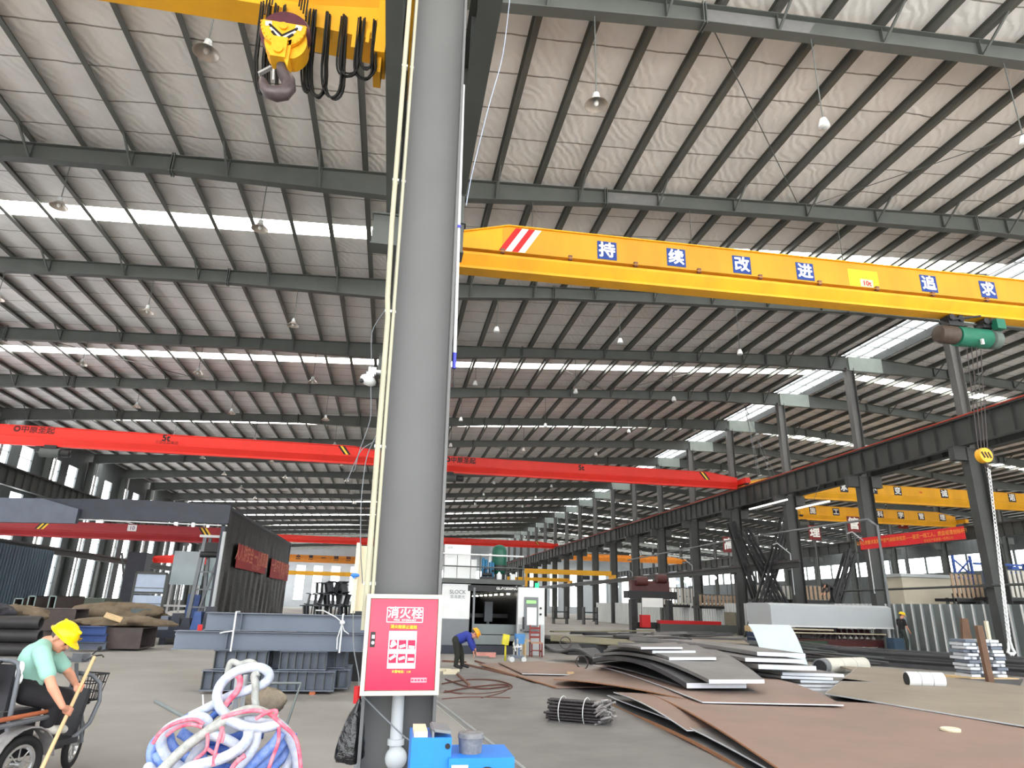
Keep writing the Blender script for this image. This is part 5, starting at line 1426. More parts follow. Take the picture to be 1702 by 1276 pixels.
# leaning ladders and wind bracing seen against the windows
for k, (x0, x1) in enumerate(((205, 216), (212, 200))):
    p, q = gy(x0, 1010, 52), gy(x1, 918, 52)
    mb = MB().bar((p.x, 52 + k * .3, 0), (q.x, 52 + k * .3, q.z), .12, .12).bar((p.x + .6, 52 + k * .3, 0), (q.x + .6, 52 + k * .3, q.z), .12, .12)
    for i in range(9): u = (i + 1) / 10; mb.bar((p.x + (q.x - p.x) * u, 52 + k * .3, q.z * u), (p.x + .6 + (q.x - p.x) * u, 52 + k * .3, q.z * min(1, u + (.06 if k else -.04))), .05, .05)
    solo('lattice_mast', mb, M['steel'], ('thin lattice mast against the windows, leaning one way', 'thin lattice mast against the windows, crossing the other')[k], 'mast')
solo('dark_cabinet', MB().box((gy(214, 1000, 47).x, 47.5, 2.1), (1.1, 1.2, 4.2)), navy, 'tall dark navy cabinet between the windows and the translucent panel', 'cabinet')
# low yellow jib crane and red trolley far behind in this bay
t = thing('gantry_crane', 'small yellow gantry crane far off before the end wall', 'gantry crane', (-12, 110, 0))
part('beam', MB().box((-10, 110, 5.5), (14, .5, .6)), M['yellow'], t)
for x in (-16.6, -3.6): part('leg', MB().bar((x - .6, 110, 0), (x, 110, 5.2), .25, .25).bar((x + .6, 110, 0), (x, 110, 5.2), .25, .25), M['yellow'], t)

# ------------------------------------------------------------------ the laser cutting machine and its platform
lm = thing('cutting_machine', 'large white and grey cutting machine with open dark front and control panel', 'cutting machine', (3.5, 26, 0))
part('side_panel', MB().box((2.3, 24.1, 1.68), (.98, .2, 1.14)), M['white'], lm, 'white upper side panel')
part('lower_panel', MB().box((2.3, 24.1, .57), (.98, .2, 1.08)), M['mid'], lm)
part('body', MB().box((2.3, 31, 1.12), (.96, 13.6, 2.24)).box((4.95, 31, 1.1), (.9, 13.4, 2.2)).box((3.6, 31, 2.16), (3.6, 13.6, .16)).box((3.6, 37.6, 1.1), (2.0, .1, 2.2)), M['black'], lm)
part('door_track', MB().box((2.93, 24.02, 1.1), (.07, .1, 2.1)), M['mid'], lm)
part('lintel', MB().box((3.6, 24.05, 2.13), (1.8, .12, .2)), M['black'], lm)
lettering('lettering', 'GL-P12030MAX', .12, (4.1, 23.985, 2.14), (1, 0, 0), (0, 0, 1), M['sign_white'], lm, bold=.02)
lettering('lettering', 'SLOCK', .18, (2.35, 23.995, 1.98), (1, 0, 0), (0, 0, 1), M['mid'], lm, bold=.01)
lettering('lettering', '圣洛激光', .13, (2.35, 23.995, 1.82), (1, 0, 0), (0, 0, 1), M['mid'], lm)
part('table_front', MB().prism([(2.95, .62), (4.5, .62), (4.5, .95), (2.95, .95)], 'Y', 24.3, 24.5).prism([(2.8, .3), (3.95, .3), (4.1, .42), (4.48, .42), (4.48, .6), (2.8, .6)], 'Y', 24.1, 24.3), M['galv'], lm)
part('plinth', MB().box((3.3, 24.1, .14), (2.8, .5, .26)), navy, lm)
part('cutting_head', MB().box((3.72, 26.0, 1.35), (.3, .3, .7)).box((3.72, 26.0, .98), (.1, .1, .3)).cyl((3.72, 25.9, .74), (3.72, 25.9, .86), .05, 12), M['mid'], lm)
part('gantry_rail', MB().box((3.7, 26.3, 1.2), (2.0, .2, .14)), M['black'], lm)
lampm = mat('lit_work_lamp', (1, .95, .8), .5, emit=8, var=0)
for k in range(8):
    part('work_lamp', MB().box((4.3 - .02 * k, 25.0 + 1.35 * k, 1.98), (.11, .06, .06)), lampm, lm)
ctl = part('control_cabinet', MB().box((4.93, 24.0, 1.1), (.94, .3, 2.2)), M['white'], lm, 'white control cabinet')
part('control_frame', MB().box((4.92, 23.835, 1.3), (.5, .03, 1.16)), M['mid'], ctl)
part('screen', MB().box((4.94, 23.815, 1.25), (.34, .02, .58)), M['sign_white'], ctl, 'white screen sheet')
part('green_display', MB().box((4.92, 23.815, 1.72), (.34, .02, .1)), mat('green_display', srgb(140, 226, 120), .4, emit=.6, var=0), ctl)
for z in (1.52, 1.32): part('knob', MB().cyl((5.26, 23.85, z), (5.26, 23.8, z), .035, 12), M['black'], ctl)
part('keyboard_shelf', MB().box((4.85, 23.7, .8), (.6, .3, .05)), M['mid'], ctl)
part('monitor_edge', MB().box((4.64, 23.75, 1.0), (.03, .2, .45)), M['black'], ctl)
part('lower_cover', MB().box((4.93, 23.845, .5), (.9, .02, .96)), M['grey'], ctl)
part('beacon', MB().cyl((5.15, 24.0, 2.2), (5.15, 24.0, 2.36), .07, 14), mat('green_beacon', srgb(40, 230, 130), .4, emit=1.2, var=0), lm, 'green beacon')
pl = thing('platform', 'dark steel service platform with railing above the cutting machine', 'platform', (3.1, 26.5, 2.26))
part('deck', MB().box((3.05, 26.6, 2.36), (3.3, 5.4, .16)), M['steel'], pl)
for x, y in ((1.55, 24.0), (1.55, 29.1)): part('leg', MB().box((x, y, 1.14), (.12, .12, 2.28)), M['steel'], pl)
mb = MB().cyl((1.5, 24.0, 3.27), (4.66, 24.0, 3.25), .028, 8)
part('top_rail', mb, M['white'], pl)
mb = MB().cyl((1.5, 24.0, 2.85), (4.66, 24.0, 2.84), .022, 8).cyl((4.66, 24.0, 2.84), (4.66, 29, 2.84), .022, 8).cyl((4.66, 24.0, 3.25), (4.66, 29, 3.25), .025, 8)
for x in (1.5, 3.1, 4.66): mb.cyl((x, 24.0, 2.44), (x, 24.0, 3.26), .025, 8)
for y in (25.2, 26.4, 27.6, 29): mb.cyl((4.66, y, 2.44), (4.66, y, 3.25), .025, 8)
part('railing', mb, M['steel'], pl)
mb = MB().bar((4.7, 25, 2.4), (5.7, 27.5, .1), .06, .2)
for k in range(8): mb.box((4.8 + .12 * k, 25.3 + .3 * k, 2.25 - .28 * k), (.3, .55, .03))
part('stair', mb, M['steel'], pl)
for k, (x, z0, w, d, h, lb) in enumerate(((2.09, 2.44, .44, .6, .82, 'white cabinet on the platform, nearest the big column'), (2.56, 2.44, .46, .6, .82, 'white cabinet on the platform, beside the grey step box'), (2.32, 3.27, .93, .6, .34, 'wide white box on top of the two platform cabinets'), (2.92, 2.44, .2, .5, .68, 'narrow white box beside the platform cabinets'))):
    t = thing('equipment_cabinet', lb, 'cabinet', (x, 24.6, z0))
    part('body', MB().box((x, 24.65, z0 + h / 2), (w, d, h)), M['white'], t)
    if k == 2: lettering('lettering', 'JCK', .1, (2.05, 24.345, 3.5), (1, 0, 0), (0, 0, 1), M['mid'], t)
t = thing('air_tank', 'dark green upright air tank on the platform', 'tank', (3.93, 25.0, 2.44))
part('shell', MB().lathe([(.05, 1.22), (.16, 1.19), (.25, 1.1), (.27, 1.0), (.27, .3), (.2, .18), (.1, .14)], (3.93, 25.0, 2.5), 'Z', 24), mat('tank_green', srgb(28, 92, 74), .35, 0, .15, 4), t)
for a in (0, 2.1, 4.2): part('leg', MB().box((3.93 + .2 * math.cos(a), 25 + .2 * math.sin(a), 2.56), (.05, .05, .24)), M['black'], t)
part('dark_band', MB().lathe([(.272, .28), (.274, .3), (.274, .46), (.272, .48)], (3.93, 25.0, 2.5), 'Z', 24), M['black'], t)
for k, x in enumerate((3.3, 3.42, 3.56, 3.66)):
    solo('filter_bottle', MB().lathe([(.02, .98 - .05 * k), (.055, .94 - .05 * k), (.06, .9 - .05 * k), (.06, .25), (.05, .2)], (x, 24.7 + .08 * (k % 2), 2.24), 'Z', 14), mat('pipe_blue', srgb(48, 116, 158), .4, 0, .1, 5), 'slim blue filter cylinder standing beside the green air tank', 'cylinder', 'blue cylinders beside the air tank')
t = thing('pump_unit', 'dark pump unit of pipes and valves below the blue cylinders', 'pump', (3.45, 24.5, 2.44))
mb = MB().box((3.45, 24.5, 2.5), (.5, .3, .08)).cyl((3.25, 24.45, 2.62), (3.6, 24.45, 2.62), .06, 12).tube([(3.3, 24.45, 2.66), (3.3, 24.45, 2.8), (3.5, 24.45, 2.82), (3.52, 24.45, 2.6)], .025, 8).ell((3.62, 24.45, 2.75), .05)
part('body', mb, M['black'], t)
part('gauge', MB().cyl((3.5, 24.42, 3.3), (3.5, 24.38, 3.3), .05, 14).box((3.5, 24.45, 3.15), (.06, .04, .2)), M['white'], t)
solo('plastic_jug', MB().lathe([(.09, 0), (.1, .02), (.1, .18), (.04, .24), (.035, .28), (.02, .28)], (3.85, 24.4, 2.44), 'Z', 16), M['white'], 'white plastic jug at the foot of the green air tank', 'jug')
solo('equipment_box', MB().box((4.35, 24.5, 2.55), (.16, .2, .22)), M['white'], 'small white box on the platform at the foot of the railing', 'box')
# things in front of the machine
red_w = mat('red_wood', srgb(132, 48, 40), .5, 0, .12, 8)
def chair_at(x, y):
    t = thing('wooden_chair', 'red wooden chair with slatted back in front of the control cabinet', 'chair', (x, y, 0))
    part('seat', MB().box((x, y, .43), (.4, .38, .035)), mat('seat_tan', srgb(190, 140, 110), .5), t)
    for sx in (-.17, .17):
        part('leg', MB().bar((x + sx, y - .16, 0), (x + sx, y - .16, .42), .04, .04), red_w, t)
        part('leg', MB().bar((x + sx, y + .17, 0), (x + sx, y + .2, .98), .04, .04), red_w, t)
    mb = MB()
    for z in (.6, .74, .88): mb.box((x, y + .19, z), (.34, .02, .07))
    part('backrest', mb, red_w, t)
    part('stretcher', MB().box((x, y - .16, .2), (.32, .025, .03)).box((x - .17, y, .16), (.025, .32, .03)).box((x + .17, y, .16), (.025, .32, .03)), red_w, t)
chair_at(4.95, 23.1)
solo('side_board', MB().box((4.55, 23.05, .26), (.04, .36, .52)).box((4.62, 23.05, .5), (.16, .36, .03)), M['wood'], 'pale wooden stand beside the red chair', 'stand')
solo('blue_bin', MB().prism([(4.16, .42), (4.42, .42), (4.45, .72), (4.14, .72)], 'Y', 22.4, 22.7).box((4.29, 22.55, .21), (.05, .05, .42)), mat('bin_blue', srgb(80, 140, 200), .5), 'light blue bin on a stand behind the small trolley', 'bin')
solo('yellow_box', MB().box((3.62, 21.3, .6), (.2, .16, .3), (0, .15, 0)).cyl((3.62, 21.3, 0), (3.62, 21.3, .46), .03, 8), mat('box_yellow', srgb(226, 214, 60), .5), 'yellow box on a thin post beside the small trolley', 'box')
t = thing('gas_trolley', 'small wheeled cutting trolley with silver fittings before the machine', 'trolley', (3.93, 21, 0))
part('base', MB().box((3.93, 21, .14), (.4, .3, .08)), SBm, t)
for sx in (-.18, .18):
    for sy in (-.14, .14): part('wheel', MB().cyl((3.93 + sx, 21 + sy - .02, .075), (3.93 + sx, 21 + sy + .02, .075), .075, 16), M['white'], t)
mb = MB()
for dx, h in ((-.1, .55), (0, .65), (.1, .5)): mb.cyl((3.93 + dx, 21, .18), (3.93 + dx, 21, h), .03, 8).ell((3.93 + dx, 20.97, h * .7), .05)
mb.tube([(3.85, 21, .62), (3.78, 20.9, .5), (3.86, 20.88, .3)], .015, 6).box((3.95, 20.95, .42), (.2, .05, .05))
part('fittings', mb, M['chrome'], t)
solo('pink_case', MB().box((3.15, 22.2, .12), (.62, .2, .1)).box((3.35, 22.15, .06), (.2, .14, .05)), mat('case_pink', srgb(216, 150, 140), .5), 'pale pink case lying on the floor before the cutting machine', 'case')
# worker bending
Bx = lambda x, y, Y=18.6: gy(x, y, Y)
J = dict(head=Bx(789, 1053), face=Vector((.55, -.1, -.85)), crown=Vector((.85, 0, .45)), neck=Bx(783, 1054.5), chest=Bx(775, 1057), pelvis=Bx(759, 1063.5),
         shR=Bx(779, 1060, 18.42), shL=Bx(780, 1057, 18.8), elR=Bx(783, 1072, 18.42), elL=Bx(786, 1069, 18.75), wrR=Bx(787, 1083, 18.45), wrL=Bx(790, 1079, 18.7),
         hipR=Bx(758, 1067, 18.5), hipL=Bx(761, 1067, 18.72), knR=Bx(760, 1089, 18.5), knL=Bx(767, 1088, 18.75), anR=Vector((1.85, 18.5, .09)), anL=Vector((2.05, 18.78, .09)), toR=Vector((2.0, 18.46, .035)), toL=Vector((2.2, 18.74, .035)))
person('person in a blue shirt and orange helmet bending over before the cutting machine', (1.95, 18.6, 0), J,
       (mat('blue_shirt', srgb(48, 62, 150), .8, 0, .1, 8), mat('dark_olive_trousers', srgb(44, 46, 40), .8, 0, .1, 8), M['black']), k=.98, vox=.014,
       hands={'L': ('open', Vector((.2, 0, -1)), Vector((0, 1, 0))), 'R': ('open', Vector((.2, 0, -1)), Vector((0, -1, 0)))}, hmat=mat('orange_helmet', srgb(240, 160, 24), .3, 0, .03), sleeve=1.7)

# ------------------------------------------------------------------ steel plates on the floor
pl_r = mat('plate_brown', srgb(148, 121, 109), .55, .1, 0, 1.1, col2=srgb(132, 114, 105), bump=.08, bscale=14)
pl_g = mat('plate_grey', srgb(132, 129, 127), .5, .15, 0, 1.2, col2=srgb(108, 106, 105), bump=.06, bscale=12)
pl_t = mat('plate_tan', srgb(146, 135, 121), .6, .05, 0, .8, col2=srgb(132, 122, 110), bump=.06, bscale=12)
pl_d = mat('plate_dark', srgb(84, 84, 86), .5, .2, 0, 1.5, col2=srgb(66, 66, 70))
edge_w = mat('cut_edge', srgb(206, 210, 216), .45, .2, .05, 6); edge_o = mat('rust_edge', srgb(158, 112, 80), .7, 0, .12, 8)
def sheet(label, c, m, t=.014, em=None, bulge=None, nu=14, nv=14, sides='', cat='steel plate', grp=None, et=None):
    """c: four corners (near-left, near-right, far-right, far-left) in space; bulge(u, v) adds height."""
    c = [Vector(p) for p in c]; bf = bulge or (lambda u, v: 0)
    f = lambda u, v: c[0].lerp(c[1], u).lerp(c[3].lerp(c[2], u), v) + Vector((0, 0, bf(u, v)))
    if not em: return solo('steel_plate', MB().sheet(f, nu, nv, t), m, label, cat, grp)
    th_ = thing('steel_plate', label, cat, (c[0] + c[2]) / 2, grp)
    part('plate', MB().sheet(f, nu, nv, t), m, th_)
    for s in sides:
        g = {'n': lambda q: f(q, 0), 'f': lambda q: f(q, 1), 'l': lambda q: f(0, q), 'r': lambda q: f(1, q)}[s]
        mid = (c[0] + c[1] + c[2] + c[3]) / 4; mb = MB(); N_ = 14; vs = []
        for i in range(N_ + 1):
            p = g(i / N_); o = (p - f(.5, .5)); o.z = 0; d = {'n': c[0] - c[3], 'f': c[3] - c[0], 'l': c[0] - c[1], 'r': c[1] - c[0]}[s]; d.z = 0; d.normalize()
            vs += [p + d * .006 + Vector((0, 0, .001)), p + d * .006 - Vector((0, 0, (et or t) + .001)), p - d * .002 + Vector((0, 0, .0015)), p - d * .002 - Vector((0, 0, (et or t) + .0015))]
        fs = []
        for i in range(N_):
            a = i * 4
            for k, l in ((0, 1), (1, 3), (3, 2), (2, 0)): fs.append((a + k, a + l, a + 4 + l, a + 4 + k))
        fs += [(0, 1, 3, 2), (N_ * 4, N_ * 4 + 2, N_ * 4 + 3, N_ * 4 + 1)]
        part('cut_edge', mb.add(vs, fs), em, th_)
    return th_
sn = math.sin
# floor sheets by the column
sheet('thin floor plate with pale edge running from the column towards the camera', [gz(905, 1300, .03), gz(1290, 1300, .03), gz(930, 1130, .03), gz(722, 1160, .03)], pl_g, .02, M['grey'], sides='l')
sheet('second thin floor plate just under the pale edged one beside the column', [gz(880, 1300, .008), gz(930, 1300, .008), gz(760, 1160, .008), gz(712, 1160, .008)], pl_g, .006, M['grey'], sides='l')
# big brown front plate and the layers under it
sheet('lowest dark plate of the front pile with rust orange edge', [gz(1262, 1290, .05), gz(1702, 1330, .05), gz(1420, 1170, .05), gz(1005, 1160, .06)], pl_d, .02, edge_o, lambda u, v: .03 * sn(v * 5), sides='l', et=.04)
sheet('grey plate of the front pile with pale cut edge', [gz(1300, 1290, .11), gz(1720, 1330, .11), gz(1420, 1168, .11), gz(1010, 1150, .13)], pl_g, .014, edge_w, lambda u, v: .05 * sn(v * 4.5), sides='l')
sheet('narrow grey brown plate lying under the big brown plate, beside the rod bundle', [gz(1142, 1213, .16), gz(1300, 1212, .16), gz(1240, 1160, .16), gz(1020, 1150, .2)], pl_r, .012, edge_w, lambda u, v: .06 * sn(v * 3.1), sides='ln')
sheet('big rusty brown plate at the front of the pile', [gz(1330, 1300, .19), gz(2050, 1330, .17), gz(1640, 1178, .16), gz(1075, 1150, .2)], pl_r, .016, edge_o, lambda u, v: .07 * sn(v * 3.14) * (1 - u), sides='l')
sheet('brown plate with a bright thin front edge lying over the big rusty plate', [gz(1168, 1166, .27), gz(1402, 1171, .24), gz(1290, 1128, .2), gz(985, 1102, .2)], pl_r, .014, edge_w, lambda u, v: .05 * sn(v * 3.1) - .03 * (1 - u) * v, sides='nl')
sheet('long brown plate sweeping back behind the rod bundle', [gz(1170, 1168, .22), gz(1240, 1160, .22), gz(1010, 1105, .16), gz(920, 1128, .16)], pl_r, .014, edge_o, lambda u, v: .06 * sn(v * 3.1), sides='l')
sheet('wide tan plate on the floor before the bar bundle, raised on blocks', [gz(1372, 1152, .2), gz(1740, 1212, .2), gz(1790, 1150, .2), gz(1425, 1108, .2)], pl_t, .016, edge_w, sides='nl')
sheet('thin tan plate just under the wide tan plate', [gz(1410, 1157, .14), gz(1740, 1224, .14), gz(1790, 1160, .14), gz(1450, 1120, .14)], pl_t, .014, edge_w, sides='n')
sheet('brown grey plate between the tan plates and the big rusty plate', [gz(1300, 1148, .1), gz(1760, 1290, .1), gz(1900, 1230, .1), gz(1420, 1150, .1)], pl_g, .016, edge_o, sides='n')
solo('wood_block', MB().box(gz(1612, 1192, .08), (.14, .2, .16), (0, 0, .3)), M['wood_r'], 'small reddish block under the edge of the wide tan plate', 'block')
sheet('long narrow tan plate behind the wide tan plate, beside the paper roll', [gz(1430, 1118, .18), gz(1505, 1124, .18), gz(1500, 1112, .2), gz(1395, 1106, .2)], pl_t, .03, edge_w, sides='n')
# plates in the middle of the floor
sheet('thin brown plate with pale front edge behind the rod bundle', [gz(868, 1119, .1), gz(1002, 1122, .1), gz(950, 1102, .1), gz(828, 1100, .1)], pl_r, .014, edge_w, sides='n')
sheet('long brown floor plate with rusty edge, before the small trolley', [gz(925, 1142, .06), gz(1040, 1140, .06), gz(900, 1098, .06), gz(796, 1103, .06)], pl_r, .02, edge_o, sides='l')
solo('wood_block', MB().box(gz(948, 1121, .08), (.16, .12, .12)), M['wood'], 'small pale block under the edge of the thin brown plate', 'block')
sheet('dark floor plate lying in front of the bending worker', [gz(730, 1150, .012), gz(890, 1150, .012), gz(868, 1112, .012), gz(735, 1112, .012)], pl_g, .01)
# dark bowed stack
bow = [('lowest plate of the bowed stack, a thin pale edge at its toe', (1160, 1149, .27), (1258, 1149, .27), (1100, 1090, .3), (990, 1101, .3), .05, .03, pl_d),
       ('dark thick plate second from the bottom of the bowed stack', (1141, 1135, .4), (1240, 1135, .4), (1105, 1080, .44), (985, 1094, .42), .2, .08, pl_d),
       ('wide bare grey topmost plate at the toe of the bowed stack', (1178, 1129, .49), (1270, 1129, .49), (1150, 1076, .54), (988, 1087, .52), .2, .06, pl_g),
       ('dark bowed plate ending halfway down the stack with a bright edge', (1112, 1092, .72), (1190, 1092, .72), (1145, 1073, .66), (1003, 1080, .62), .1, .05, pl_g),
       ('dark bowed plate ending just below the crest of the stack', (1084, 1081, .8), (1156, 1081, .8), (1135, 1070, .74), (1008, 1077, .7), .06, .05, pl_g),
       ('crest plate of the bowed stack with a bright edge', (1065, 1075, .87), (1134, 1075, .87), (1120, 1067, .82), (1010, 1073, .8), .03, .04, pl_g)]
for lb, a, b, c_, d_, h_, t_, m_ in bow:
    sheet(lb, [gz(*a), gz(*b), gz(*c_), gz(*d_)], m_, t_, edge_w, lambda u, v, h_=h_: h_ * 4 * v * (1 - v), sides='n', et=t_)
    # dark flank of the plate
# grey stack beside it
gy_e = [((1258, 1083), (1338, 1086), .74), ((1238, 1093), (1336, 1096), .62), ((1260, 1104), (1356, 1107), .5), ((1300, 1117), (1402, 1120), .34), ((1298, 1123), (1384, 1126), .27), ((1330, 1130), (1452, 1133), .2), ((1305, 1137), (1488, 1141), .14), ((1308, 1143), (1475, 1146), .09), ((1285, 1150), (1400, 1152), .05)]
names = ['topmost grey plate of the tall stack behind the bowed plates', 'second grey plate from the top of the tall stack', 'third grey plate from the top of the tall stack', 'fourth grey plate from the top of the tall stack', 'fifth grey plate from the top of the tall stack', 'sixth grey plate, sticking out beside the bowed stack', 'long pale edged plate low in the tall grey stack', 'second lowest plate of the tall grey stack', 'lowest plate of the tall grey stack']
for k, (a, b, z) in enumerate(gy_e):
    p, q = gz(a[0], a[1], z), gz(b[0], b[1], z); dv = Vector((-1.5, 4.2, 0.0)) * (1.0 if k < 4 else .8)
    q = q + dv.normalized() * 0
    th_ = (.08, .075, .09, .06, .05, .05, .04, .04, .03)[k]
    sheet(names[k], [p, q, q + dv, p + dv], pl_g, th_, edge_w, lambda u, v, k=k: (.1 if k < 4 else .0) * sn(v * 2.2), sides='nr', et=th_)
solo('plate_trestle', MB().box((gz(1300, 1100, .45).x - .9, gz(1300, 1100, .45).y + 3.0, .17), (1.4, 2.2, .34)), M['black'], 'low dark trestle under the tall grey plate stack', 'trestle')
# sagging plates beyond
sheet('sagging brown plate by the chair, pale at its front edge', [gz(985, 1093, .22), gz(1002, 1090, .22), gz(962, 1068, .5), gz(905, 1068, .5)], pl_d, .05, edge_w, lambda u, v: .12 * sn(v * 6), sides='n')
solo('plate_trestle', MB().box((6.6, 20.9, .08), (1.2, 1.4, .16)), M['black'], 'low dark trestle under the sagging plate by the chair', 'trestle')
solo('plate_trestle', MB().box(tuple(gz(985, 1063, .42).xy) + (.19,), (3, 4, .38)), M['black'], 'low dark trestle under the dull olive plate beyond the red chair', 'trestle')
sheet('dull olive plate lying in the middle distance beyond the red chair', [gz(915, 1064, .4), gz(1075, 1074, .4), gz(1040, 1062, .5), gz(915, 1054, .5)], mat('plate_olive', srgb(122, 118, 92), .6, 0, .12, 2), .03)
sheet('tan plate lying before the sheet fence, behind the bowed stack', [gz(1150, 1064, .4), gz(1245, 1070, .4), gz(1235, 1062, .4), gz(1150, 1056, .4)], pl_t, .03)
rnd = random.Random(21)
gS = 'scrap strips lying beyond the bowed stack'
for k in range(28):
    a = rnd.uniform(-.5, .5); L = rnd.uniform(1.4, 3.4); p = V(rnd.uniform(8.6, 15.4), rnd.uniform(28.2, 31.8), .33 + .055 * (k // 5))
    solo('steel_offcut', MB().bar(p - V(L / 2 * math.cos(a), L / 2 * math.sin(a), 0), p + V(L / 2 * math.cos(a), L / 2 * math.sin(a), rnd.uniform(0, .08)), rnd.uniform(.2, .5), .05),
         (pl_d, pl_g, mat('plate_olive', (0, 0, 0)), pl_d)[k % 4], 'steel offcut strip in the loose heap beyond the bowed stack', 'offcut', gS)
solo('offcut_bed', MB().box((12, 30, .15), (10, 5, .3)), M['black'], 'dark low bed under the loose heap of offcuts', 'bed')
# thin iron rods, loops and hoses on the floor
rw = mat('rusty_hose', srgb(96, 58, 50), .7, 0, .2, 12)
gH = 'rusty hoses looping over the floor'
for k, ptsx in enumerate(([(735, 1136), (780, 1128), (830, 1130), (860, 1142), (820, 1152), (770, 1154), (740, 1148)], [(738, 1150), (790, 1140), (850, 1136), (842, 1150), (800, 1160)], [(735, 1162), (780, 1158), (848, 1160)], [(740, 1128), (765, 1138), (800, 1146), (845, 1140)])):
    solo('gas_hose', MB().tube(smooth([gz(x, y, .03) for x, y in ptsx]), .014, 6), rw, 'rusty red gas hose looping on the floor beside the red cabinet', 'hose', gH)
for k, (a, b) in enumerate((((760, 1120), (780, 1138)), ((775, 1104), (860, 1124)), ((790, 1098), (930, 1140)), ((735, 1098), (775, 1100)))):
    solo('steel_bar', MB().bar(gz(*a, .03), gz(*b, .03), .05, .04), M['rust'], 'rusty flat bar lying on the floor near the bending worker', 'bar', 'flat bars on the floor near the worker')
for k, (x, y) in enumerate(((738, 1113), (748, 1118), (752, 1114))):
    solo('pale_offcut', MB().box(gz(x, y, .04), (.34, .08, .06), (0, 0, .1 * k)), M['cream'], 'pale offcut on the floor beside the red cabinet', 'offcut', 'pale offcuts beside the cabinet')
def ring(label, c, r, rr, m, n=24, tilt_=(0, 0, 0), turns=1):
    e = Euler(tilt_).to_matrix(); mb = MB()
    for k in range(turns): mb.tube([c + e @ V(r * (1 + .04 * k) * math.cos(2 * math.pi * i / n), r * (1 - .03 * k) * math.sin(2 * math.pi * i / n), rr * 1.6 * k) for i in range(n)], rr, 6, True)
    solo('wire_coil', mb, m, label, 'coil')
ring('coil of grey wire standing at the toe of the sagging plates', gz(967, 1101, .2), .17, .014, M['iron'], 24, (1.2, 0, .3), 2)
ring('thin wire loop on the plates beyond the red chair', gz(940, 1068, .62), .16, .015, M['iron'], 24, (1.5, 0, 0))
ring('small white tape roll lying on the brown grey plate', gz(1581, 1221, .15), .1, .02, M['cream'], 24, (0, 0, 0), 3)

# bundle of short rods
rc_ = gz(970, 1205, 0); ax = Vector((.86, -.51, 0)); pr = Vector((.51, .86, 0)); rnd = random.Random(3); rodm = mat('rod_black', srgb(58, 54, 56), .38, .3, .35, 20); rod_t = mat('rod_tip_shine', srgb(150, 146, 146), .35, .5, .4, 26)  # paler metal of the bent ends carries their shine in its colour
i = 0
for row in range(8):
    nrow = (8, 9, 10, 10, 9, 8, 6, 4)[row]
    for k in range(nrow):
        o = pr * ((k - (nrow - 1) / 2) * .046 + rnd.uniform(-.01, .01)) + V(0, 0, .03 + row * .038)
        L0, L1 = -.46 + rnd.uniform(-.06, .06), .26 + rnd.uniform(-.08, .08)
        c = rc_ + o + V(0, .1, 0); e = c + ax * L1
        d = (ax + pr * rnd.uniform(-.9, .9) * .6 + V(0, 0, rnd.uniform(-.2, .9))).normalized()
        tip = e + d * rnd.uniform(.09, .19)
        if tip.z < .03: tip.z = .03
        rd = thing('anchor_rod', 'short black bent rod in the tied bundle on the floor', 'rod', c, 'rods of the tied bundle'); i += 1
        part('shank', MB().tube([c + ax * L0, e, e.lerp(tip, .25)], .0155, 8), rodm, rd)
        part('bent_end', MB().tube([e, e.lerp(tip, .3) + V(0, 0, .006), tip], [.0165, .018, .017], 8), rod_t, rd)
for L in (-.28, .08):
    solo('binding_wire', MB().tube([rc_ + V(0, .1, 0) + ax * L + pr * (.25 * math.cos(a)) + V(0, 0, max(.006, .165 + .185 * math.sin(a))) for a in [2 * math.pi * q / 30 for q in range(30)]], .006, 6, True), M['white'], ('pale wire tied round the bent end half of the rod bundle', 'pale wire tied round the straight end of the rod bundle')[L < 0], 'wire')

# ------------------------------------------------------------------ paper rolls, bars and machine along the fence
def roll(label, p, q, r, m, seg=24):
    t = thing('sheet_roll', label, 'roll', (p + q) / 2); d = (q - p).normalized()
    part('roll', MB().tube([p, q], r, seg), m, t)
    part('hollow', MB().tube([p - d * .012, p + d * .01], r * .86, seg), M['black'], t)
    for u in (.33, .66): part('band', MB().tube([p.lerp(q, u) - d * .006, p.lerp(q, u) + d * .006], r * 1.006, seg), M['mid'], t)
p, q = gz(1507, 1129, .3), gz(1567, 1131, .3); p.z = q.z = .31
roll('pale blue white rolled sheet lying on the tan plates before the bar bundle', p, q, .15, M['white'])
p, q = gz(1372, 1106, .2), gz(1436, 1104, .2); p.z = q.z = .2
roll('cream rolled sheet lying beyond the tall grey stack', p, q, .2, mat('roll_cream', srgb(206, 203, 192), .5, 0, .04))
p, q = gz(1363, 1108, .2), gz(1370, 1106, .2); p.z = q.z = .2
roll('short dark mouthed pipe in front of the cream rolled sheet', p, q, .2, M['mid'])
# curved light sheet
cs = gz(1308, 1092, .5); mb = MB()
def cf2(u, v): return V(cs.x - .62 + 1.2 * u - .12 * v, cs.y + .5 * v, .3 + 1.0 * sn(v * 1.35) + 0 * u)
solo('bent_sheet', mb.sheet(cf2, 4, 14, .02), mat('pale_steel_sheet', srgb(190, 202, 206), .4, .1, .04, 2), 'pale curved steel sheet standing behind the tall grey stack', 'sheet')
solo('sheet_stand', MB().box((cs.x - .05, cs.y + .2, .15), (1.2, .5, .3)), M['black'], 'dark block under the pale curved steel sheet', 'block')
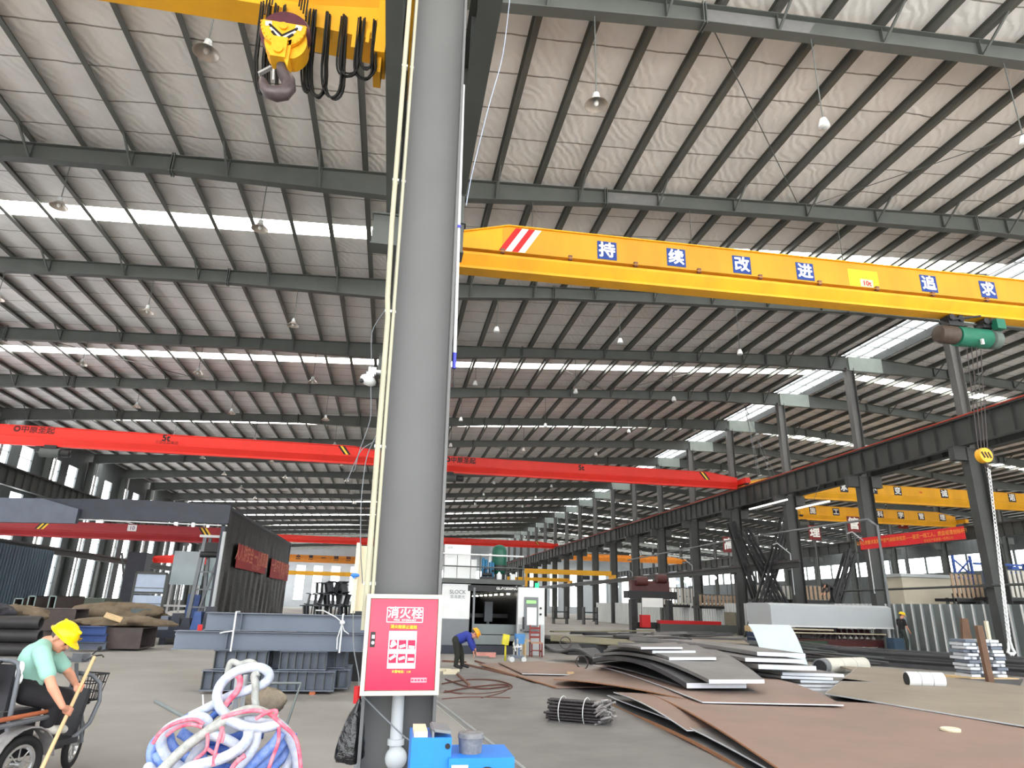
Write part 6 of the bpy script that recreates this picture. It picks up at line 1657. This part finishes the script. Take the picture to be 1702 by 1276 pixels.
# long dark bars
gB_ = 'long dark steel bars in the bundle before the fence'
rnd = random.Random(5)
for k in range(34):
    z = .045 + .065 * (k // 5); y = k % 5
    p = V(15.2 + .32 * y + rnd.uniform(-.05, .05), 22.6 + .5 * y, z); q = V(20.4 + .3 * y, 14.2 + .55 * y, z + rnd.uniform(-.02, .02))
    s_ = (q - p).normalized(); p = p - s_ * rnd.uniform(0, .8)
    solo('steel_bar', MB().bar(p, q, .15, .06), (pl_d, M['black'], pl_d)[k % 3], 'long dark steel bar in the big bundle before the sheet fence', 'bar', gB_)
# tangle of thin dark bars behind the curved sheet
for k in range(30):
    p = gz(rnd.uniform(1330, 1400), 1085, .3); p.z = rnd.uniform(.15, .5); a = rnd.uniform(-.5, -.1)
    solo('thin_bar', MB().bar(p + V(-1.6, 1.2 + rnd.uniform(-.8, .8), rnd.uniform(-.1, .3)), p + V(1.9, -1.1 + rnd.uniform(-.8, .8), rnd.uniform(-.3, .0)), .035, .035), (M['steel'], pl_d, M['iron'])[k % 3], 'thin dark bar in the loose heap before the grey hood machine', 'bar', 'thin bars heaped before the hood machine')
solo('bar_bed', MB().box((gz(1370, 1085, .1).x, gz(1370, 1085, .1).y, .05), (3.6, 3, .1)), M['black'], 'low dark bed under the heap of thin bars', 'bed')
# stacked notched brackets at the fence end of the bars
gN = 'notched pale brackets stacked by the timber upright'
for k in range(11):
    for j in range(3):
        x = gy(1608 + 22 * j, 1120, 17.2).x + rnd.uniform(-.05, .05)
        z = .1 + k * .088
        solo('notched_bracket', MB().box((x, 17.2 + rnd.uniform(-.05, .05), z), (.34, .5, .07)).box((x + (.1 if k % 2 else -.1), 16.94, z), (.12, .06, .06)), (edge_w, SBm, edge_w)[(k + j) % 3], 'pale notched steel bracket in the stack beside the timber upright', 'bracket', gN)
solo('bracket_pallet', MB().box((gy(1630, 1120, 17.2).x, 17.2, .03), (1.5, .9, .06)), M['wood'], 'low pallet under the notched brackets', 'pallet')
p = gz(1646, 1140, 0); solo('timber_upright', MB().box((p.x, p.y, .7), (.16, .1, 1.4), (0, -.03, 0)), mat('brown_timber', srgb(112, 84, 66), .7, 0, .15, 4), 'brown timber upright standing before the notched brackets', 'timber')
p = gy(1604, 1060, 21); solo('timber_upright', MB().prism([(p.x - .2, 0), (p.x + .3, 0), (p.x + .25, 1.55), (p.x + .02, 1.55)], 'Y', 21, 21.1), mat('brown_timber', (0, 0, 0)), 'tapering brown board leaning before the fence beyond the brackets', 'timber')
p = gy(1642, 1050, 18.2); solo('white_post', MB().box((p.x, 18.2, .75), (.08, .08, 1.5)), M['cream'], 'thin cream post beside the timber upright', 'post')
sheet('thin dark plate on the floor in front of the notched brackets', [gz(1560, 1142, .04), gz(1690, 1146, .04), gz(1700, 1128, .04), gz(1560, 1126, .04)], pl_d, .03, edge_w, sides='n')
# the grey hood machine
t = thing('rolling_machine', 'long machine under a pale grey hood before the sheet fence', 'machine', (20.4, 30, 0))
part('hood', MB().prism([(29.5, 1.02), (31.6, 1.02), (31.6, 2.0), (29.75, 2.0), (29.5, 1.9)], 'X', 17.3, 23.5), mat('hood_grey', srgb(184, 190, 194), .45, 0, .03, 1), t)
part('hood_edge', MB().box((20.4, 29.5, 1.0), (6.2, .06, .06)), M['white'], t)
for x in (17.4, 23.3):
    for y in (29.6, 31.5): part('leg', MB().box((x, y, .5), (.09, .09, 1.0)), M['white'], t)
part('bed', MB().box((20.4, 30.6, .3), (5.6, 1.4, .3)).box((20.4, 30.9, .75), (5.4, .3, .3)), mat('machine_maroon', srgb(84, 44, 42), .5, 0, .15, 5), t)
mb = MB()
for k in range(13): mb.cyl((19.6 + .3 * k, 30.0, .45), (19.6 + .3 * k, 30.0, .92), .05, 10).cyl((19.6 + .3 * k - .06, 30.0, .66), (19.6 + .3 * k + .06, 30.0, .66), .11, 12)
part('roller', mb, M['iron'], t)
part('guide_bar', MB().cyl((17.6, 29.7, .88), (20.5, 29.7, .86), .04, 10).box((20.4, 29.7, .72), (5.6, .05, .05)), M['cream'], t)
part('motor', MB().box((16.9, 29.9, .35), (.9, .8, .7)).cyl((16.5, 29.6, .5), (17.3, 29.6, .5), .2, 14), mat('motor_navy', srgb(44, 58, 92), .5, 0, .1, 5), t)
part('control', MB().box((16.9, 30.2, .85), (.9, .5, .25)), M['wood'], t)
solo('green_roller', MB().box((18.6, 29.2, .2), (2.2, .3, .4)), mat('roller_green', srgb(44, 66, 48), .5, 0, .2, 6), 'dark green roller bed at the front foot of the hood machine', 'roller bed')
solo('blue_crate', MB().box((23.0, 28.9, .3), (.5, .5, .6)), mat('crate_blue', srgb(64, 84, 104), .5), 'dull blue crate beside the standing worker at the fence', 'crate')
# the standing worker
wx, wy = 23.35, 28.8
Wp = lambda x, z, y=0: Vector((wx + x, wy + y, z))
J = dict(head=Wp(.13, 1.6), face=Vector((.75, -.5, -.25)), crown=Vector((.2, 0, 1)), neck=Wp(.07, 1.44), chest=Wp(.02, 1.24), pelvis=Wp(0, .93), shR=Wp(.02, 1.38, -.19), shL=Wp(.02, 1.38, .19),
         elR=Wp(.08, 1.12, -.24), elL=Wp(.04, 1.12, .24), wrR=Wp(.22, .93, -.2), wrL=Wp(.14, .9, .22), hipR=Wp(0, .88, -.1), hipL=Wp(0, .88, .1), knR=Wp(.1, .5, -.1), knL=Wp(-.02, .49, .1),
         anR=Wp(.08, .09, -.1), anL=Wp(-.14, .1, .1), toR=Wp(.24, .035, -.12), toL=Wp(.02, .035, .1))
person('person in a black shirt and yellow helmet walking along the sheet metal fence', (wx, wy, 0), J,
       (mat('black_shirt', srgb(34, 34, 38), .8, 0, .1, 8), mat('dark_green_trousers', srgb(54, 62, 58), .8, 0, .1, 8), M['black']), k=1.0, vox=.015,
       hands={'L': ('open', Vector((.2, 0, -1)), Vector((1, 0, 0))), 'R': ('open', Vector((.5, 0, -.9)), Vector((0, -1, 0)))}, hmat=M['helmet'], sleeve=.7)

# ------------------------------------------------------------------ the sheet metal fence in the ridge row
for n in range(2, 11):
    ya, yb = FY(n) + .3, FY(n + 1) - .3
    if n == 2: lb = 'corrugated sheet fence panel behind the hanging chain'
    elif n == 3: lb = 'corrugated sheet fence panel behind the standing worker'
    else: lb = 'pale corrugated sheet fence panel between ridge columns beyond the hood machine'
    corrugated((24.5, ya, 0), (24.5, yb, 0), .03, 2.12, .55 if n < 4 else .36, .05, M['galv'] if n < 4 else mat('galvanised_light', srgb(206, 210, 208), .45, .25, .08, .8), 'fence_panel', lb, 'fence', None if n < 4 else 'fence panels beyond the hood machine', .74 if n < 4 else .55, M['white'])
p = gx(1214, 1058, 24.2); solo('door_sheet', MB().box((24.3, p.y, .75), (.05, 1.7, 1.5)), mat('olive_sheet', srgb(124, 118, 100), .6), 'olive brown board leaning on the fence beyond the hood machine', 'board')
solo('barrier_rail', MB().tube([(24.03, 22.5, 2.85), (24.03, 33.5, 2.75)], .05, 8).box((24.03, 24.4, 2.83), (.14, .5, .12)), M['steel_k'], 'dark horizontal rail crossing the two big columns just above the fence', 'rail')
# banner hung between the two big columns
b_ = thing('red_banner', 'bright red banner with gold characters strung between two big columns', 'banner', (23.9, 28.2, 4.7))
part('cloth', MB().prism([(24.75, 4.72), (31.35, 4.74), (31.35, 5.32), (24.75, 5.25)], 'X', 23.76, 23.78), M['banner'], b_)
lettering('lettering', '以开心质量求发展 严把气候标准规定——鉴定一线工人，质监组道创标杆！', .215, (23.752, 28.05, 5.05), (0, -1, 0), (0, 0, 1), mat('gold_print', srgb(240, 150, 60), .5), b_, bold=.015)
lettering('lettering', '安全生产质量第一有限公司', .14, (23.752, 26.2, 4.82), (0, -1, 0), (0, 0, 1), mat('gold_print', (0, 0, 0)), b_)
# lower rail, pipes and lamps along the ridge row
runway('low_crane_rail', 23.85, 4.15, 4.5, 37, 125, 'thin dark low crane rail along the ridge row, behind the fence line', stiff=False, w=.22)
for n in range(5, 17): solo('rail_bracket', MB().box((24.0, FY(n), 4.1), (.34, .2, .12)), M['steel'], 'small bracket holding the low crane rail on a ridge column', 'bracket', 'brackets of the low crane rail')
jc = thing('jib_crane', 'small bright yellow low crane beyond the cutting machine platform', 'jib crane', (19, 72, 0))
part('beam', MB().box((18.9, 72, 5.1), (9.6, .35, .5)), M['yellow'], jc)
part('leg', MB().bar((14.2, 71.2, 0), (14.3, 72, 5.0), .2, .2).bar((14.2, 72.8, 0), (14.3, 72, 5.0), .2, .2), M['yellow'], jc)
part('end_truck', MB().box((23.85, 72, 4.76), (.3, 1.6, .4)), M['yellow'], jc)
part('hoist', MB().box((20.8, 71.9, 4.6), (.8, .4, .4)), M['black'], jc)
jc = thing('jib_crane', 'second small yellow low crane further off, just above the control cabinet', 'jib crane', (19, 90, 0))
part('beam', MB().box((19.5, 90, 4.95), (8.4, .35, .45)), M['yellow'], jc)
part('leg', MB().bar((15.6, 89.2, 0), (15.7, 90, 4.9), .2, .2).bar((15.6, 90.8, 0), (15.7, 90, 4.9), .2, .2), M['yellow'], jc)
part('end_truck', MB().box((23.85, 90, 4.72), (.3, 1.6, .36)), M['yellow'], jc)
pp = [gx(1480, 1010, 23.6), gx(1472, 872, 23.6), gx(1460, 862, 23.6)]
yy = pp[0].y
solo('gas_pipe', MB().tube([(23.55, yy, .05), (23.55, yy, pp[1].z), (23.55, yy + .6, pp[2].z + .05), (23.55, 44, 6.35), (23.55, 66, 6.2)], .06, 10), M['mid'], 'grey gas pipe rising beside the banner then running back along the columns', 'pipe')
for k, (x0, x1, y) in enumerate(((1246, 1310, 846), (1324, 1380, 845))):
    p, q = gx(x0, y, 23.3), gx(x1, y, 23.3)
    t = thing('tube_light', ('long white tube light under the high runway, the farther of two', 'long white tube light under the high runway, beside the yellow girder end')[k], 'light tube', (p + q) / 2)
    part('tube', MB().bar(p, V(23.3, q.y, p.z), .1, .08), mat('lit_tube', (1, 1, .97), .5, emit=1.6, var=0), t)
    part('hanger', MB().cyl((23.3, (p.y + q.y) / 2, p.z), (23.9, (p.y + q.y) / 2, 8.62), .015, 6), M['steel'], t)
for k, n in enumerate((4, 5, 7, 9)):
    solo('lamp_arm', MB().tube([(24.0, FY(n) - .3, 5.0), (23.2, FY(n) - .3, 5.6), (22.9, FY(n) - .3, 5.5)], .035, 8).tube([(24.0, FY(n) - .3, 2.6), (24.0, FY(n) - .3, 5.0)], .03, 8), M['grey'], 'slim pale lamp arm fixed to a ridge column', 'lamp arm', 'pale lamp arms on the ridge columns')
# red character plates on columns of the far wall row and ridge row
dred = mat('dull_sign_red', srgb(118, 36, 36), .55, 0, .06)
for k, (x, y, Yd, ch, lb) in enumerate(((1354, 885, 52, '理', 'red plate with a white character beside the lattice masts, on a thin post'), (1419, 871, 47.5, '管', 'red plate with a white character just behind the column at the banner end'), (1500, 868, 58.5, '学', 'red plate with a white character half hidden by the lower yellow girder'), (1212, 905, 50, '高', 'red plate with a white character beyond the column before the tube lights'))):
    p = gy(x, y, Yd); s_ = 1.1
    t = thing('character_plate', lb, 'sign', V(p.x, p.y, 0))
    part('plate', MB().box(p, (s_, .04, s_ * 1.1)), dred, t)
    part('post', MB().box((p.x, p.y + .12, (p.z + .5) / 2), (.1, .1, p.z + .5)), M['steel'], t)
    lettering('lettering', ch, .95, p + V(0, -.025, 0), (1, 0, 0), (0, 0, 1), M['sign_white'], t, bold=.03)
t = thing('girder_post', 'dark post holding the end of the lower yellow girder in the far bay', 'post', (36.2, 56.5, 0)); part('shaft', hcol(MB(), 36.2, 56.5, 0, 9.7, .5, .4), M['steel'], t)
mb = MB()
for k, (xa, xb) in enumerate(((1253, 1266), (1275, 1262), (1278, 1292), (1288, 1284))):
    p, q = gy(xa, 690, 42), gy(xb, 800, 42); p.x = min(p.x, 24.1); solo('hanging_rope', MB().cyl((p.x, 42, rt(p.x) + .225), (q.x, 42, q.z), .018, 6), M['mid'], 'thin steel rope hanging from the roof over the red girder end', 'rope', 'ropes hanging over the red girder end')
# far bay beyond the fence: racks, crates, frames
def lattice(p, q, w, label, n=5):
    p, q = Vector(p), Vector(q); d = (q - p); s = Vector((0, 1, 0)); mb = MB(); r = d.cross(s).normalized()
    for a, b in ((-1, -1), (-1, 1), (1, 1), (1, -1)): mb.bar(p + r * a * w / 2 + s * b * w / 2, q + r * a * w / 2 + s * b * w / 2, .13, .13)
    for i in range(n):
        for a in (-1, 1):
            mb.bar(p + d * (i / n) + r * a * w / 2 - s * w / 2, p + d * ((i + 1) / n) - r * a * w / 2 - s * w / 2, .06, .06)
    solo('lattice_mast', mb, M['black'], label, 'mast')
a = [gy(1240, 975, 40), gy(1302, 800, 40), gy(1335, 1000, 40), gy(1395, 885, 38), gy(1350, 985, 38), gy(1215, 870, 43), gy(1270, 960, 43)]
lattice(V(a[0].x, 40, .0), V(a[1].x, 40, 7.4), .5, 'dark lattice leg leaning beyond the ridge columns, behind the tube light')
lattice(V(a[2].x, 40.8, 0), V(a[0].x + .6, 40.8, 6.6), .5, 'dark lattice leg crossing the leaning one beyond the ridge columns')
lattice(V(a[4].x - .5, 36.6, 0), V(a[3].x - .4, 36.6, 5.2), .4, 'dark lattice leg beside the figure working beyond the fence')
lattice(V(a[6].x, 43, 0), V(a[5].x, 43, 7.4), .4, 'thin dark lattice leg farthest along beyond the ridge columns')
slat = mat('slat_wood', srgb(170, 146, 122), .7, 0, .12, 5); slat_w = mat('slat_pale', srgb(202, 198, 190), .6, 0, .08, 5)
def rack(label, x0, x1, Y, z0, z1, m, pitch=.3, gap=.55):
    t = thing('slatted_rack', label, 'rack', ((x0 + x1) / 2, Y, 0)); mb = MB(); x = x0
    while x < x1: mb.box((x, Y, (z0 + z1) / 2), (pitch * gap, .06, z1 - z0)); x += pitch
    part('slats', mb, m, t)
    mb = MB().box(((x0 + x1) / 2, Y + .06, z0), (x1 - x0 + .2, .1, .14)).box(((x0 + x1) / 2, Y + .06, z1), (x1 - x0 + .2, .1, .1)).box(((x0 + x1) / 2, Y + .06, (z0 + z1) / 2), (x1 - x0 + .2, .06, .08))
    for x in (x0, x1): mb.box((x, Y + .6, z0 / 2), (.12, .12, z0)).box((x, Y + .06, z0 / 2), (.12, .12, z0))
    part('frame', mb, M['steel'], t)
    part('shelf', MB().box(((x0 + x1) / 2, Y + .7, z0 - .12), (x1 - x0 + .2, 1.4, .16)), M['black'], t)
def rk(label, xa, xb, ya, yb, Y, m, **k):
    a, b = gy(xa, yb, Y), gy(xb, ya, Y); rack(label, a.x, b.x, Y, a.z, b.z, m, **k)
rk('raised slatted crate rack of pale bars between the big columns, beside the chain', 1646, 1760, 951, 991, 33, slat_w)
rk('raised slatted crate rack just behind the big column at the banner end', 1588, 1628, 955, 993, 34, slat)
rk('brown slatted crates stacked beyond the fence behind the grey hood', 1335, 1388, 975, 996, 40, slat)
rk('pale slatted rack beyond the fence, between lattice legs', 1262, 1320, 974, 994, 42, slat_w)
rk('pinkish slatted rack beyond the fence near the olive board', 1165, 1225, 990, 1006, 48, slat)
rk('grey slatted rack beyond the fence nearest the red machine', 1105, 1160, 978, 1004, 54, slat_w)
bt = mat('blue_frame', srgb(52, 84, 160), .5)
p = gy(1662, 938, 35); t = thing('blue_rack', 'blue steel frame standing on top of the pale slatted rack', 'frame', (p.x, 35, 4.4))
part('frame', MB().box((p.x, 35, p.z), (3.6, .12, .12)).box((p.x, 35, p.z - .6), (.25, .2, 1.6)).box((p.x + .9, 35, p.z - .3), (.5, .3, .4)).box((p.x - 1.2, 35, p.z - .6), (.12, .12, 1.4)).box((p.x + 1.6, 35, p.z - .6), (.12, .12, 1.4)), bt, t)
solo('frame_stand', MB().box((p.x, 35.2, (p.z - 1.4) / 2), (3.6, .5, p.z - 1.4)), M['black'], 'dark stand under the blue steel frame', 'stand')
p = gy(1600, 940, 36); t = thing('blue_rack', 'blue trussed frame on the slatted rack behind the big column', 'frame', (p.x, 36, 4))
part('frame', MB().box((p.x - .6, 36, p.z - .5), (.12, .12, 2.2)).box((p.x + .6, 36, p.z - .5), (.12, .12, 2.2)).bar((p.x - .6, 36, p.z - .6), (p.x + .6, 36, p.z + .4), .08, .08).bar((p.x - .6, 36, p.z + .4), (p.x + .6, 36, p.z - .6), .08, .08).box((p.x, 36, p.z - .7), (1.2, .1, .1)), bt, t)
solo('frame_stand', MB().box((p.x, 36.2, (p.z - 1.6) / 2), (1.4, .5, p.z - 1.6)), M['black'], 'dark stand under the blue trussed frame', 'stand')
# pale container and grey sheets beyond
a, b = gy(1512, 1002, 38), gy(1590, 962, 38)
t = thing('pale_container', 'pale cream container beyond the fence under the red banner', 'container', ((a.x + b.x) / 2, 39, 0))
part('body', MB().box(((a.x + b.x) / 2, 39.2, b.z / 2), (b.x - a.x + .6, 2.4, b.z)), mat('container_cream', srgb(212, 204, 184), .6, 0, .05, 1), t)
part('top_sheet', MB().box(((a.x + b.x) / 2, 39.2, b.z + .12), (b.x - a.x + .8, 2.6, .2)), M['grey'], t)
a, b = gy(1478, 1000, 42), gy(1508, 958, 42)
solo('grey_partition', MB().box(((a.x + b.x) / 2 - .3, 42, b.z / 2), (b.x - a.x + 1.2, .1, b.z)), M['mid'], 'grey partition sheet beside the pale container beyond the fence', 'partition')
# overcast outside light band low on the far wall is its windows; figure working on a raised bed
p = gy(1385, 1000, 35.5)
solo('work_bed', MB().box((p.x, 35.7, 1.05), (3.2, 1.4, 2.1)), M['black'], 'dark raised work bed beyond the fence under the working figure', 'bed')
fx, fy, fz = p.x, 35.6, 2.1
Q = lambda x, z, y=0: Vector((fx + x, fy + y, fz + z))
J = dict(head=Q(-.42, .98), face=Vector((-.7, -.2, -.7)), crown=Vector((-.7, 0, .7)), neck=Q(-.3, 1.0), chest=Q(-.16, 1.0), pelvis=Q(.12, .88), shR=Q(-.2, .98, -.19), shL=Q(-.2, 1.0, .19), elR=Q(-.3, .72, -.22), elL=Q(-.3, .74, .2), wrR=Q(-.48, .55, -.16), wrL=Q(-.48, .56, .14),
         hipR=Q(.12, .82, -.1), hipL=Q(.12, .82, .1), knR=Q(.02, .46, -.12), knL=Q(.1, .46, .1), anR=Q(.08, .09, -.12), anL=Q(.2, .09, .1), toR=Q(-.08, .04, -.12), toL=Q(.05, .04, .1))
person('person in dark work clothes and dark cap leaning over a bed beyond the fence', (fx, fy, fz), J, (M['black'], M['black'], M['black']), k=.98, vox=.018,
       hands={'L': ('open', Vector((-.5, 0, -.8)), Vector((0, 1, 0))), 'R': ('open', Vector((-.5, 0, -.8)), Vector((0, -1, 0)))}, hmat=M['black'], sleeve=1.7)
# the red and white straightening machine far down the row
p = gz(1045, 1045, 0)
t = thing('straightening_machine', 'dark red machine with white sign standing before the farthest fence panels', 'machine', (17.5, 46, 0))
part('frame', MB().box((16.6, 46, 1.1), (.3, .6, 2.2)).box((19.3, 46, 1.1), (.3, .6, 2.2)).box((17.95, 46, 2.5), (3.6, .9, .5)).box((17.9, 46, .5), (2.8, .8, .4)), M['black'], t)
part('top_gear', MB().box((17.9, 46, 3.1), (2.8, .6, .7)).cyl((16.8, 45.6, 3.4), (17.6, 45.6, 3.4), .3, 14).cyl((18.3, 45.6, 3.6), (19.0, 45.6, 3.6), .3, 14), mat('machine_maroon', (0, 0, 0)), t)
part('sign', MB().box((17.9, 45.5, 2.0), (1.5, .06, .6)), M['sign_white'], t)
part('red_arm', MB().box((17.2, 45.2, .8), (.6, .5, .8)).box((20.5, 45.5, .75), (4.5, .5, .25)), M['sign_red'], t)
part('roller_table', MB().box((21, 45.5, .4), (5.6, .9, .5)), M['steel'], t)
# bright work lamps far down the ridge row
for k, (x, y, Yd) in enumerate(((1088, 985, 62), (1066, 987, 62), (1010, 966, 80), (1025, 975, 76), (1115, 967, 66), (1125, 968, 66), (1140, 966, 66), (1208, 957, 52), (1187, 960, 54))):
    q = gy(x, y, Yd)
    t = thing('work_lamp', 'small bright work lamp glowing beyond the ridge columns', 'lamp', q, 'work lamps beyond the ridge columns')
    part('lamp', MB().ell(q, (.22, .12, .16)), mat('lit_lamp', (.96, .98, 1), .5, emit=5, var=0), t)
    part('pole', MB().cyl((q.x, q.y + .1, 0), (q.x, q.y + .1, q.z), .03, 6), M['steel'], t)
# far sheds and stored frames at the end of the ridge bay
for k in range(4):
    x = 10.5 + 3.0 * k; solo('storage_rack', MB().box((x, 66, 1.1), (1.4, .8, .1)).box((x, 66, .5), (1.4, .8, .1)).box((x - .65, 66, .8), (.1, .8, 1.6)).box((x + .65, 66, .8), (.1, .8, 1.6)), (M['black'], brn, M['steel_k'])[k % 3], 'small steel rack far down the hall behind the cutting machine', 'rack', 'small racks far down the hall')

for o in bpy.data.objects:
    if '_rot' in o: del o['_rot']
